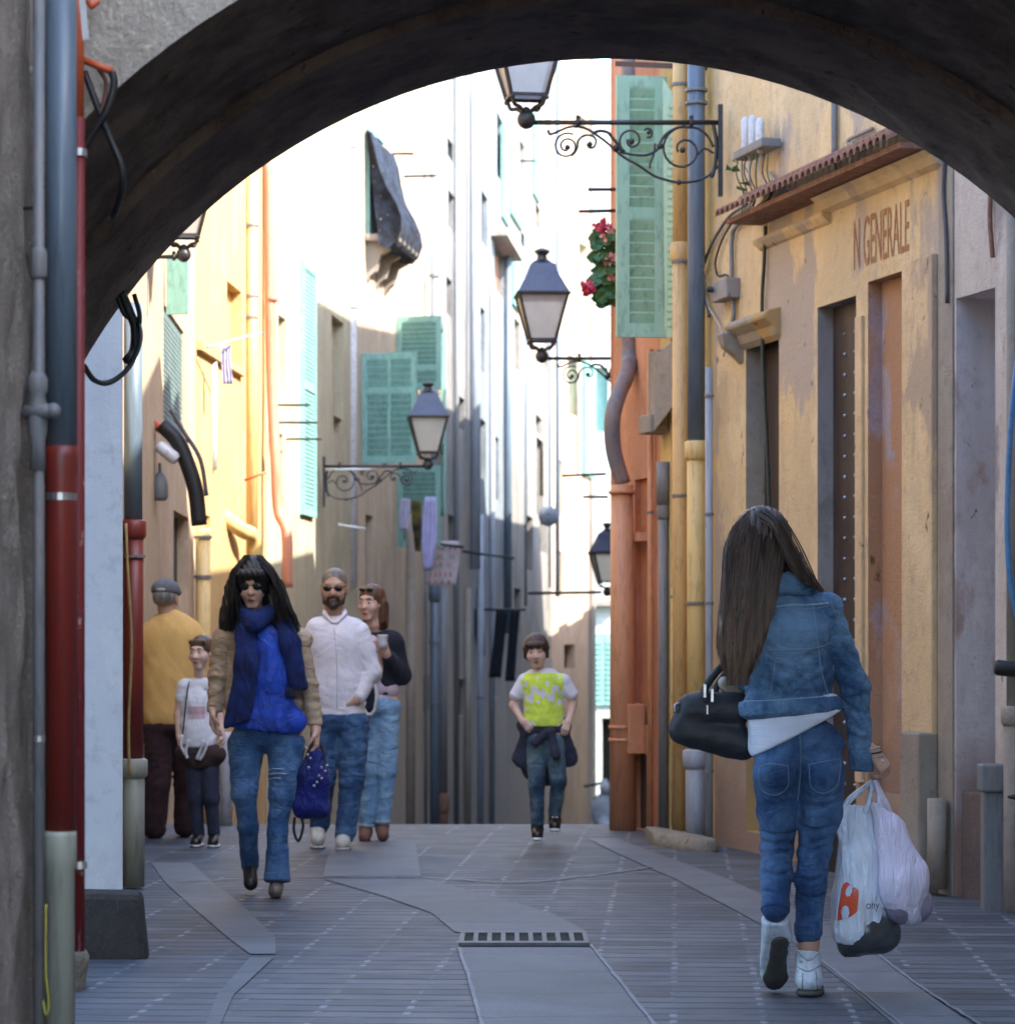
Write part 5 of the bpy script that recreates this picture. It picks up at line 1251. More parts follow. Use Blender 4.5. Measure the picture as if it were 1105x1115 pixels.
jk=skin('denim_jacket',tr,j1,rt,.0065,.03,cuts=cut,disp=wrinkle(.0045,.10,1,(.5,.5,1.3)))
# folds drawn across the lower back are real ridges
spr=[C(Q(899,670),Q(931,750,.0),.064,.050),C(Q(931,750,.0),Q(938,836,-.02),.049,.041)]
spr+=creases(spr,[[(906,735),(918,748),(930,752)],[(912,722),(926,734),(938,738)],[(913,754),(926,762),(943,756)],[(920,766),(930,774),(942,778)],[(908,748),(916,764),(926,782),(938,800)],[(925,800),(936,806),(946,806)],[(915,700),(924,712),(932,716)]],k=.03,r=.009,depth=.006)
sl_=skin('sleeve',spr,j1,jk,.0065,.03,cuts=[(Q(938,838),(-.05,0,-1))],disp=wrinkle(.0065,.07,2,(.6,.6,1.4)))
skin('cuff',[C(Q(937.5,822,-.02),Q(938,838,-.02),.0445,.0445)],j1,sl_,.006,.01,cuts=[(Q(938,840),(-.05,0,-1)),(Q(938,817),(0.05,0,1))],disp=wrinkle(.001,.05,2))
skin('sleeve',[C(Q(822,668),Q(820,738,.03),.062,.050),C(Q(820,738,.03),Q(804,744,.20),.047,.040)],j1,jk,.0065,.03,disp=wrinkle(.005,.07,4))
skin('collar',[C(Q(822,640,-.01),Q(868,634,-.03),.045,.042),C(Q(868,634,-.03),Q(884,648,.0),.040,.03)],j1,jk,.0065,.03,disp=wrinkle(.003,.06,9))
skin('hem_band',[E(Q(861.5,770,.0),(.189,.128,.09),k=.05)],j1,jk,.0065,.03,cuts=[(Q(862,779),(.10,0,-1)),(Q(862,760.5),(-.06,0,1))],disp=wrinkle(.0025,.05,6,(1.2,1.2,.4)))
bv=bvh_of(jk); bs=bvh_of(sl_); st=mat('pale_seam_thread',(.16,.24,.34),rough=.8); std=mat('worn_seam_edge',(.30,.38,.45),(.12,.2,.32),rough=.8,nscale=120)
def seam(bv,pts,par,r=.0022,m=None,name='seam'):
    q=[hit(bv,x,y,.0005) for x,y in sub(pts,10)]; q=[a for a in q if a is not None]
    if len(q)>2: MB().tube(q,r,5).build(name,m or st,par,True)
seam(bv,[(836,662),(860,659),(880,659),(902,657)],jk,.0042,std); seam(bv,[(836,666),(860,663),(880,663),(902,661)],jk,.002)
seam(bv,[(822,709),(850,708),(885,706),(905,700)],jk,.0028); 
seam(bv,[(885,660),(889,690),(894,730),(903,762)],jk,.0026); seam(bv,[(848,662),(845,700),(842,735),(838,762)],jk,.0024)
seam(bv,[(905,655),(911,680),(912,705),(906,730)],jk,.003); seam(bv,[(806,764),(840,763),(880,760),(918,757)],jk,.0026,std)
bm=mat('silver_embroidery',(.40,.45,.5),rough=.5)
for i in range(14):
    a=hit(bv,845+random.uniform(0,16),634+random.uniform(0,13),.001)
    if a is not None: MB().tube([a,a+Vector((random.uniform(-.012,.012),0,random.uniform(-.012,.012)))],.0016,5).build('embroidery',bm,jk) if i<8 else None
skin('shirt',[E(Q(868,785,.0),(.176,.119,.15)),E(Q(868,812,.0),(.176,.118,.10))],cloth('white_jersey',(.62,.64,.74),(.54,.57,.67),fold=.5,fscale=6,fstretch=(.5,.5,2)),rt,.0065,.03,cuts=[(Q(866,799),(.467,0,-.884)),(Q(866,755),(0,0,1))],disp=wrinkle(.003,.07,8,(.4,.4,1.5)))
j2=denim('blue_jeans',(.018,.048,.125),(.065,.135,.26),(.010,.025,.07))
legs=[E(Q(868,812),(.168,.108,.11)),E(Q(846,838,-.035),(.082,.082,.085)),E(Q(893,838,-.035),(.084,.082,.085)),
  C(Q(846,845),Q(847,885,.03),.086,.073),C(Q(847,885,.03),Q(846,922,.06),.072,.057),C(Q(846,922,.06),Q(845,950,.0),.057,.056),C(Q(845,950,.0),Q(844,990,-.07),.056,.048),
  C(Q(893,845),Q(893,885,.02),.088,.078),C(Q(893,885,.02),Q(887,925,.03),.076,.058),C(Q(887,925,.03),Q(883,960,.0),.058,.055),C(Q(883,960,.0),Q(880,1018,.0),.055,.046)]
legs+=creases(legs,[[(828,916),(840,920),(856,917),(866,921)],[(827,925),(840,929),(862,927)],[(830,906),(846,910),(864,907)],[(868,912),(884,918),(904,913)],[(870,922),(886,927),(903,921)],[(872,900),(888,906),(908,899)],[(828,872),(842,877),(860,874)],[(876,876),(894,880),(914,872)],[(836,868),(852,874),(868,870)],[(870,862),(884,870),(900,868)],[(830,950),(845,954),(862,950)],[(868,955),(882,959),(898,954)],[(870,975),(884,979),(896,976)],[(830,970),(846,974),(862,971)],[(869,806),(870,830),(869,856),(866,874)]],k=.018,r=.008,depth=.0045)
je=skin('jeans',legs,j2,rt,.0065,.018,cuts=[(Q(844,988,-.05),(-.10,-.3,-1)) ,] if 0 else (),disp=wrinkle(.0035,.06,3,(.3,.3,1.5)),paint=None)
# trim the leg ends with cuffs
for c0,c1,r in ((Q(844.5,982,-.055),Q(844,992,-.075),.052),(Q(880,1004,.0),Q(880,1018,.0),.050)):
    skin('cuff',[C(c0,c1,r,r)],j2,je,.006,.01,cuts=[(c1+(c1-c0)*.1,(c1-c0)),(c0,(c0-c1))],disp=wrinkle(.0015,.05,2))
bj=bvh_of(je)
seam(bj,[(871,800),(872,830),(870,858),(868,872)],je,.0025); seam(bj,[(826,836),(838,832),(858,834)],je,.002); seam(bj,[(880,833),(900,829),(918,826)],je,.002)
seam(bj,[(826,836),(828,858),(843,866),(857,857),(858,834)],je,.0018); seam(bj,[(881,833),(883,856),(897,864),(912,853),(915,828)],je,.0018)
seam(bj,[(847,877),(845,910),(846,950),(844,980)],je,.002) if 0 else None
whiteleather=mat('white_leather',(.52,.58,.66),(.44,.50,.58),rough=.4,nscale=14,bump=.25,bscale=30); solem=mat('dark_rubber_sole',(.035,.036,.034),(.06,.055,.05),rough=.6,nscale=18,bump=.3)
def shoe(label,prims,sole,m,par,cuts=(),scuts=(),vox=.0055,dk=.003):
    o=skin('shoe',prims,m,par,vox,.02,cuts=cuts,disp=wrinkle(dk,.05,11)); 
    if sole: skin('sole',sole,solem,o,vox,.012,cuts=scuts)
    return o
sh=shoe('',[C(Q(880,1030,.01),Q(880,1056,.01),.048,.045),E(Q(881,1068,.01),(.050,.062,.045)),C(Q(881,1066,.05),Q(884,1074,.17),.046,.033)],[C(Q(881,1080,.0),Q(885,1080,.17),.047,.043)],whiteleather,rt,cuts=[(Vector((0,0,.022)),(0,0,-1)),(Q(880,1036),(0.1,.2,1))],scuts=[(Vector((0,0,.003)),(0,0,-1)),(Vector((0,0,.024)),(0,0,1))])
bsh=bvh_of(sh); 
for pts in ([(868,1036),(880,1046),(892,1038)],[(866,1052),(880,1058),(896,1050)],[(874,1060),(873,1080)],[(888,1058),(890,1080)]): seam(bsh,pts,sh,.0022,mat('grey_stitch',(.28,.3,.33)),'stitching')
a=hit(bsh,872,1047,.002); 
if a is not None: MB().ball(a,.007,8,sc=(1,.5,.8)).build('stud',M['steel'],sh,True)
# trailing shoe, heel lifted so that the sole faces back
hl=Q(849,1026,-.04); to=Q(844,1064,.075); dv=(to-hl).normalized(); nv=Vector((0,-.80,-.60)); nv=(nv-dv*nv.dot(dv)).normalized()
sh2=skin('shoe',[C(Q(845,1002,-.05),Q(847,1016,-.025),.047,.046),C(hl-nv*.03,to-nv*.028,.040,.046),C(to-nv*.026,to+dv*.022-nv*.02,.045,.04),C(Q(843,1004,-.04),Q(838,1050,.04),.042,.035)],whiteleather,rt,.0055,.022,disp=wrinkle(.003,.05,12),cuts=[(Q(845,1001,-.06),(0,-.45,1)),(hl-nv*.002,nv)])
skin('sole',[C(hl+nv*.006,hl+dv*.05+nv*.006,.033,.030,sq=(nv,.28)),C(hl+dv*.05+nv*.006,to+nv*.006,.029,.043,sq=(nv,.28)),C(to+nv*.006,to+dv*.03+nv*.004,.043,.034,sq=(nv,.28))],solem,sh2,.0045,.01)
MB().tube([Q(840,990,-.10),Q(846,993,-.105),Q(851,990,-.10)],.004,6).build('lace_knot',M['steel'],sh2,True)
# hair
def flow(u,t):
    """centre line and half width of the long fall of hair, t from crown to tips"""
    key=[(0,829,552,.020,.0),(.05,828,558,.070,-.035),(.12,824,575,.100,-.075),(.22,820,602,.105,-.098),(.38,815,640,.098,-.118),(.58,808,680,.090,-.128),(.78,803,708,.075,-.130),(1,800,737,.045,-.120)]
    for a,b in zip(key,key[1:]):
        if t<=b[0]+1e-9:
            f=(t-a[0])/(b[0]-a[0]); v=[a[i]+(b[i]-a[i])*f for i in range(5)]; break
    c=Q(v[1],v[2],0); 
    return Vector((c.x+u*v[3],D+v[4]+ (1-math.sqrt(max(0,1-u*u)))*.055,c.z+ (.0)))
hm=hairmat('long_brown_hair',(.022,.013,.011),(.085,.052,.036),.0+.42,.0-.02) if 0 else hairmat('long_brown_hair',(.045,.026,.018),(.24,.15,.10),1.10,1.52,streak=(.20,.125,.085))
hp=[E(Q(829,584,.02),(.103,.118,.108)),C(Q(828,600,-.02),Q(818,640,-.075),.09,.088,sq=((0,1,0),.6)),C(Q(818,640,-.075),Q(808,684,-.09),.088,.08,sq=((0,1,0),.5)),C(Q(808,684,-.09),Q(801,722,-.09),.074,.042,sq=((0,1,0),.55)),
    C(Q(846,596,.0),Q(862,612,-.02),.05,.04,sq=((0,1,0),.7)),C(Q(860,608,-.03),Q(878,630,-.06),.034,.018),C(Q(878,630,-.06),Q(892,641,-.07),.017,.006),E(Q(800,610,.03),(.04,.07,.08)),
    Sub(E(tuple(h.p(0,.115,-.05)),(.05,.05,.09)))]
ha=skin('hair',hp,hm,rt,.0065,.03,disp=lambda X,Y,Z: .0035*np.sin(X*260+12*np.sin(Z*6)+Y*60)+.002*np.sin(X*520+8*np.sin(Z*5)))
paths=[]
for i in range(1500):
    u=rng.uniform(-1,1); u=math.copysign(abs(u)**.8,u); tip=rng.uniform(.82,1.04) if abs(u)<.8 else rng.uniform(.6,1.0); wv=rng.uniform(0,6.28); am=rng.uniform(.001,.005); lift=rng.uniform(-.004,.010); du=rng.normal(0,.06)
    pts=[]
    for k in range(15):
        t=min(1,tip*k/14); p=flow(max(-1.02,min(1.02,u*(.6+.4*min(1,t*6))+du*t)),t)
        if k*tip/14>1: p.z-=.03
        pts.append(p+Vector((am*math.sin(t*7+wv)+rng.normal(0,.0008),-lift-.006,0)))
    paths.append(pts)
for i in range(160):   # the lock over the right shoulder
    o=Vector((rng.normal(0,.012),rng.normal(0,.006)-.012,rng.normal(0,.008)))
    pts=curve([Q(830,558,-.05)+o,Q(848,572,-.10)+o,Q(860,596,-.105)+o*1.2,Q(872,620,-.11)+o*1.1,Q(884,634,-.115)+o*.6,Q(895,644,-.11)+o*.3],3); paths.append(pts)
ribbons('hair_strands',paths,.0013,hm,ha)
# bracelets
for i,(x,y) in enumerate(((949,815),(951,820),(953,824))):
    c=Q(x,y,-.02); d_=(Q(948,800)-Q(955,840)).normalized(); t=d_.orthogonal().normalized(); b_=d_.cross(t); pts=[c+(t*math.cos(a*.5236)+b_*math.sin(a*.5236))*(.029+.001*i) for a in range(13)]
    MB().tube(pts,.0028,6).build('bracelet',M['steel'] if i!=1 else M['cable'],rt,True)
mb=MB(); mb.ball(Q(960,829,-.035),.0085,8); mb.build('bracelet_bead',M['whiteplastic'],rt,True)

# shoulder bag
rb=thing('handbag','black leather handbag on the forearm of the woman in the denim jacket','handbag',Q(775,832,.05))
bk=mat('black_leather',(.008,.009,.013),(.014,.015,.021),rough=.62,nscale=9,bump=.35,bscale=40)
skin('bag_body',[C(Q(752,772,.06),Q(742,795,.06),.05,.045,sq=((0,1,0),.9)),C(Q(755,775,.06),Q(800,775,.06),.055,.055),C(Q(745,795,.06),Q(800,805,.06),.045,.055),C(Q(755,800,.06),Q(808,812,.06),.045,.052),C(Q(768,762,.06),Q(805,764,.06),.03,.03)],bk,rb,.007,.03,disp=wrinkle(.004,.09,21))
MB().tube(curve([Q(770,764,.02),Q(767,752,.02),Q(775,738,.03),Q(790,722,.05),Q(806,716,.08),Q(815,722,.1)],8),[.014]*41,8).tube(curve([Q(785,764,.10),Q(779,752,.10),Q(786,738,.10),Q(800,724,.10),Q(815,718,.12)],8),[.012]*33,8).build('handle',bk,rb,True)
for x,y in ((768,752),(776,757)): MB().box(tuple(Q(x-2.5,y+8,.0)),tuple(Q(x+1,y-7,.012))).build('buckle',M['steel'],rb,bevel=.002)
MB().tube([Q(770,768,.0),Q(770,778,.0)],.004,6).build('zip_pull',M['steel'],rb)
MB().tube(curve([Q(735,776,.03),Q(735,768,.03),Q(740,766,.04)],5),.005,6).build('ring',M['steel'],rb,True)
skin('lining',[C(Q(789,744,.10),Q(802,752,.10),.028,.03)],mat('cream_lining',(.42,.38,.30)),rb,.008,.02)

# plastic shopping bags
def plastic(name,base,v2,extra=None):
    t=NT(name); c=t.mix(t.ramp(t.noise(7,(1,1,.5),6),.35,.7),base,v2)
    t.L(c,t.b.inputs['Base Color']); t.b.inputs['Roughness'].default_value=.32; t.b.inputs['Specular IOR Level'].default_value=.5
    t.b.inputs['Transmission Weight'].default_value=.0; t.b.inputs['Subsurface Weight'].default_value=.25; t.b.inputs['Subsurface Radius'].default_value=(.03,.03,.04)
    h=t.math('ADD',t.noise(12,(2.2,1,.35),4,.6,dist=1.2),t.math('MULTIPLY',t.noise(30,(1.5,1,.6),4,.6,dist=1),.3)); t.bump(h,.8,.035); return t.m
pw=plastic('white_thin_plastic',(.64,.70,.80),(.54,.61,.73)); pp_=plastic('pinkish_thin_plastic',(.68,.62,.78),(.60,.57,.70))
dkp=mat('dark_goods_in_plastic',(.035,.04,.045),(.07,.075,.085),rough=.3,nscale=10,bump=.4,bscale=14)
r1=thing('shopping_bag','white plastic shopping bag with orange emblem and dark goods at its bottom','shopping bag',Q(942,1052))
DB=.02
def QB(x,y,o=0): return Q(x,y,DB+o)
wr=lambda a,s: wrinkle(a,.09,s,(1.6,1,.25))
pb=skin('bag_skin',[C(QB(936,885),QB(942,930),.045,.075,sq=((0,1,0),.55)),C(QB(938,930),QB(936,985),.082,.092,sq=((0,1,0),.85)),C(QB(932,980),QB(931,1012),.080,.078),C(QB(930,1010),QB(950,1012),.075,.07),C(QB(916,884),QB(922,900),.028,.04,sq=((0,1,0),.5))],pw,r1,.006,.03,disp=wr(.007,31),cuts=[(QB(940,1029),(-.05,0,-1)),(QB(940,878),(0.1,0,1)),(QB(958,1000),(1,0,-.25))])
skin('goods',[E(QB(942,1015),(.104,.085,.085)),C(QB(925,1010),QB(958,1010),.045,.055),C(QB(960,978),QB(962,1018),.045,.060),C(QB(920,1005),QB(925,1030),.03,.04)],dkp,r1,.007,.03,disp=wrinkle(.005,.06,33))
skin('skin_lower',[C(QB(925,985),QB(922,1018),.050,.046),C(QB(935,985),QB(946,1015),.062,.066),C(QB(922,1020),QB(956,1014),.034,.05)],pw,r1,.006,.03,disp=wr(.004,35),cuts=[(QB(940,1028),(.12,0,-1))]) if 0 else None
mb=MB(); mb.tube(curve([QB(916,886),QB(924,872),QB(936,862),QB(949,851,-.03)],6),[.012]*13+[.009]*6,6); mb.tube(curve([QB(942,886,-.03),QB(946,872,-.03),QB(951,852,-.03)],6),.010,6); mb.build('bag_handle',pw,r1,True)
bb=bvh_of(pb)
def decal(bv,poly,name,m,par,off=.0018,n=1):
    """flat printed shape laid on a surface: a filled polygon in picture points, triangulated finely"""
    from mathutils.geometry import tessellate_polygon
    import bmesh
    bm_=bmesh.new()
    vs=[bm_.verts.new((x,y,0)) for x,y in poly]; 
    bm_.faces.new(vs); bmesh.ops.triangulate(bm_,faces=bm_.faces[:]); 
    for _ in range(3): bmesh.ops.subdivide_edges(bm_,edges=[e for e in bm_.edges if e.calc_length()>2.2],cuts=1); bmesh.ops.triangulate(bm_,faces=bm_.faces[:])
    V=[];ok=[]
    for v in bm_.verts:
        q=hit(bv,v.co.x,v.co.y,off); V.append(q); ok.append(q is not None)
    bm_.verts.index_update(); fs=[[v.index for v in f.verts] for f in bm_.faces if all(ok[v.index] for v in f.verts)]
    V=[q if q is not None else Vector((0,0,0)) for q in V]; used=sorted({i for f in fs for i in f}); mp={i:k for k,i in enumerate(used)}
    if fs: return link(name,[V[i] for i in used],[[mp[i] for i in f] for f in fs],m,par,True)
em=mat('orange_red_print',(.62,.09,.03),(.5,.05,.03),rough=.35,nscale=20)
# orange shape with a round notch from the top and one from the bottom
S_=lambda x,y:(900+x/9.208,940+y/9.208)
import math as _m
def arc(cx,cy,rx,ry,a0,a1,n=8): return [(cx+rx*_m.cos(_m.radians(a0+(a1-a0)*i/n)),cy+ry*_m.sin(_m.radians(a0+(a1-a0)*i/n))) for i in range(n+1)]
poly=[(175,205),(205,190),(240,215)]+arc(225,285,34,45,-60,-300)[::1][:0]+[(235,240),(205,262),(192,300),(205,335),(232,330),(252,295),(258,255),(280,240),(318,275),(322,330),(305,490),(240,540),(215,550),(232,500),(225,450),(195,425),(165,440),(148,485),(160,540),(150,570),(108,580),(118,460),(140,330),(150,260)]
full=[(175,205),(205,190),(240,215),(258,255),(280,240),(318,275),(322,330),(305,490),(240,540),(200,552),(150,570),(108,580),(118,460),(140,330),(150,260)]
decal(bb,[S_(x,y) for x,y in full],'emblem',em,r1)
gap=mat('white_print_gap',(.50,.57,.68),rough=.35)
decal(bb,[S_(x,y) for x,y in [(225,228),(262,222),(258,290),(238,332),(208,338),(190,312),(196,268)]],'emblem_gap',gap,r1,.0045)
decal(bb,[S_(x,y) for x,y in [(165,440),(195,424),(226,446),(234,500),(212,556),(165,562),(160,530),(148,485)]],'emblem_gap',gap,r1,.0045)
ink=mat('dark_blue_print',(.05,.06,.12),rough=.4)
def flatplace(bv,x0,y0,w_,h_,sl=0):
    def f(a,b):
        q=hit(bv,x0+w_*a,y0-h_*b+sl*a,.002); return q if q is not None else QB(x0+w_*a,y0-h_*b,-.09)
    return f
text_obj('ony','lettering',ink,r1,flatplace(bb,943,993,14,9),1,1)
r2=thing('shopping_bag','pinkish-white knotted plastic shopping bag, the smaller of the two','shopping bag',Q(985,1008))
skin('bag_skin',[C(QB(955,880,-.05),QB(970,905,-.05),.022,.05,sq=((0,1,0),.7)),C(QB(970,905,-.05),QB(982,950,-.05),.052,.085),E(QB(983,965,-.05),(.092,.085,.10)),C(QB(985,985,-.05),QB(990,990,-.05),.062,.058)],pp_,r2,.006,.03,disp=wr(.006,41),cuts=[(QB(990,1008,-.05),(0,0,-1))],paint=None)
skin('goods',[C(QB(984,985,-.04),QB(996,985,-.04),.074,.066)],mat('mauve_goods_in_plastic',(.16,.15,.20),(.24,.22,.30),rough=.3,nscale=9,bump=.3),r2,.007,.02,disp=wrinkle(.004,.06,44),cuts=[(QB(990,1008,-.04),(0,0,-1))])
mb=MB(); mb.tube(curve([QB(958,884,-.05),QB(957,868,-.05),QB(952,850,-.05)],6),[.014]*7+[.009]*6,6); mb.tube(curve([QB(972,896,-.04),QB(963,872,-.04),QB(953,850,-.04)],6),[.012]*7+[.008]*6,6); mb.build('bag_handle',pp_,r2,True)

# ------------------------------------------------------------------ general figures facing the camera
def figure(label,d,feet_px,spec):
    pass
# 2. woman with blue scarf
D=13.6; rt=thing('person','dark-haired woman in sunglasses, blue scarf and beige jacket','person',(Q(285,975).x,D,0))
h=Local(Q(276,637,-.03),frame(184,-10,0),.95)
H1=hand_prims(Q(233,770,-.02),(-.05,.0,-1),(1,-.1,0),(0,-1,0),curl=.45,s=.98); H2=hand_prims(Q(344,793,-.02),(.02,0,-1),(-1,0,0),(0,-1,0),curl=.95,s=.98)
bo=skin('body',head_prims(h,.9)+[C(Q(277,672,.01),Q(276,655,.0),.05),C(Q(250,700),Q(318,700),.055),E(Q(284,725),(.15,.10,.14)),E(Q(285,770),(.14,.10,.11)),E(Q(290,800),(.16,.10,.1)),
  C(Q(270,805),Q(268,880,-.04),.085,.055),C(Q(268,880,-.04),Q(272,940,.14),.05,.035),C(Q(312,805),Q(303,885,-.04),.085,.055),C(Q(303,885),Q(300,960,-.04),.05,.035),
  C(Q(243,700),Q(236,738),.045,.038),C(Q(236,738),Q(233,772,-.02),.036,.026),C(Q(325,705),Q(338,750),.045,.038),C(Q(338,750),Q(344,795,-.02),.036,.026),C(Q(272,940,.14),Q(273,962,.06),.03,.025),C(Q(300,960,-.04),Q(300,972,-.12),.03,.022)]+H1+H2,skinm,rt,.007,.02); slim(bo,[(h.c,.15),(Q(232,785,-.02),.09),(Q(345,808,-.02),.09)],.024)
jb=cloth('beige_jacket',(.48,.36,.25),(.38,.28,.19),fold=.8,fscale=9,fstretch=(.6,.6,1.6),rough=.6)
jk=skin('jacket',[C(Q(244,694),Q(262,690),.060,k=.04),C(Q(312,694),Q(328,697),.058,k=.04),C(Q(255,700,.03),Q(258,765,.03),.075,.07),C(Q(322,705,.03),Q(322,765,.03),.065,.062),E(Q(287,730,.06),(.17,.08,.18))],jb,rt,.008,.03,disp=wrinkle(.005,.08,51),cuts=[(Q(287,790),(0,0,-1))])
skin('sleeve',[C(Q(243,698),Q(237,735),.056,.047),C(Q(237,735),Q(234,778,-.01),.046,.040)],jb,jk,.008,.02,disp=wrinkle(.008,.06,52,(.5,.5,1.6)),cuts=[(Q(234,776),(0,0,-1))])
skin('sleeve',[C(Q(325,702),Q(336,745),.055,.047),C(Q(336,745),Q(343,790,-.01),.046,.040)],jb,jk,.008,.02,disp=wrinkle(.008,.06,53,(.5,.5,1.6)),cuts=[(Q(343,790),(0,0,-1))])
bl=cloth('royal_blue_satin',(.015,.07,.48),(.01,.03,.22),rough=.35,nscale=9,fold=.7,fscale=14); sc_=cloth('navy_scarf_wool',(.012,.028,.14),(.008,.016,.075),nscale=6,fold=.9,fscale=12,fstretch=(2,2,.4))
skin('blouse',[C(Q(291,695,-.04),Q(293,740,-.05),.075,.10,sq=((0,1,0),.8)),C(Q(293,740,-.04),Q(290,790,-.04),.11,.165,sq=((0,1,0),.62)),C(Q(258,787,-.04),Q(322,785,-.04),.06,.055)],bl,rt,.008,.04,disp=wrinkle(.008,.07,54,(1.5,1,.3)),cuts=[(Q(265,793),(-.12,0,-1)),(Q(310,801),(.2,0,-1))])
scf=skin('scarf',[C(Q(262,668,-.04),Q(277,678,-.10),.045,.045),C(Q(277,678,-.10),Q(296,666,-.04),.045,.045),C(Q(262,664,.03),Q(296,662,.03),.05)],sc_,rt,.008,.03,disp=wrinkle(.005,.05,55,(.5,1,2)))
skin('scarf_end',[C(Q(267,680,-.09),Q(268,725,-.13),.050,.058,sq=((0,1,0),.35)),C(Q(268,725,-.13),Q(258,790,-.12),.058,.070,sq=((0,1,0),.35))],sc_,scf,.008,.03,disp=wrinkle(.008,.07,56,(2,1,.2)),cuts=[(Q(257,790),(.35,0,-1))])
skin('scarf_end',[C(Q(308,676,-.07),Q(317,700,-.10),.040,.045,sq=((0,1,0),.4)),C(Q(317,700,-.10),Q(325,745,-.09),.045,.048,sq=((0,1,0),.4))],sc_,scf,.008,.03,disp=wrinkle(.007,.07,57,(2,1,.2)),cuts=[(Q(322,752),(0,0,-1))])
ribbons('fringe',[[Q(310+i*1.4,749,-.10),Q(311+i*1.4,756,-.11),Q(312+i*1.5,762,-.10)] for i in range(14)],.006,M['cable'],scf)
jn=denim('mid_blue_jeans',(.03,.085,.21),(.09,.18,.34),(.015,.04,.11))
je=skin('jeans',[E(Q(290,800),(.165,.11,.09)),C(Q(268,812),Q(266,865,-.04),.094,.064),C(Q(266,865,-.04),Q(270,900,.0),.060,.048),C(Q(270,900,.0),Q(272,942,.14),.050,.046),C(Q(312,812),Q(307,865,-.04),.096,.066),C(Q(307,865,-.04),Q(302,905,-.05),.060,.050),C(Q(302,905,-.05),Q(302,958,-.05),.050,.066)],jn,rt,.008,.02,disp=wrinkle(.0055,.10,58,(.7,.7,1.1)),cuts=[(Q(302,962),(0,-.2,-1))])
bj2=bvh_of(je); wear=mat('worn_knee_threads',(.34,.44,.54),(.2,.3,.42),rough=.9,nscale=60)
for (x,y,w_) in ((300,838,9),(301,843,11),(299,848,7)): seam(bj2,[(x-w_,y+1),(x,y-.5),(x+w_,y)],je,.0035,wear,'frayed_threads')
bks=mat('black_shoe_leather',(.012,.012,.012),rough=.3); 
sh=skin('shoe',[C(Q(272,946,.12),Q(273,962,.06),.034,.036)],bks,rt,.007,.01)
sh=skin('shoe',[C(Q(301,965,-.03),Q(300,971,-.14),.036,.036)],mat('pewter_flat_shoe',(.16,.12,.11),rough=.4),rt,.007,.01,cuts=[(Vector((0,0,.004)),(0,0,-1))])
hm2=hairmat('black_hair',(.006,.0055,.006),(.006,.0055,.006),streak=(.018,.015,.016))
ha=skin('hair',[E(Q(276,632,.0),(.107,.122,.125)),C(Q(258,640,.0),Q(252,676,-.02),.060,.062),C(Q(296,640,.0),Q(308,676,-.02),.062,.068),C(Q(252,665,-.02),Q(246,682,-.03),.05,.030),C(Q(308,670,-.02),Q(321,688,-.02),.055,.032),C(Q(277,640,.08),Q(282,685,.10),.11,.12,sq=((0,1,0),.5)),
    h.C((-.045,.085,.070),(.045,.085,.070),.028),h.C((-.058,.075,.045),(-.062,.06,-.01),.022),h.C((.058,.075,.045),(.062,.06,-.01),.022),Sub(h.E((0,.135,-.03),(.050,.075,.085),k=.012))],hm2,rt,.006,.02,disp=lambda X,Y,Z:.003*np.sin(X*230+10*np.sin(Z*8)+Y*70))
pth=[]
for i in range(260):
    s=rng.choice([-1,1]); u=rng.uniform(0,1); 
    x0=276+s*rng.uniform(2,10); x1=276+s*rng.uniform(16,26); x2=(243+u*22) if s<0 else (328-u*28); y2=686-abs(u-.4)*6+rng.uniform(-4,6)
    o=Vector((0,rng.uniform(-.115,.02),0)); pth.append(curve([Q(x0,604+rng.uniform(0,5),o.y*.6),Q(x1,625,o.y),Q((x1+x2)/2,655,o.y-.02),Q(x2,y2,o.y*.7-.03)],4))
ribbons('hair_strands',pth,.0022,hm2,ha)
face_bits(h,rt,eyes=False,lips=True)
def glasses(h,par,w=.031,r=(.026,.007,.021),z=.006,y=.092):
    g=MB(); sg=skin('sunglasses',[h.E((s*w,y-.004,z),r) for s in (-1,1)]+[h.C((-.012,y+.004,z+.006),(.012,y+.004,z+.006),.0032)]+[h.C((s*(w+.024),y-.01,z+.008),(s*.078,-.0,z+.012),.003) for s in (-1,1)],lens,par,.0035,.004); return sg
glasses(h,rt)
hb=thing('handbag','royal blue soft handbag with studs, carried low by the dark-haired woman','handbag',Q(341,895,-.02))
skin('bag_body',[C(Q(342,825,-.03),Q(341,845,-.03),.045,.075,sq=((0,1,0),.7)),C(Q(340,850,-.03),Q(340,872,-.03),.085,.085,sq=((0,1,0),.6)),C(Q(330,880,-.03),Q(352,884,-.03),.05,.04)],cloth('royal_blue_leather',(.012,.022,.20),(.008,.014,.11),rough=.35,nscale=8,fold=1.,fscale=14,fstretch=(1.5,1,.8)),hb,.008,.03,disp=wrinkle(.009,.07,61))
MB().tube(curve([Q(334,832,-.05),Q(336,818,-.05),Q(345,806,-.03),Q(352,818,-.03),Q(353,832,-.03)],6),.009,6).build('strap',mat('dark_navy_strap',(.02,.02,.05)),hb,True)
MB().tube(curve([Q(327,885,-.03),Q(330,900,-.04),Q(325,916,-.04),Q(320,905,-.04),Q(321,890,-.03)],5),.007,6).build('strap',mat('dark_navy_strap',(.02,.02,.05)),hb,True)
for x,y in ((335,822),(338,826),(336,836),(350,836),(354,840),(347,845),(345,852),(350,848),(342,856),(356,834)): MB().ball(Q(x,y,-.11),.008,6).build('stud',M['steel'],hb,True)

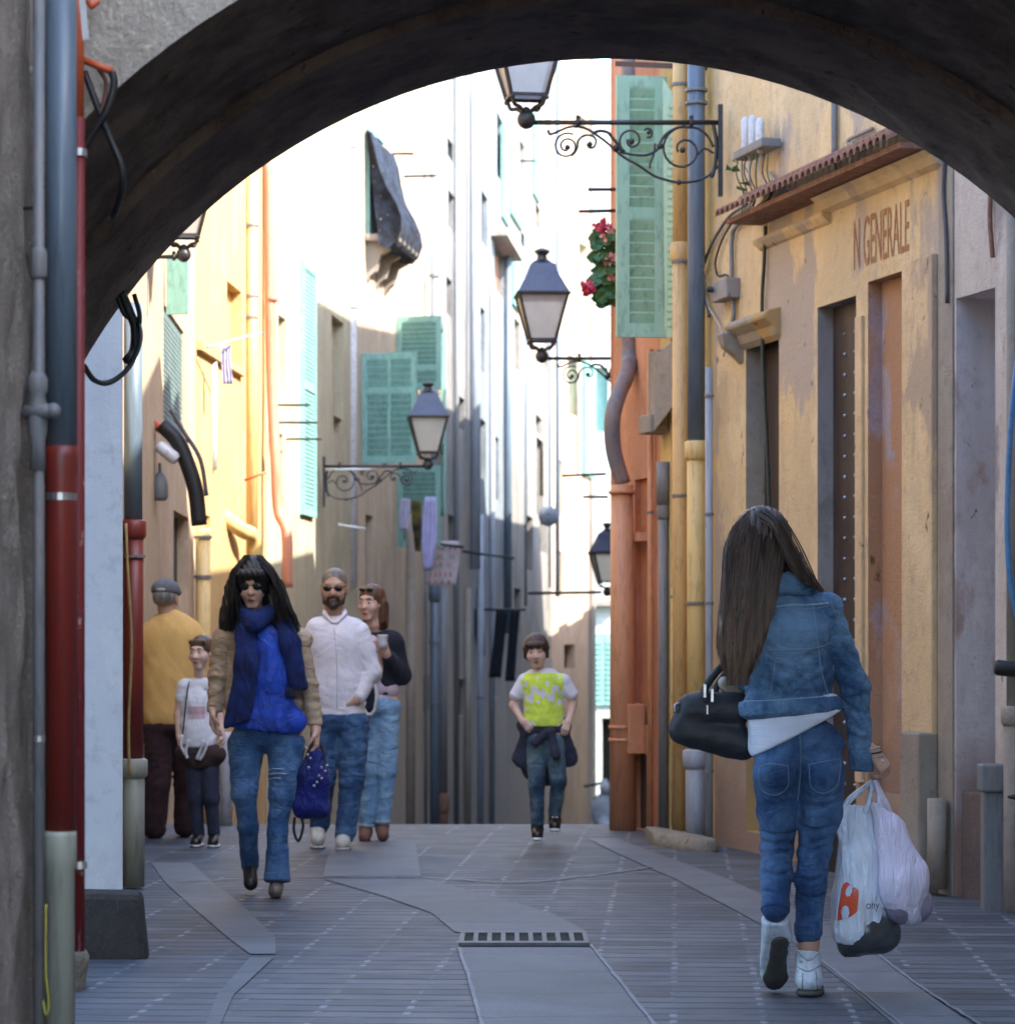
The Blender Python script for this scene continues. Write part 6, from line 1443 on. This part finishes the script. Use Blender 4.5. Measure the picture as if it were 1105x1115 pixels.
# 3. man in white shirt
D=16.67; rt=thing('person','bearded man in white shirt, sunglasses and jeans with one hand in his pocket','person',(Q(366,925).x,D,0))
h=Local(Q(364,641,-.01),frame(182,-4,0),1.0)
bo=skin('body',head_prims(h,1.15)+[C(Q(364,672,.02),Q(364,652,.01),.060),C(Q(346,690),Q(384,690),.06),E(Q(366,720),(.17,.11,.16)),E(Q(368,765),(.155,.11,.12)),C(Q(356,790),Q(352,850),.09,.06),C(Q(352,850),Q(347,905,.12),.055,.04),C(Q(384,790),Q(382,850,-.03),.09,.06),C(Q(382,850,-.03),Q(375,905,-.05),.055,.04),
   C(Q(342,692),Q(334,735),.055,.045),C(Q(334,735),Q(340,775,-.02),.042,.03),C(Q(392,692),Q(405,732),.055,.045),C(Q(407,732),Q(388,763,-.07),.042,.03)]+hand_prims(Q(391,759,-.08),(-1,-.1,-.35),(0,1,-.2),(-.1,-.2,1),curl=.35,s=1.0)+hand_prims(Q(340,775,-.02),(.0,0,-1),(1,0,0),(0,-1,0),curl=.5),skinm2,rt,.008,.02); slim(bo,[(h.c,.16),(Q(386,765,-.08),.09),(Q(340,790,-.02),.09)])
ws=cloth('white_linen_shirt',(.74,.72,.78),(.66,.64,.72),fold=.8,fscale=6,fstretch=(.8,.8,1.2),rough=.8)
sr=skin('shirt',[C(Q(345,685),Q(385,685),.066,k=.05),C(Q(366,703),Q(367,748),.185,.170,sq=((0,1,0),.66)),C(Q(367,748),Q(368,775),.170,.158,sq=((0,1,0),.72))],ws,rt,.008,.04,disp=wrinkle(.0055,.14,71,(1,1,.8)),cuts=[(Q(366,779),(0,0,-1))])
skin('sleeve',[C(Q(344,690),Q(335,735),.074,.062),C(Q(335,735),Q(340,772,-.01),.06,.048)],ws,sr,.008,.03,disp=wrinkle(.007,.07,72))
skin('sleeve',[C(Q(390,690),Q(404,732),.074,.064),C(Q(404,732),Q(391,758,-.06),.06,.046)],ws,sr,.008,.03,disp=wrinkle(.007,.07,73))
skin('collar',[C(Q(354,669,-.05),Q(362,678,-.09),.014,.010),C(Q(375,669,-.05),Q(367,678,-.09),.014,.010),C(Q(354,668,-.03),Q(355,667,.05),.017),C(Q(375,668,-.03),Q(374,667,.05),.017),C(Q(355,667,.05),Q(374,667,.05),.02)],ws,sr,.007,.02)
bv=bvh_of(sr); seam(bv,[(364,684),(366,710),(367,740),(367,772)],sr,.003,mat('placket_thread',(.6,.58,.64)),'placket')
skin('jeans',[E(Q(368,785),(.18,.12,.10)),C(Q(356,792),Q(352,850),.10,.074),C(Q(352,850),Q(348,898,.12),.07,.062),C(Q(384,792),Q(383,850,-.03),.105,.078),C(Q(383,850,-.03),Q(376,908,-.04),.074,.064)],denim('dark_blue_jeans',(.025,.065,.16),(.07,.145,.28)),rt,.008,.02,disp=wrinkle(.007,.07,74,(.3,.3,1.5)))
wl=mat('off_white_canvas',(.55,.54,.50),(.45,.44,.4),rough=.7)
for (a,b) in ((Q(374,912,-.02),Q(373,919,-.14)),(Q(346,903,.12),Q(346,914,.02))):
    s=skin('shoe',[C(a,b,.046,.044),C(a,a+Vector((0,.03,-.02)),.046,.04)],wl,rt,.007,.02,cuts=[(Vector((0,0,.02)),(0,0,-1))])
    skin('sole',[C(Vector((a.x,a.y,.015)),Vector((b.x,b.y,.015)),.047,.046)],mat('pale_rubber',(.45,.44,.42)),s,.007,.01,cuts=[(Vector((0,0,.003)),(0,0,-1)),(Vector((0,0,.022)),(0,0,1))])
hg=hairmat('cropped_grey_hair',(.17,.135,.11),(.1,.08,.07),streak=(.28,.24,.21)); hbd=hairmat('brown_beard',(.045,.026,.018),(.04,.03,.02),streak=(.09,.06,.04))
skin('hair',[h.E((0,-.022,.043),(.0775,.098,.083)),Sub(h.E((0,.118,-.02),(.10,.070,.125),k=.01))],hg,rt,.005,.01)
skin('beard',[h.C((-.045,.045,-.075),(0,.075,-.100),.020,.026),h.C((.045,.045,-.075),(0,.075,-.100),.020,.026),h.C((-.066,.02,-.03),(-.050,.045,-.08),.010,.016),h.C((.066,.02,-.03),(.050,.045,-.08),.010,.016),h.C((-.022,.094,-.048),(.022,.094,-.048),.008),h.C((-.03,.085,-.05),(-.035,.07,-.085),.010),h.C((.03,.085,-.05),(.035,.07,-.085),.010),Sub(h.E((0,.115,-.063),(.018,.02,.006),k=.004))],hbd,rt,.005,.012,disp=wrinkle(.002,.02,75))
face_bits(h,rt,eyes=False,lips=True,lipm_=mat('lip_muted',(.34,.14,.11)))
glasses(h,rt,w=.032,r=(.027,.007,.019))

# 4. woman with cup
D=17.44; rt=thing('person','brown-haired woman in navy cardigan and light jeans holding a white cup','person',(Q(407,915).x,D,0))
h=Local(Q(404,657,-.0),frame(205,-2,0),.95)
bo=skin('body',head_prims(h,.95)+[C(Q(408,686,.02),Q(405,668,.01),.048),C(Q(392,700),Q(428,700),.05),E(Q(410,725),(.145,.10,.15)),E(Q(412,765),(.145,.10,.11)),C(Q(402,780),Q(404,840),.08,.055),C(Q(404,840),Q(399,900),.05,.036),C(Q(421,780),Q(421,840,-.02),.08,.055),C(Q(421,840,-.02),Q(417,892,-.02),.05,.036),
  C(Q(430,702),Q(440,738,.0),.045,.037),C(Q(440,738,.0),Q(420,712,-.14),.036,.026),C(Q(392,702),Q(385,740),.045,.037),C(Q(385,740),Q(388,770,-.05),.036,.026)]+hand_prims(Q(421,713,-.14),(-.35,-.1,.9),(-.3,-1,0),(-1,.2,0),curl=.8,s=.95)+hand_prims(Q(388,770,-.05),(0,0,-1),(1,0,0),(0,-1,0),curl=.5),skinm,rt,.008,.02); slim(bo,[(h.c,.15),(Q(420,704,-.15),.09),(Q(388,785,-.05),.09)])
nv=cloth('navy_black_knit',(.012,.013,.022),(.02,.022,.034),fold=.5)
cd=skin('cardigan',[C(Q(392,698),Q(428,698),.055,k=.04),C(Q(424,700,.0),Q(420,752,.0),.082,.078),E(Q(408,730,.04),(.155,.09,.16)),C(Q(430,702),Q(438,736),.062,.055),C(Q(438,736),Q(423,717,-.11),.052,.042)],nv,rt,.008,.03,disp=wrinkle(.004,.08,81),cuts=[(Q(410,757),(0,0,-1))])
skin('top',[C(Q(404,700,-.06),Q(405,735,-.06),.05,.06),C(Q(400,750,-.0),Q(421,750,-.0),.080,.080)],cloth('pale_pink_top',(.58,.46,.52),(.5,.4,.46)),rt,.008,.03,cuts=[(Q(410,760),(0,0,-1))])
skin('jeans',[E(Q(412,770),(.148,.11,.09)),C(Q(402,782),Q(404,840),.088,.062),C(Q(404,840),Q(399,896),.058,.05),C(Q(420,782),Q(421,840,-.02),.092,.066),C(Q(421,840,-.02),Q(417,892,-.02),.060,.050)],denim('light_blue_jeans',(.16,.30,.48),(.30,.46,.62),(.10,.20,.36)),rt,.008,.02,disp=wrinkle(.0055,.10,82,(.7,.7,1.1)))
for c in (Q(399,896),Q(417,892,-.02)): skin('cuff',[C(c,c-Vector((0,0,.03)),.053)],mat('pale_denim_turnup',(.35,.45,.55),rough=.9),rt,.008,.01,cuts=[(c-Vector((0,0,.03)),(0,0,-1)),(c,(0,0,1))])
br=mat('tan_brown_suede',(.22,.10,.065),(.16,.075,.05),rough=.8)
for a,b in ((Q(398,905,.02),Q(397,912,-.10)),(Q(416,900,.02),Q(417,910,-.10))): skin('shoe',[C(a,a-Vector((0,0,.02)),.04),C(a,b,.042,.038)],br,rt,.007,.02)
hb4=hairmat('auburn_hair',(.10,.045,.025),(.12,.05,.03),streak=(.18,.09,.05)); hd4=hairmat('dark_brown_hair',(.03,.018,.014),(.03,.02,.015),streak=(.07,.04,.03))
skin('hair',[h.E((0,-.025,.04),(.087,.105,.09)),h.C((-.075,-.02,.0),(-.075,-.02,-.12),.030,.028),h.C((-.04,-.07,-.02),(-.05,-.06,-.14),.05,.045),h.C((.05,-.06,.0),(.05,-.05,-.12),.045,.035),Sub(h.E((.01,.12,-.03),(.085,.075,.10),k=.01))],hb4,rt,.006,.02,disp=lambda X,Y,Z:.002*np.sin(X*300+Z*20))
face_bits(h,rt,browc=hd4)
skin('sunglasses',[h.E((s*.030,.070,.094),(.025,.014,.014)) for s in (-1,1)]+[h.C((-.06,.04,.09),(.06,.04,.09),.004)],lens,rt,.005,.006)
o=MB().lathe(Q(416.5,706,-.20),[(.026,0),(.030,.03),(.034,.075),(.036,.08),(.034,.085)],12).build('cup',M['whiteplastic'],smooth=True); tag(o,'white takeaway cup in the hand of the woman in navy','cup')
rb=thing('handbag','small dark bag on a white strap hanging by the woman in navy','handbag',Q(402,780,-.13))
MB().tube(curve([Q(408,742,-.14),Q(410,760,-.14),Q(406,776,-.14),Q(399,777,-.14),Q(398,764,-.14)],6),.013,8).build('strap',M['whiteplastic'],rb,True)
skin('bag_body',[C(Q(402,752,-.13),Q(402,770,-.13),.035,.045,sq=((0,1,0),.6))],nv,rb,.008,.02)

# 5. boy
D=17.2; rt=thing('person','boy in a white and neon yellow t-shirt with a jacket tied round his waist','person',(Q(594,918).x,D,0))
h=Local(Q(584,710,-.02),frame(185,-6,3),.86)
bo=skin('body',head_prims(h,.9)+[C(Q(588,736,.01),Q(585,722,.0),.040),C(Q(576,744),Q(608,744),.038),E(Q(591,762),(.10,.07,.12)),E(Q(592,790),(.10,.07,.08)),C(Q(584,800),Q(584,853,-.02),.06,.042),C(Q(584,853,-.02),Q(585,895),.038,.03),C(Q(603,800),Q(607,850,-.05),.06,.042),C(Q(607,850,-.05),Q(604,885,.06),.038,.03),
  C(Q(569,742),Q(559,768,.01),.033,.027),C(Q(559,768,.01),Q(569,786,-.05),.026,.02),C(Q(616,742),Q(624,766,.01),.033,.027),C(Q(624,766,.01),Q(619,786,-.05),.026,.02)]+hand_prims(Q(569,785,-.05),(.6,-.1,-.7),(.2,1,.1),(-.3,0,1),curl=.4,s=.72)+hand_prims(Q(619,784,-.05),(-.3,-.1,-.9),(.2,1,.1),(-1,0,.3),curl=.4,s=.72),skinm3,rt,.006,.015); slim(bo,[(h.c,.15),(Q(559,768),.13),(Q(566,786,-.05),.09),(Q(624,766),.13),(Q(618,786,-.05),.09)])
tw=cloth('white_tshirt',(.72,.71,.78),(.64,.63,.7),fold=.6,fscale=9); ty=cloth('neon_yellow_print',(.70,.86,.10),(.55,.72,.10),fold=.6,fscale=9,nscale=14)
def boyp(c):
    x=(c[:,0]/D*F+CX)*0+ (c[:,0]/c[:,1]*F+CX); y=HY-(c[:,2]-ZC)*F/c[:,1]
    n=3*np.sin(x*.55+y*.2)+3*np.sin(y*.45-x*.25+1)+2*np.sin(x*1.1+2)
    m=(x>568+n*.4)&(x<613+n*.3)&(y>733)&(y<786+n*.5)&(n+np.abs(y-756)*.45>1.8)&(c[:,1]<D-.02)
    m|=(x>583)&(x<607)&(y>766)&(y<800)&(c[:,1]<D)
    return m.astype(int)
ts=skin('tshirt',[C(Q(572,741),Q(612,741),.040,k=.03),C(Q(579,734,.01),Q(600,734,.01),.030,k=.03),C(Q(591,748),Q(592,785),.118,.130,sq=((0,1,0),.68)),C(Q(571,743),Q(562,757),.046,.043),C(Q(614,743),Q(622,756),.046,.043)],[tw,ty],rt,.0055,.025,disp=wrinkle(.004,.07,91),cuts=[(Q(592,791),(0,0,-1))],paint=boyp)
wj=cloth('grey_violet_hoodie',(.045,.05,.085),(.03,.033,.055),fold=.9,fscale=10)
jt=skin('tied_jacket',[C(Q(571,790),Q(614,790),.050,.050,sq=((0,1,0),.95)),E(Q(592,795,.02),(.135,.10,.05)),C(Q(575,795,-.02),Q(567,826,.02),.04,.055,sq=((0,1,0),.5)),C(Q(567,826,.02),Q(573,838,.02),.04,.02,sq=((0,1,0),.6)),C(Q(611,795,-.02),Q(620,826,.02),.045,.055,sq=((0,1,0),.5)),C(Q(590,800,.07),Q(592,830,.09),.14,.15,sq=((0,1,0),.25))],wj,rt,.0065,.025,disp=wrinkle(.006,.06,92),cuts=[(Q(558,832,.02),(-1,0,-.6)),(Q(629,832,.02),(1,0,-.5))])
skin('knot',[E(Q(598,796,-.09),(.03,.022,.022)),C(Q(597,796,-.09),Q(583,808,-.09),.022,.03),C(Q(600,798,-.09),Q(605,822,-.10),.024,.032)],wj,jt,.0065,.02,disp=wrinkle(.004,.04,93))
skin('jeans',[E(Q(593,805),(.11,.08,.08)),C(Q(584,808),Q(584,853,-.02),.068,.052),C(Q(584,853,-.02),Q(585,895),.050,.044),C(Q(603,808),Q(608,850,-.05),.068,.052),C(Q(608,850,-.05),Q(604,886,.05),.050,.042)],denim('faded_dark_jeans',(.03,.06,.11),(.13,.20,.24),(.015,.03,.06)),rt,.0065,.018,disp=wrinkle(.0045,.09,94,(.7,.7,1.1)))
for a,b in ((Q(585,899,.01),Q(585,910,-.07)),(Q(604,890,.05),Q(604,900,-.0))):
    s=skin('shoe',[C(a,a-Vector((0,0,.03)),.038),C(a-Vector((0,0,.02)),b,.038,.036)],bks,rt,.006,.015,cuts=[(Vector((0,0,b.z-.035)),(0,0,-1))])
    skin('toe_cap',[E(b+Vector((0,-.02,-.022)),(.036,.03,.014))],M['whiteplastic'],s,.006,.01)
    skin('laces',[C(a+Vector((-.015,-.035,.0)),a+Vector((.015,-.035,.0)),.007)],M['whiteplastic'],s,.005,.01)
hbr=hairmat('brown_bob_hair',(.055,.030,.020),(.05,.03,.02),streak=(.11,.06,.04))
ha=skin('hair',[h.E((0,-.02,.045),(.092,.108,.092)),h.C((-.078,.02,.03),(-.076,.02,-.03),.020,.018),h.C((.078,.02,.03),(.076,.02,-.03),.020,.018),h.C((-.05,.088,.062),(.05,.088,.062),.022),h.C((-.04,-.06,0),(.04,-.06,-.03),.05),Sub(h.E((0,.13,-.02),(.062,.06,.065),k=.012))],hbr,rt,.005,.018,disp=lambda X,Y,Z:.0025*np.sin(X*300+8*np.sin(Z*20)))
face_bits(h,rt,browc=hbr)

# 6. girl
D=16.9; rt=thing('person','small girl in a white top and dark leggings beside the scarf woman','person',(Q(221,922).x,D,0))
h=Local(Q(219,711,-.0),frame(200,-2,0),.86)
bo=skin('body',head_prims(h,.9)+[C(Q(217,738,.01),Q(218,722,.0),.036),C(Q(204,746),Q(226,746),.036),E(Q(214,768),(.095,.07,.13)),E(Q(218,805),(.10,.07,.09)),C(Q(212,825),Q(213,870),.055,.042),C(Q(213,870),Q(216,908),.038,.030),C(Q(228,825),Q(230,870,-.03),.055,.042),C(Q(230,870,-.03),Q(233,908,-.02),.038,.030),
  C(Q(199,748),Q(194,778),.030,.025),C(Q(194,778),Q(195,802,-.02),.024,.019),C(Q(230,748),Q(238,780),.030,.025),C(Q(238,780),Q(242,800,-.03),.024,.019)]+hand_prims(Q(195,801,-.02),(.1,0,-1),(1,0,0),(0,-1,0),curl=.4,s=.68)+hand_prims(Q(242,800,-.03),(0,0,-1),(-1,0,0),(0,-1,0),curl=.5,s=.68),skinm3,rt,.006,.015); slim(bo,[(h.c,.14),(Q(194,780),.13),(Q(195,802),.09),(Q(240,780),.12),(Q(242,804),.09)])
gt=skin('tshirt',[C(Q(203,746),Q(227,746),.042,k=.03),E(Q(214,768),(.108,.082,.13)),C(Q(214,790),Q(216,806),.11,.115,sq=((0,1,0),.75)),C(Q(201,748),Q(197,760),.044,.04),C(Q(228,748),Q(232,760),.044,.04)],[cloth('white_girl_top',(.72,.74,.80),(.64,.66,.72),fold=.5),cloth('pale_pink_print',(.62,.42,.48),(.55,.5,.55))],rt,.006,.02,disp=wrinkle(.004,.06,95),cuts=[(Q(214,814),(0,0,-1))],paint=lambda c:((np.abs(c[:,0]/c[:,1]*F+CX-214)<9)&(np.abs(HY-(c[:,2]-ZC)*F/c[:,1]-776)<7)&(c[:,1]<D)).astype(int))
dks=cloth('dark_brown_skirt',(.035,.022,.022),(.05,.03,.03))
skin('skirt',[C(Q(214,808),Q(219,825),.10,.125,sq=((0,1,0),.7)),E(Q(203,820,-.04),(.07,.05,.055)),E(Q(236,822,-.03),(.06,.06,.055))],dks,rt,.007,.03,disp=wrinkle(.005,.06,96),cuts=[(Q(219,836),(0,0,-1))])
for pts in ([(198,800),(197,812),(202,822)],[(206,806),(202,818),(204,826)],[(222,806),(218,818),(214,827)],[(226,808),(222,820),(217,828)]): MB().tube(curve([Q(x,y,-.10) for x,y in pts],4),[.010]*9,6).build('lace_ribbon',M['whiteplastic'],gt,True)
MB().tube(curve([Q(206,742,-.03),Q(203,760,-.09),Q(200,790,-.10),Q(198,806,-.09)],4),.005,5).build('bag_strap',nv,rt,True)
skin('leggings',[C(Q(212,826),Q(213,870),.062,.050),C(Q(213,870),Q(216,908),.046,.038),C(Q(228,826),Q(230,870,-.03),.062,.052),C(Q(230,870,-.03),Q(233,908,-.02),.046,.038)],cloth('navy_leggings',(.022,.026,.05),(.035,.04,.07)),rt,.007,.018,disp=wrinkle(.003,.05,97))
for a,b in ((Q(216,911),Q(213,918,-.09)),(Q(233,911,-.02),Q(232,918,-.12))):
    s=skin('shoe',[C(a,b,.034,.034)],bks,rt,.006,.01,cuts=[(Vector((0,0,.016)),(0,0,-1))]); skin('sole',[C(Vector((a.x,a.y,.01)),Vector((b.x,b.y,.01)),.037)],M['whiteplastic'],s,.006,.01,cuts=[(Vector((0,0,.003)),(0,0,-1)),(Vector((0,0,.019)),(0,0,1))])
skin('hair',[h.E((0,-.022,.04),(.086,.104,.090)),h.E((0,-.12,.02),(.035,.05,.035)),h.C((-.05,.06,.078),(.05,.06,.078),.018),Sub(h.E((0,.125,-.02),(.075,.075,.085),k=.01))],hairmat('dark_blond_hair',(.075,.045,.028),(.1,.08,.05),streak=(.14,.09,.055)),rt,.005,.012)
face_bits(h,rt,browc=hbr)

# 7. man in yellow jacket, seen from behind
D=17.6; rt=thing('person','elderly man in a grey cap and yellow jacket seen from behind','person',(Q(188,913).x,D,0))
h=Local(Q(181,652,-.0),frame(12,-6,0),.98)
bo=skin('body',head_prims(h,1.1)+[C(Q(184,680,.0),Q(182,664,.0),.058),C(Q(168,695),Q(206,695),.06),E(Q(188,725),(.17,.11,.18)),E(Q(186,775),(.16,.11,.12)),C(Q(173,790),Q(172,850),.09,.06),C(Q(172,850),Q(168,900),.055,.042),C(Q(202,790),Q(202,850,.05),.09,.06),C(Q(202,850,.05),Q(200,900,.08),.055,.042),
   C(Q(160,695),Q(150,740,.05),.055,.045),C(Q(150,740,.05),Q(160,770,.18),.042,.03),C(Q(212,695),Q(222,742,.05),.055,.045),C(Q(222,742,.05),Q(212,772,.2),.042,.03)]+hand_prims(Q(160,770,.18),(.3,1,-.2),(1,0,0),(0,0,1),curl=.5)+hand_prims(Q(212,772,.2),(-.3,1,-.2),(-1,0,0),(0,0,1),curl=.5),skinm2,rt,.008,.02); slim(bo,[(h.c,.16),(Q(160,770,.25),.09),(Q(212,772,.27),.09)])
yj=cloth('yellow_tan_jacket',(.70,.44,.15),(.62,.38,.13),nscale=2.5,fold=.5,fscale=5,fstretch=(1,1,.5))
jk=skin('jacket',[C(Q(168,696),Q(206,696),.095,.095,sq=((0,1,0),.8),k=.06),C(Q(187,700),Q(187,775),.205,.200,sq=((0,1,0),.65)),C(Q(186,672),Q(186,685),.05,.09)],yj,rt,.009,.04,disp=wrinkle(.006,.12,101,(1.2,1,.4)),cuts=[(Q(186,789),(0,0,-1))])
skin('sleeve',[C(Q(160,698),Q(150,742,.04),.082,.068),C(Q(150,742,.04),Q(160,770,.17),.064,.05)],yj,jk,.009,.03,disp=wrinkle(.006,.08,102)); skin('sleeve',[C(Q(212,698),Q(219,742,.04),.082,.070),C(Q(219,742,.04),Q(210,772,.18),.066,.05)],yj,jk,.009,.03,disp=wrinkle(.006,.08,103))
skin('trousers',[E(Q(186,790),(.175,.12,.09)),C(Q(173,795),Q(172,850),.10,.085),C(Q(172,850),Q(168,902),.082,.075),C(Q(202,795),Q(203,850,.05),.10,.08),C(Q(203,850,.05),Q(201,900,.08),.078,.07)],cloth('maroon_brown_trousers',(.035,.018,.022),(.05,.027,.03),fold=.5),rt,.008,.02,disp=wrinkle(.006,.07,104,(.4,.4,1.4)))
for a,b in ((Q(168,905),Q(168,908,.12)),(Q(200,903,.08),Q(200,906,.2))): skin('shoe',[C(a,b,.045,.042)],mat('brown_shoe',(.12,.08,.06)),rt,.008,.01,cuts=[(Vector((0,0,.004)),(0,0,-1))])
skin('hair',[h.E((0,-.03,.01),(.080,.092,.07)),Sub(h.E((0,.12,-.02),(.11,.075,.12),k=.01)),Sub(h.E((0,-.03,-.085),(.09,.1,.04),k=.01))],hairmat('grey_hair',(.22,.21,.20),(.2,.2,.2),streak=(.35,.34,.33)),rt,.006,.012)
cp=skin('cap',[h.E((0,-.018,.055),(.092,.108,.075)),h.C((-.045,.11,.055),(.045,.11,.055),.022)],cloth('grey_cap_cloth',(.10,.105,.125),(.14,.145,.16)),rt,.006,.02,cuts=[(h.p(0,0,.028),tuple(-h.R[:,2]))])
skin('rear_opening',[h.E((0,-.118,.045),(.035,.012,.014))],mat('cap_gap_pale',(.42,.38,.35)),cp,.005,.01)

# pale post behind the girl
o=MB().lathe((P(246,900,19.4).x,19.4,gz(19.4)),[(.045,0),(.045,.62),(.038,.66)],12).build('bollard',M['whiteplastic'],smooth=True); tag(o,'short white post behind the girl','bollard')
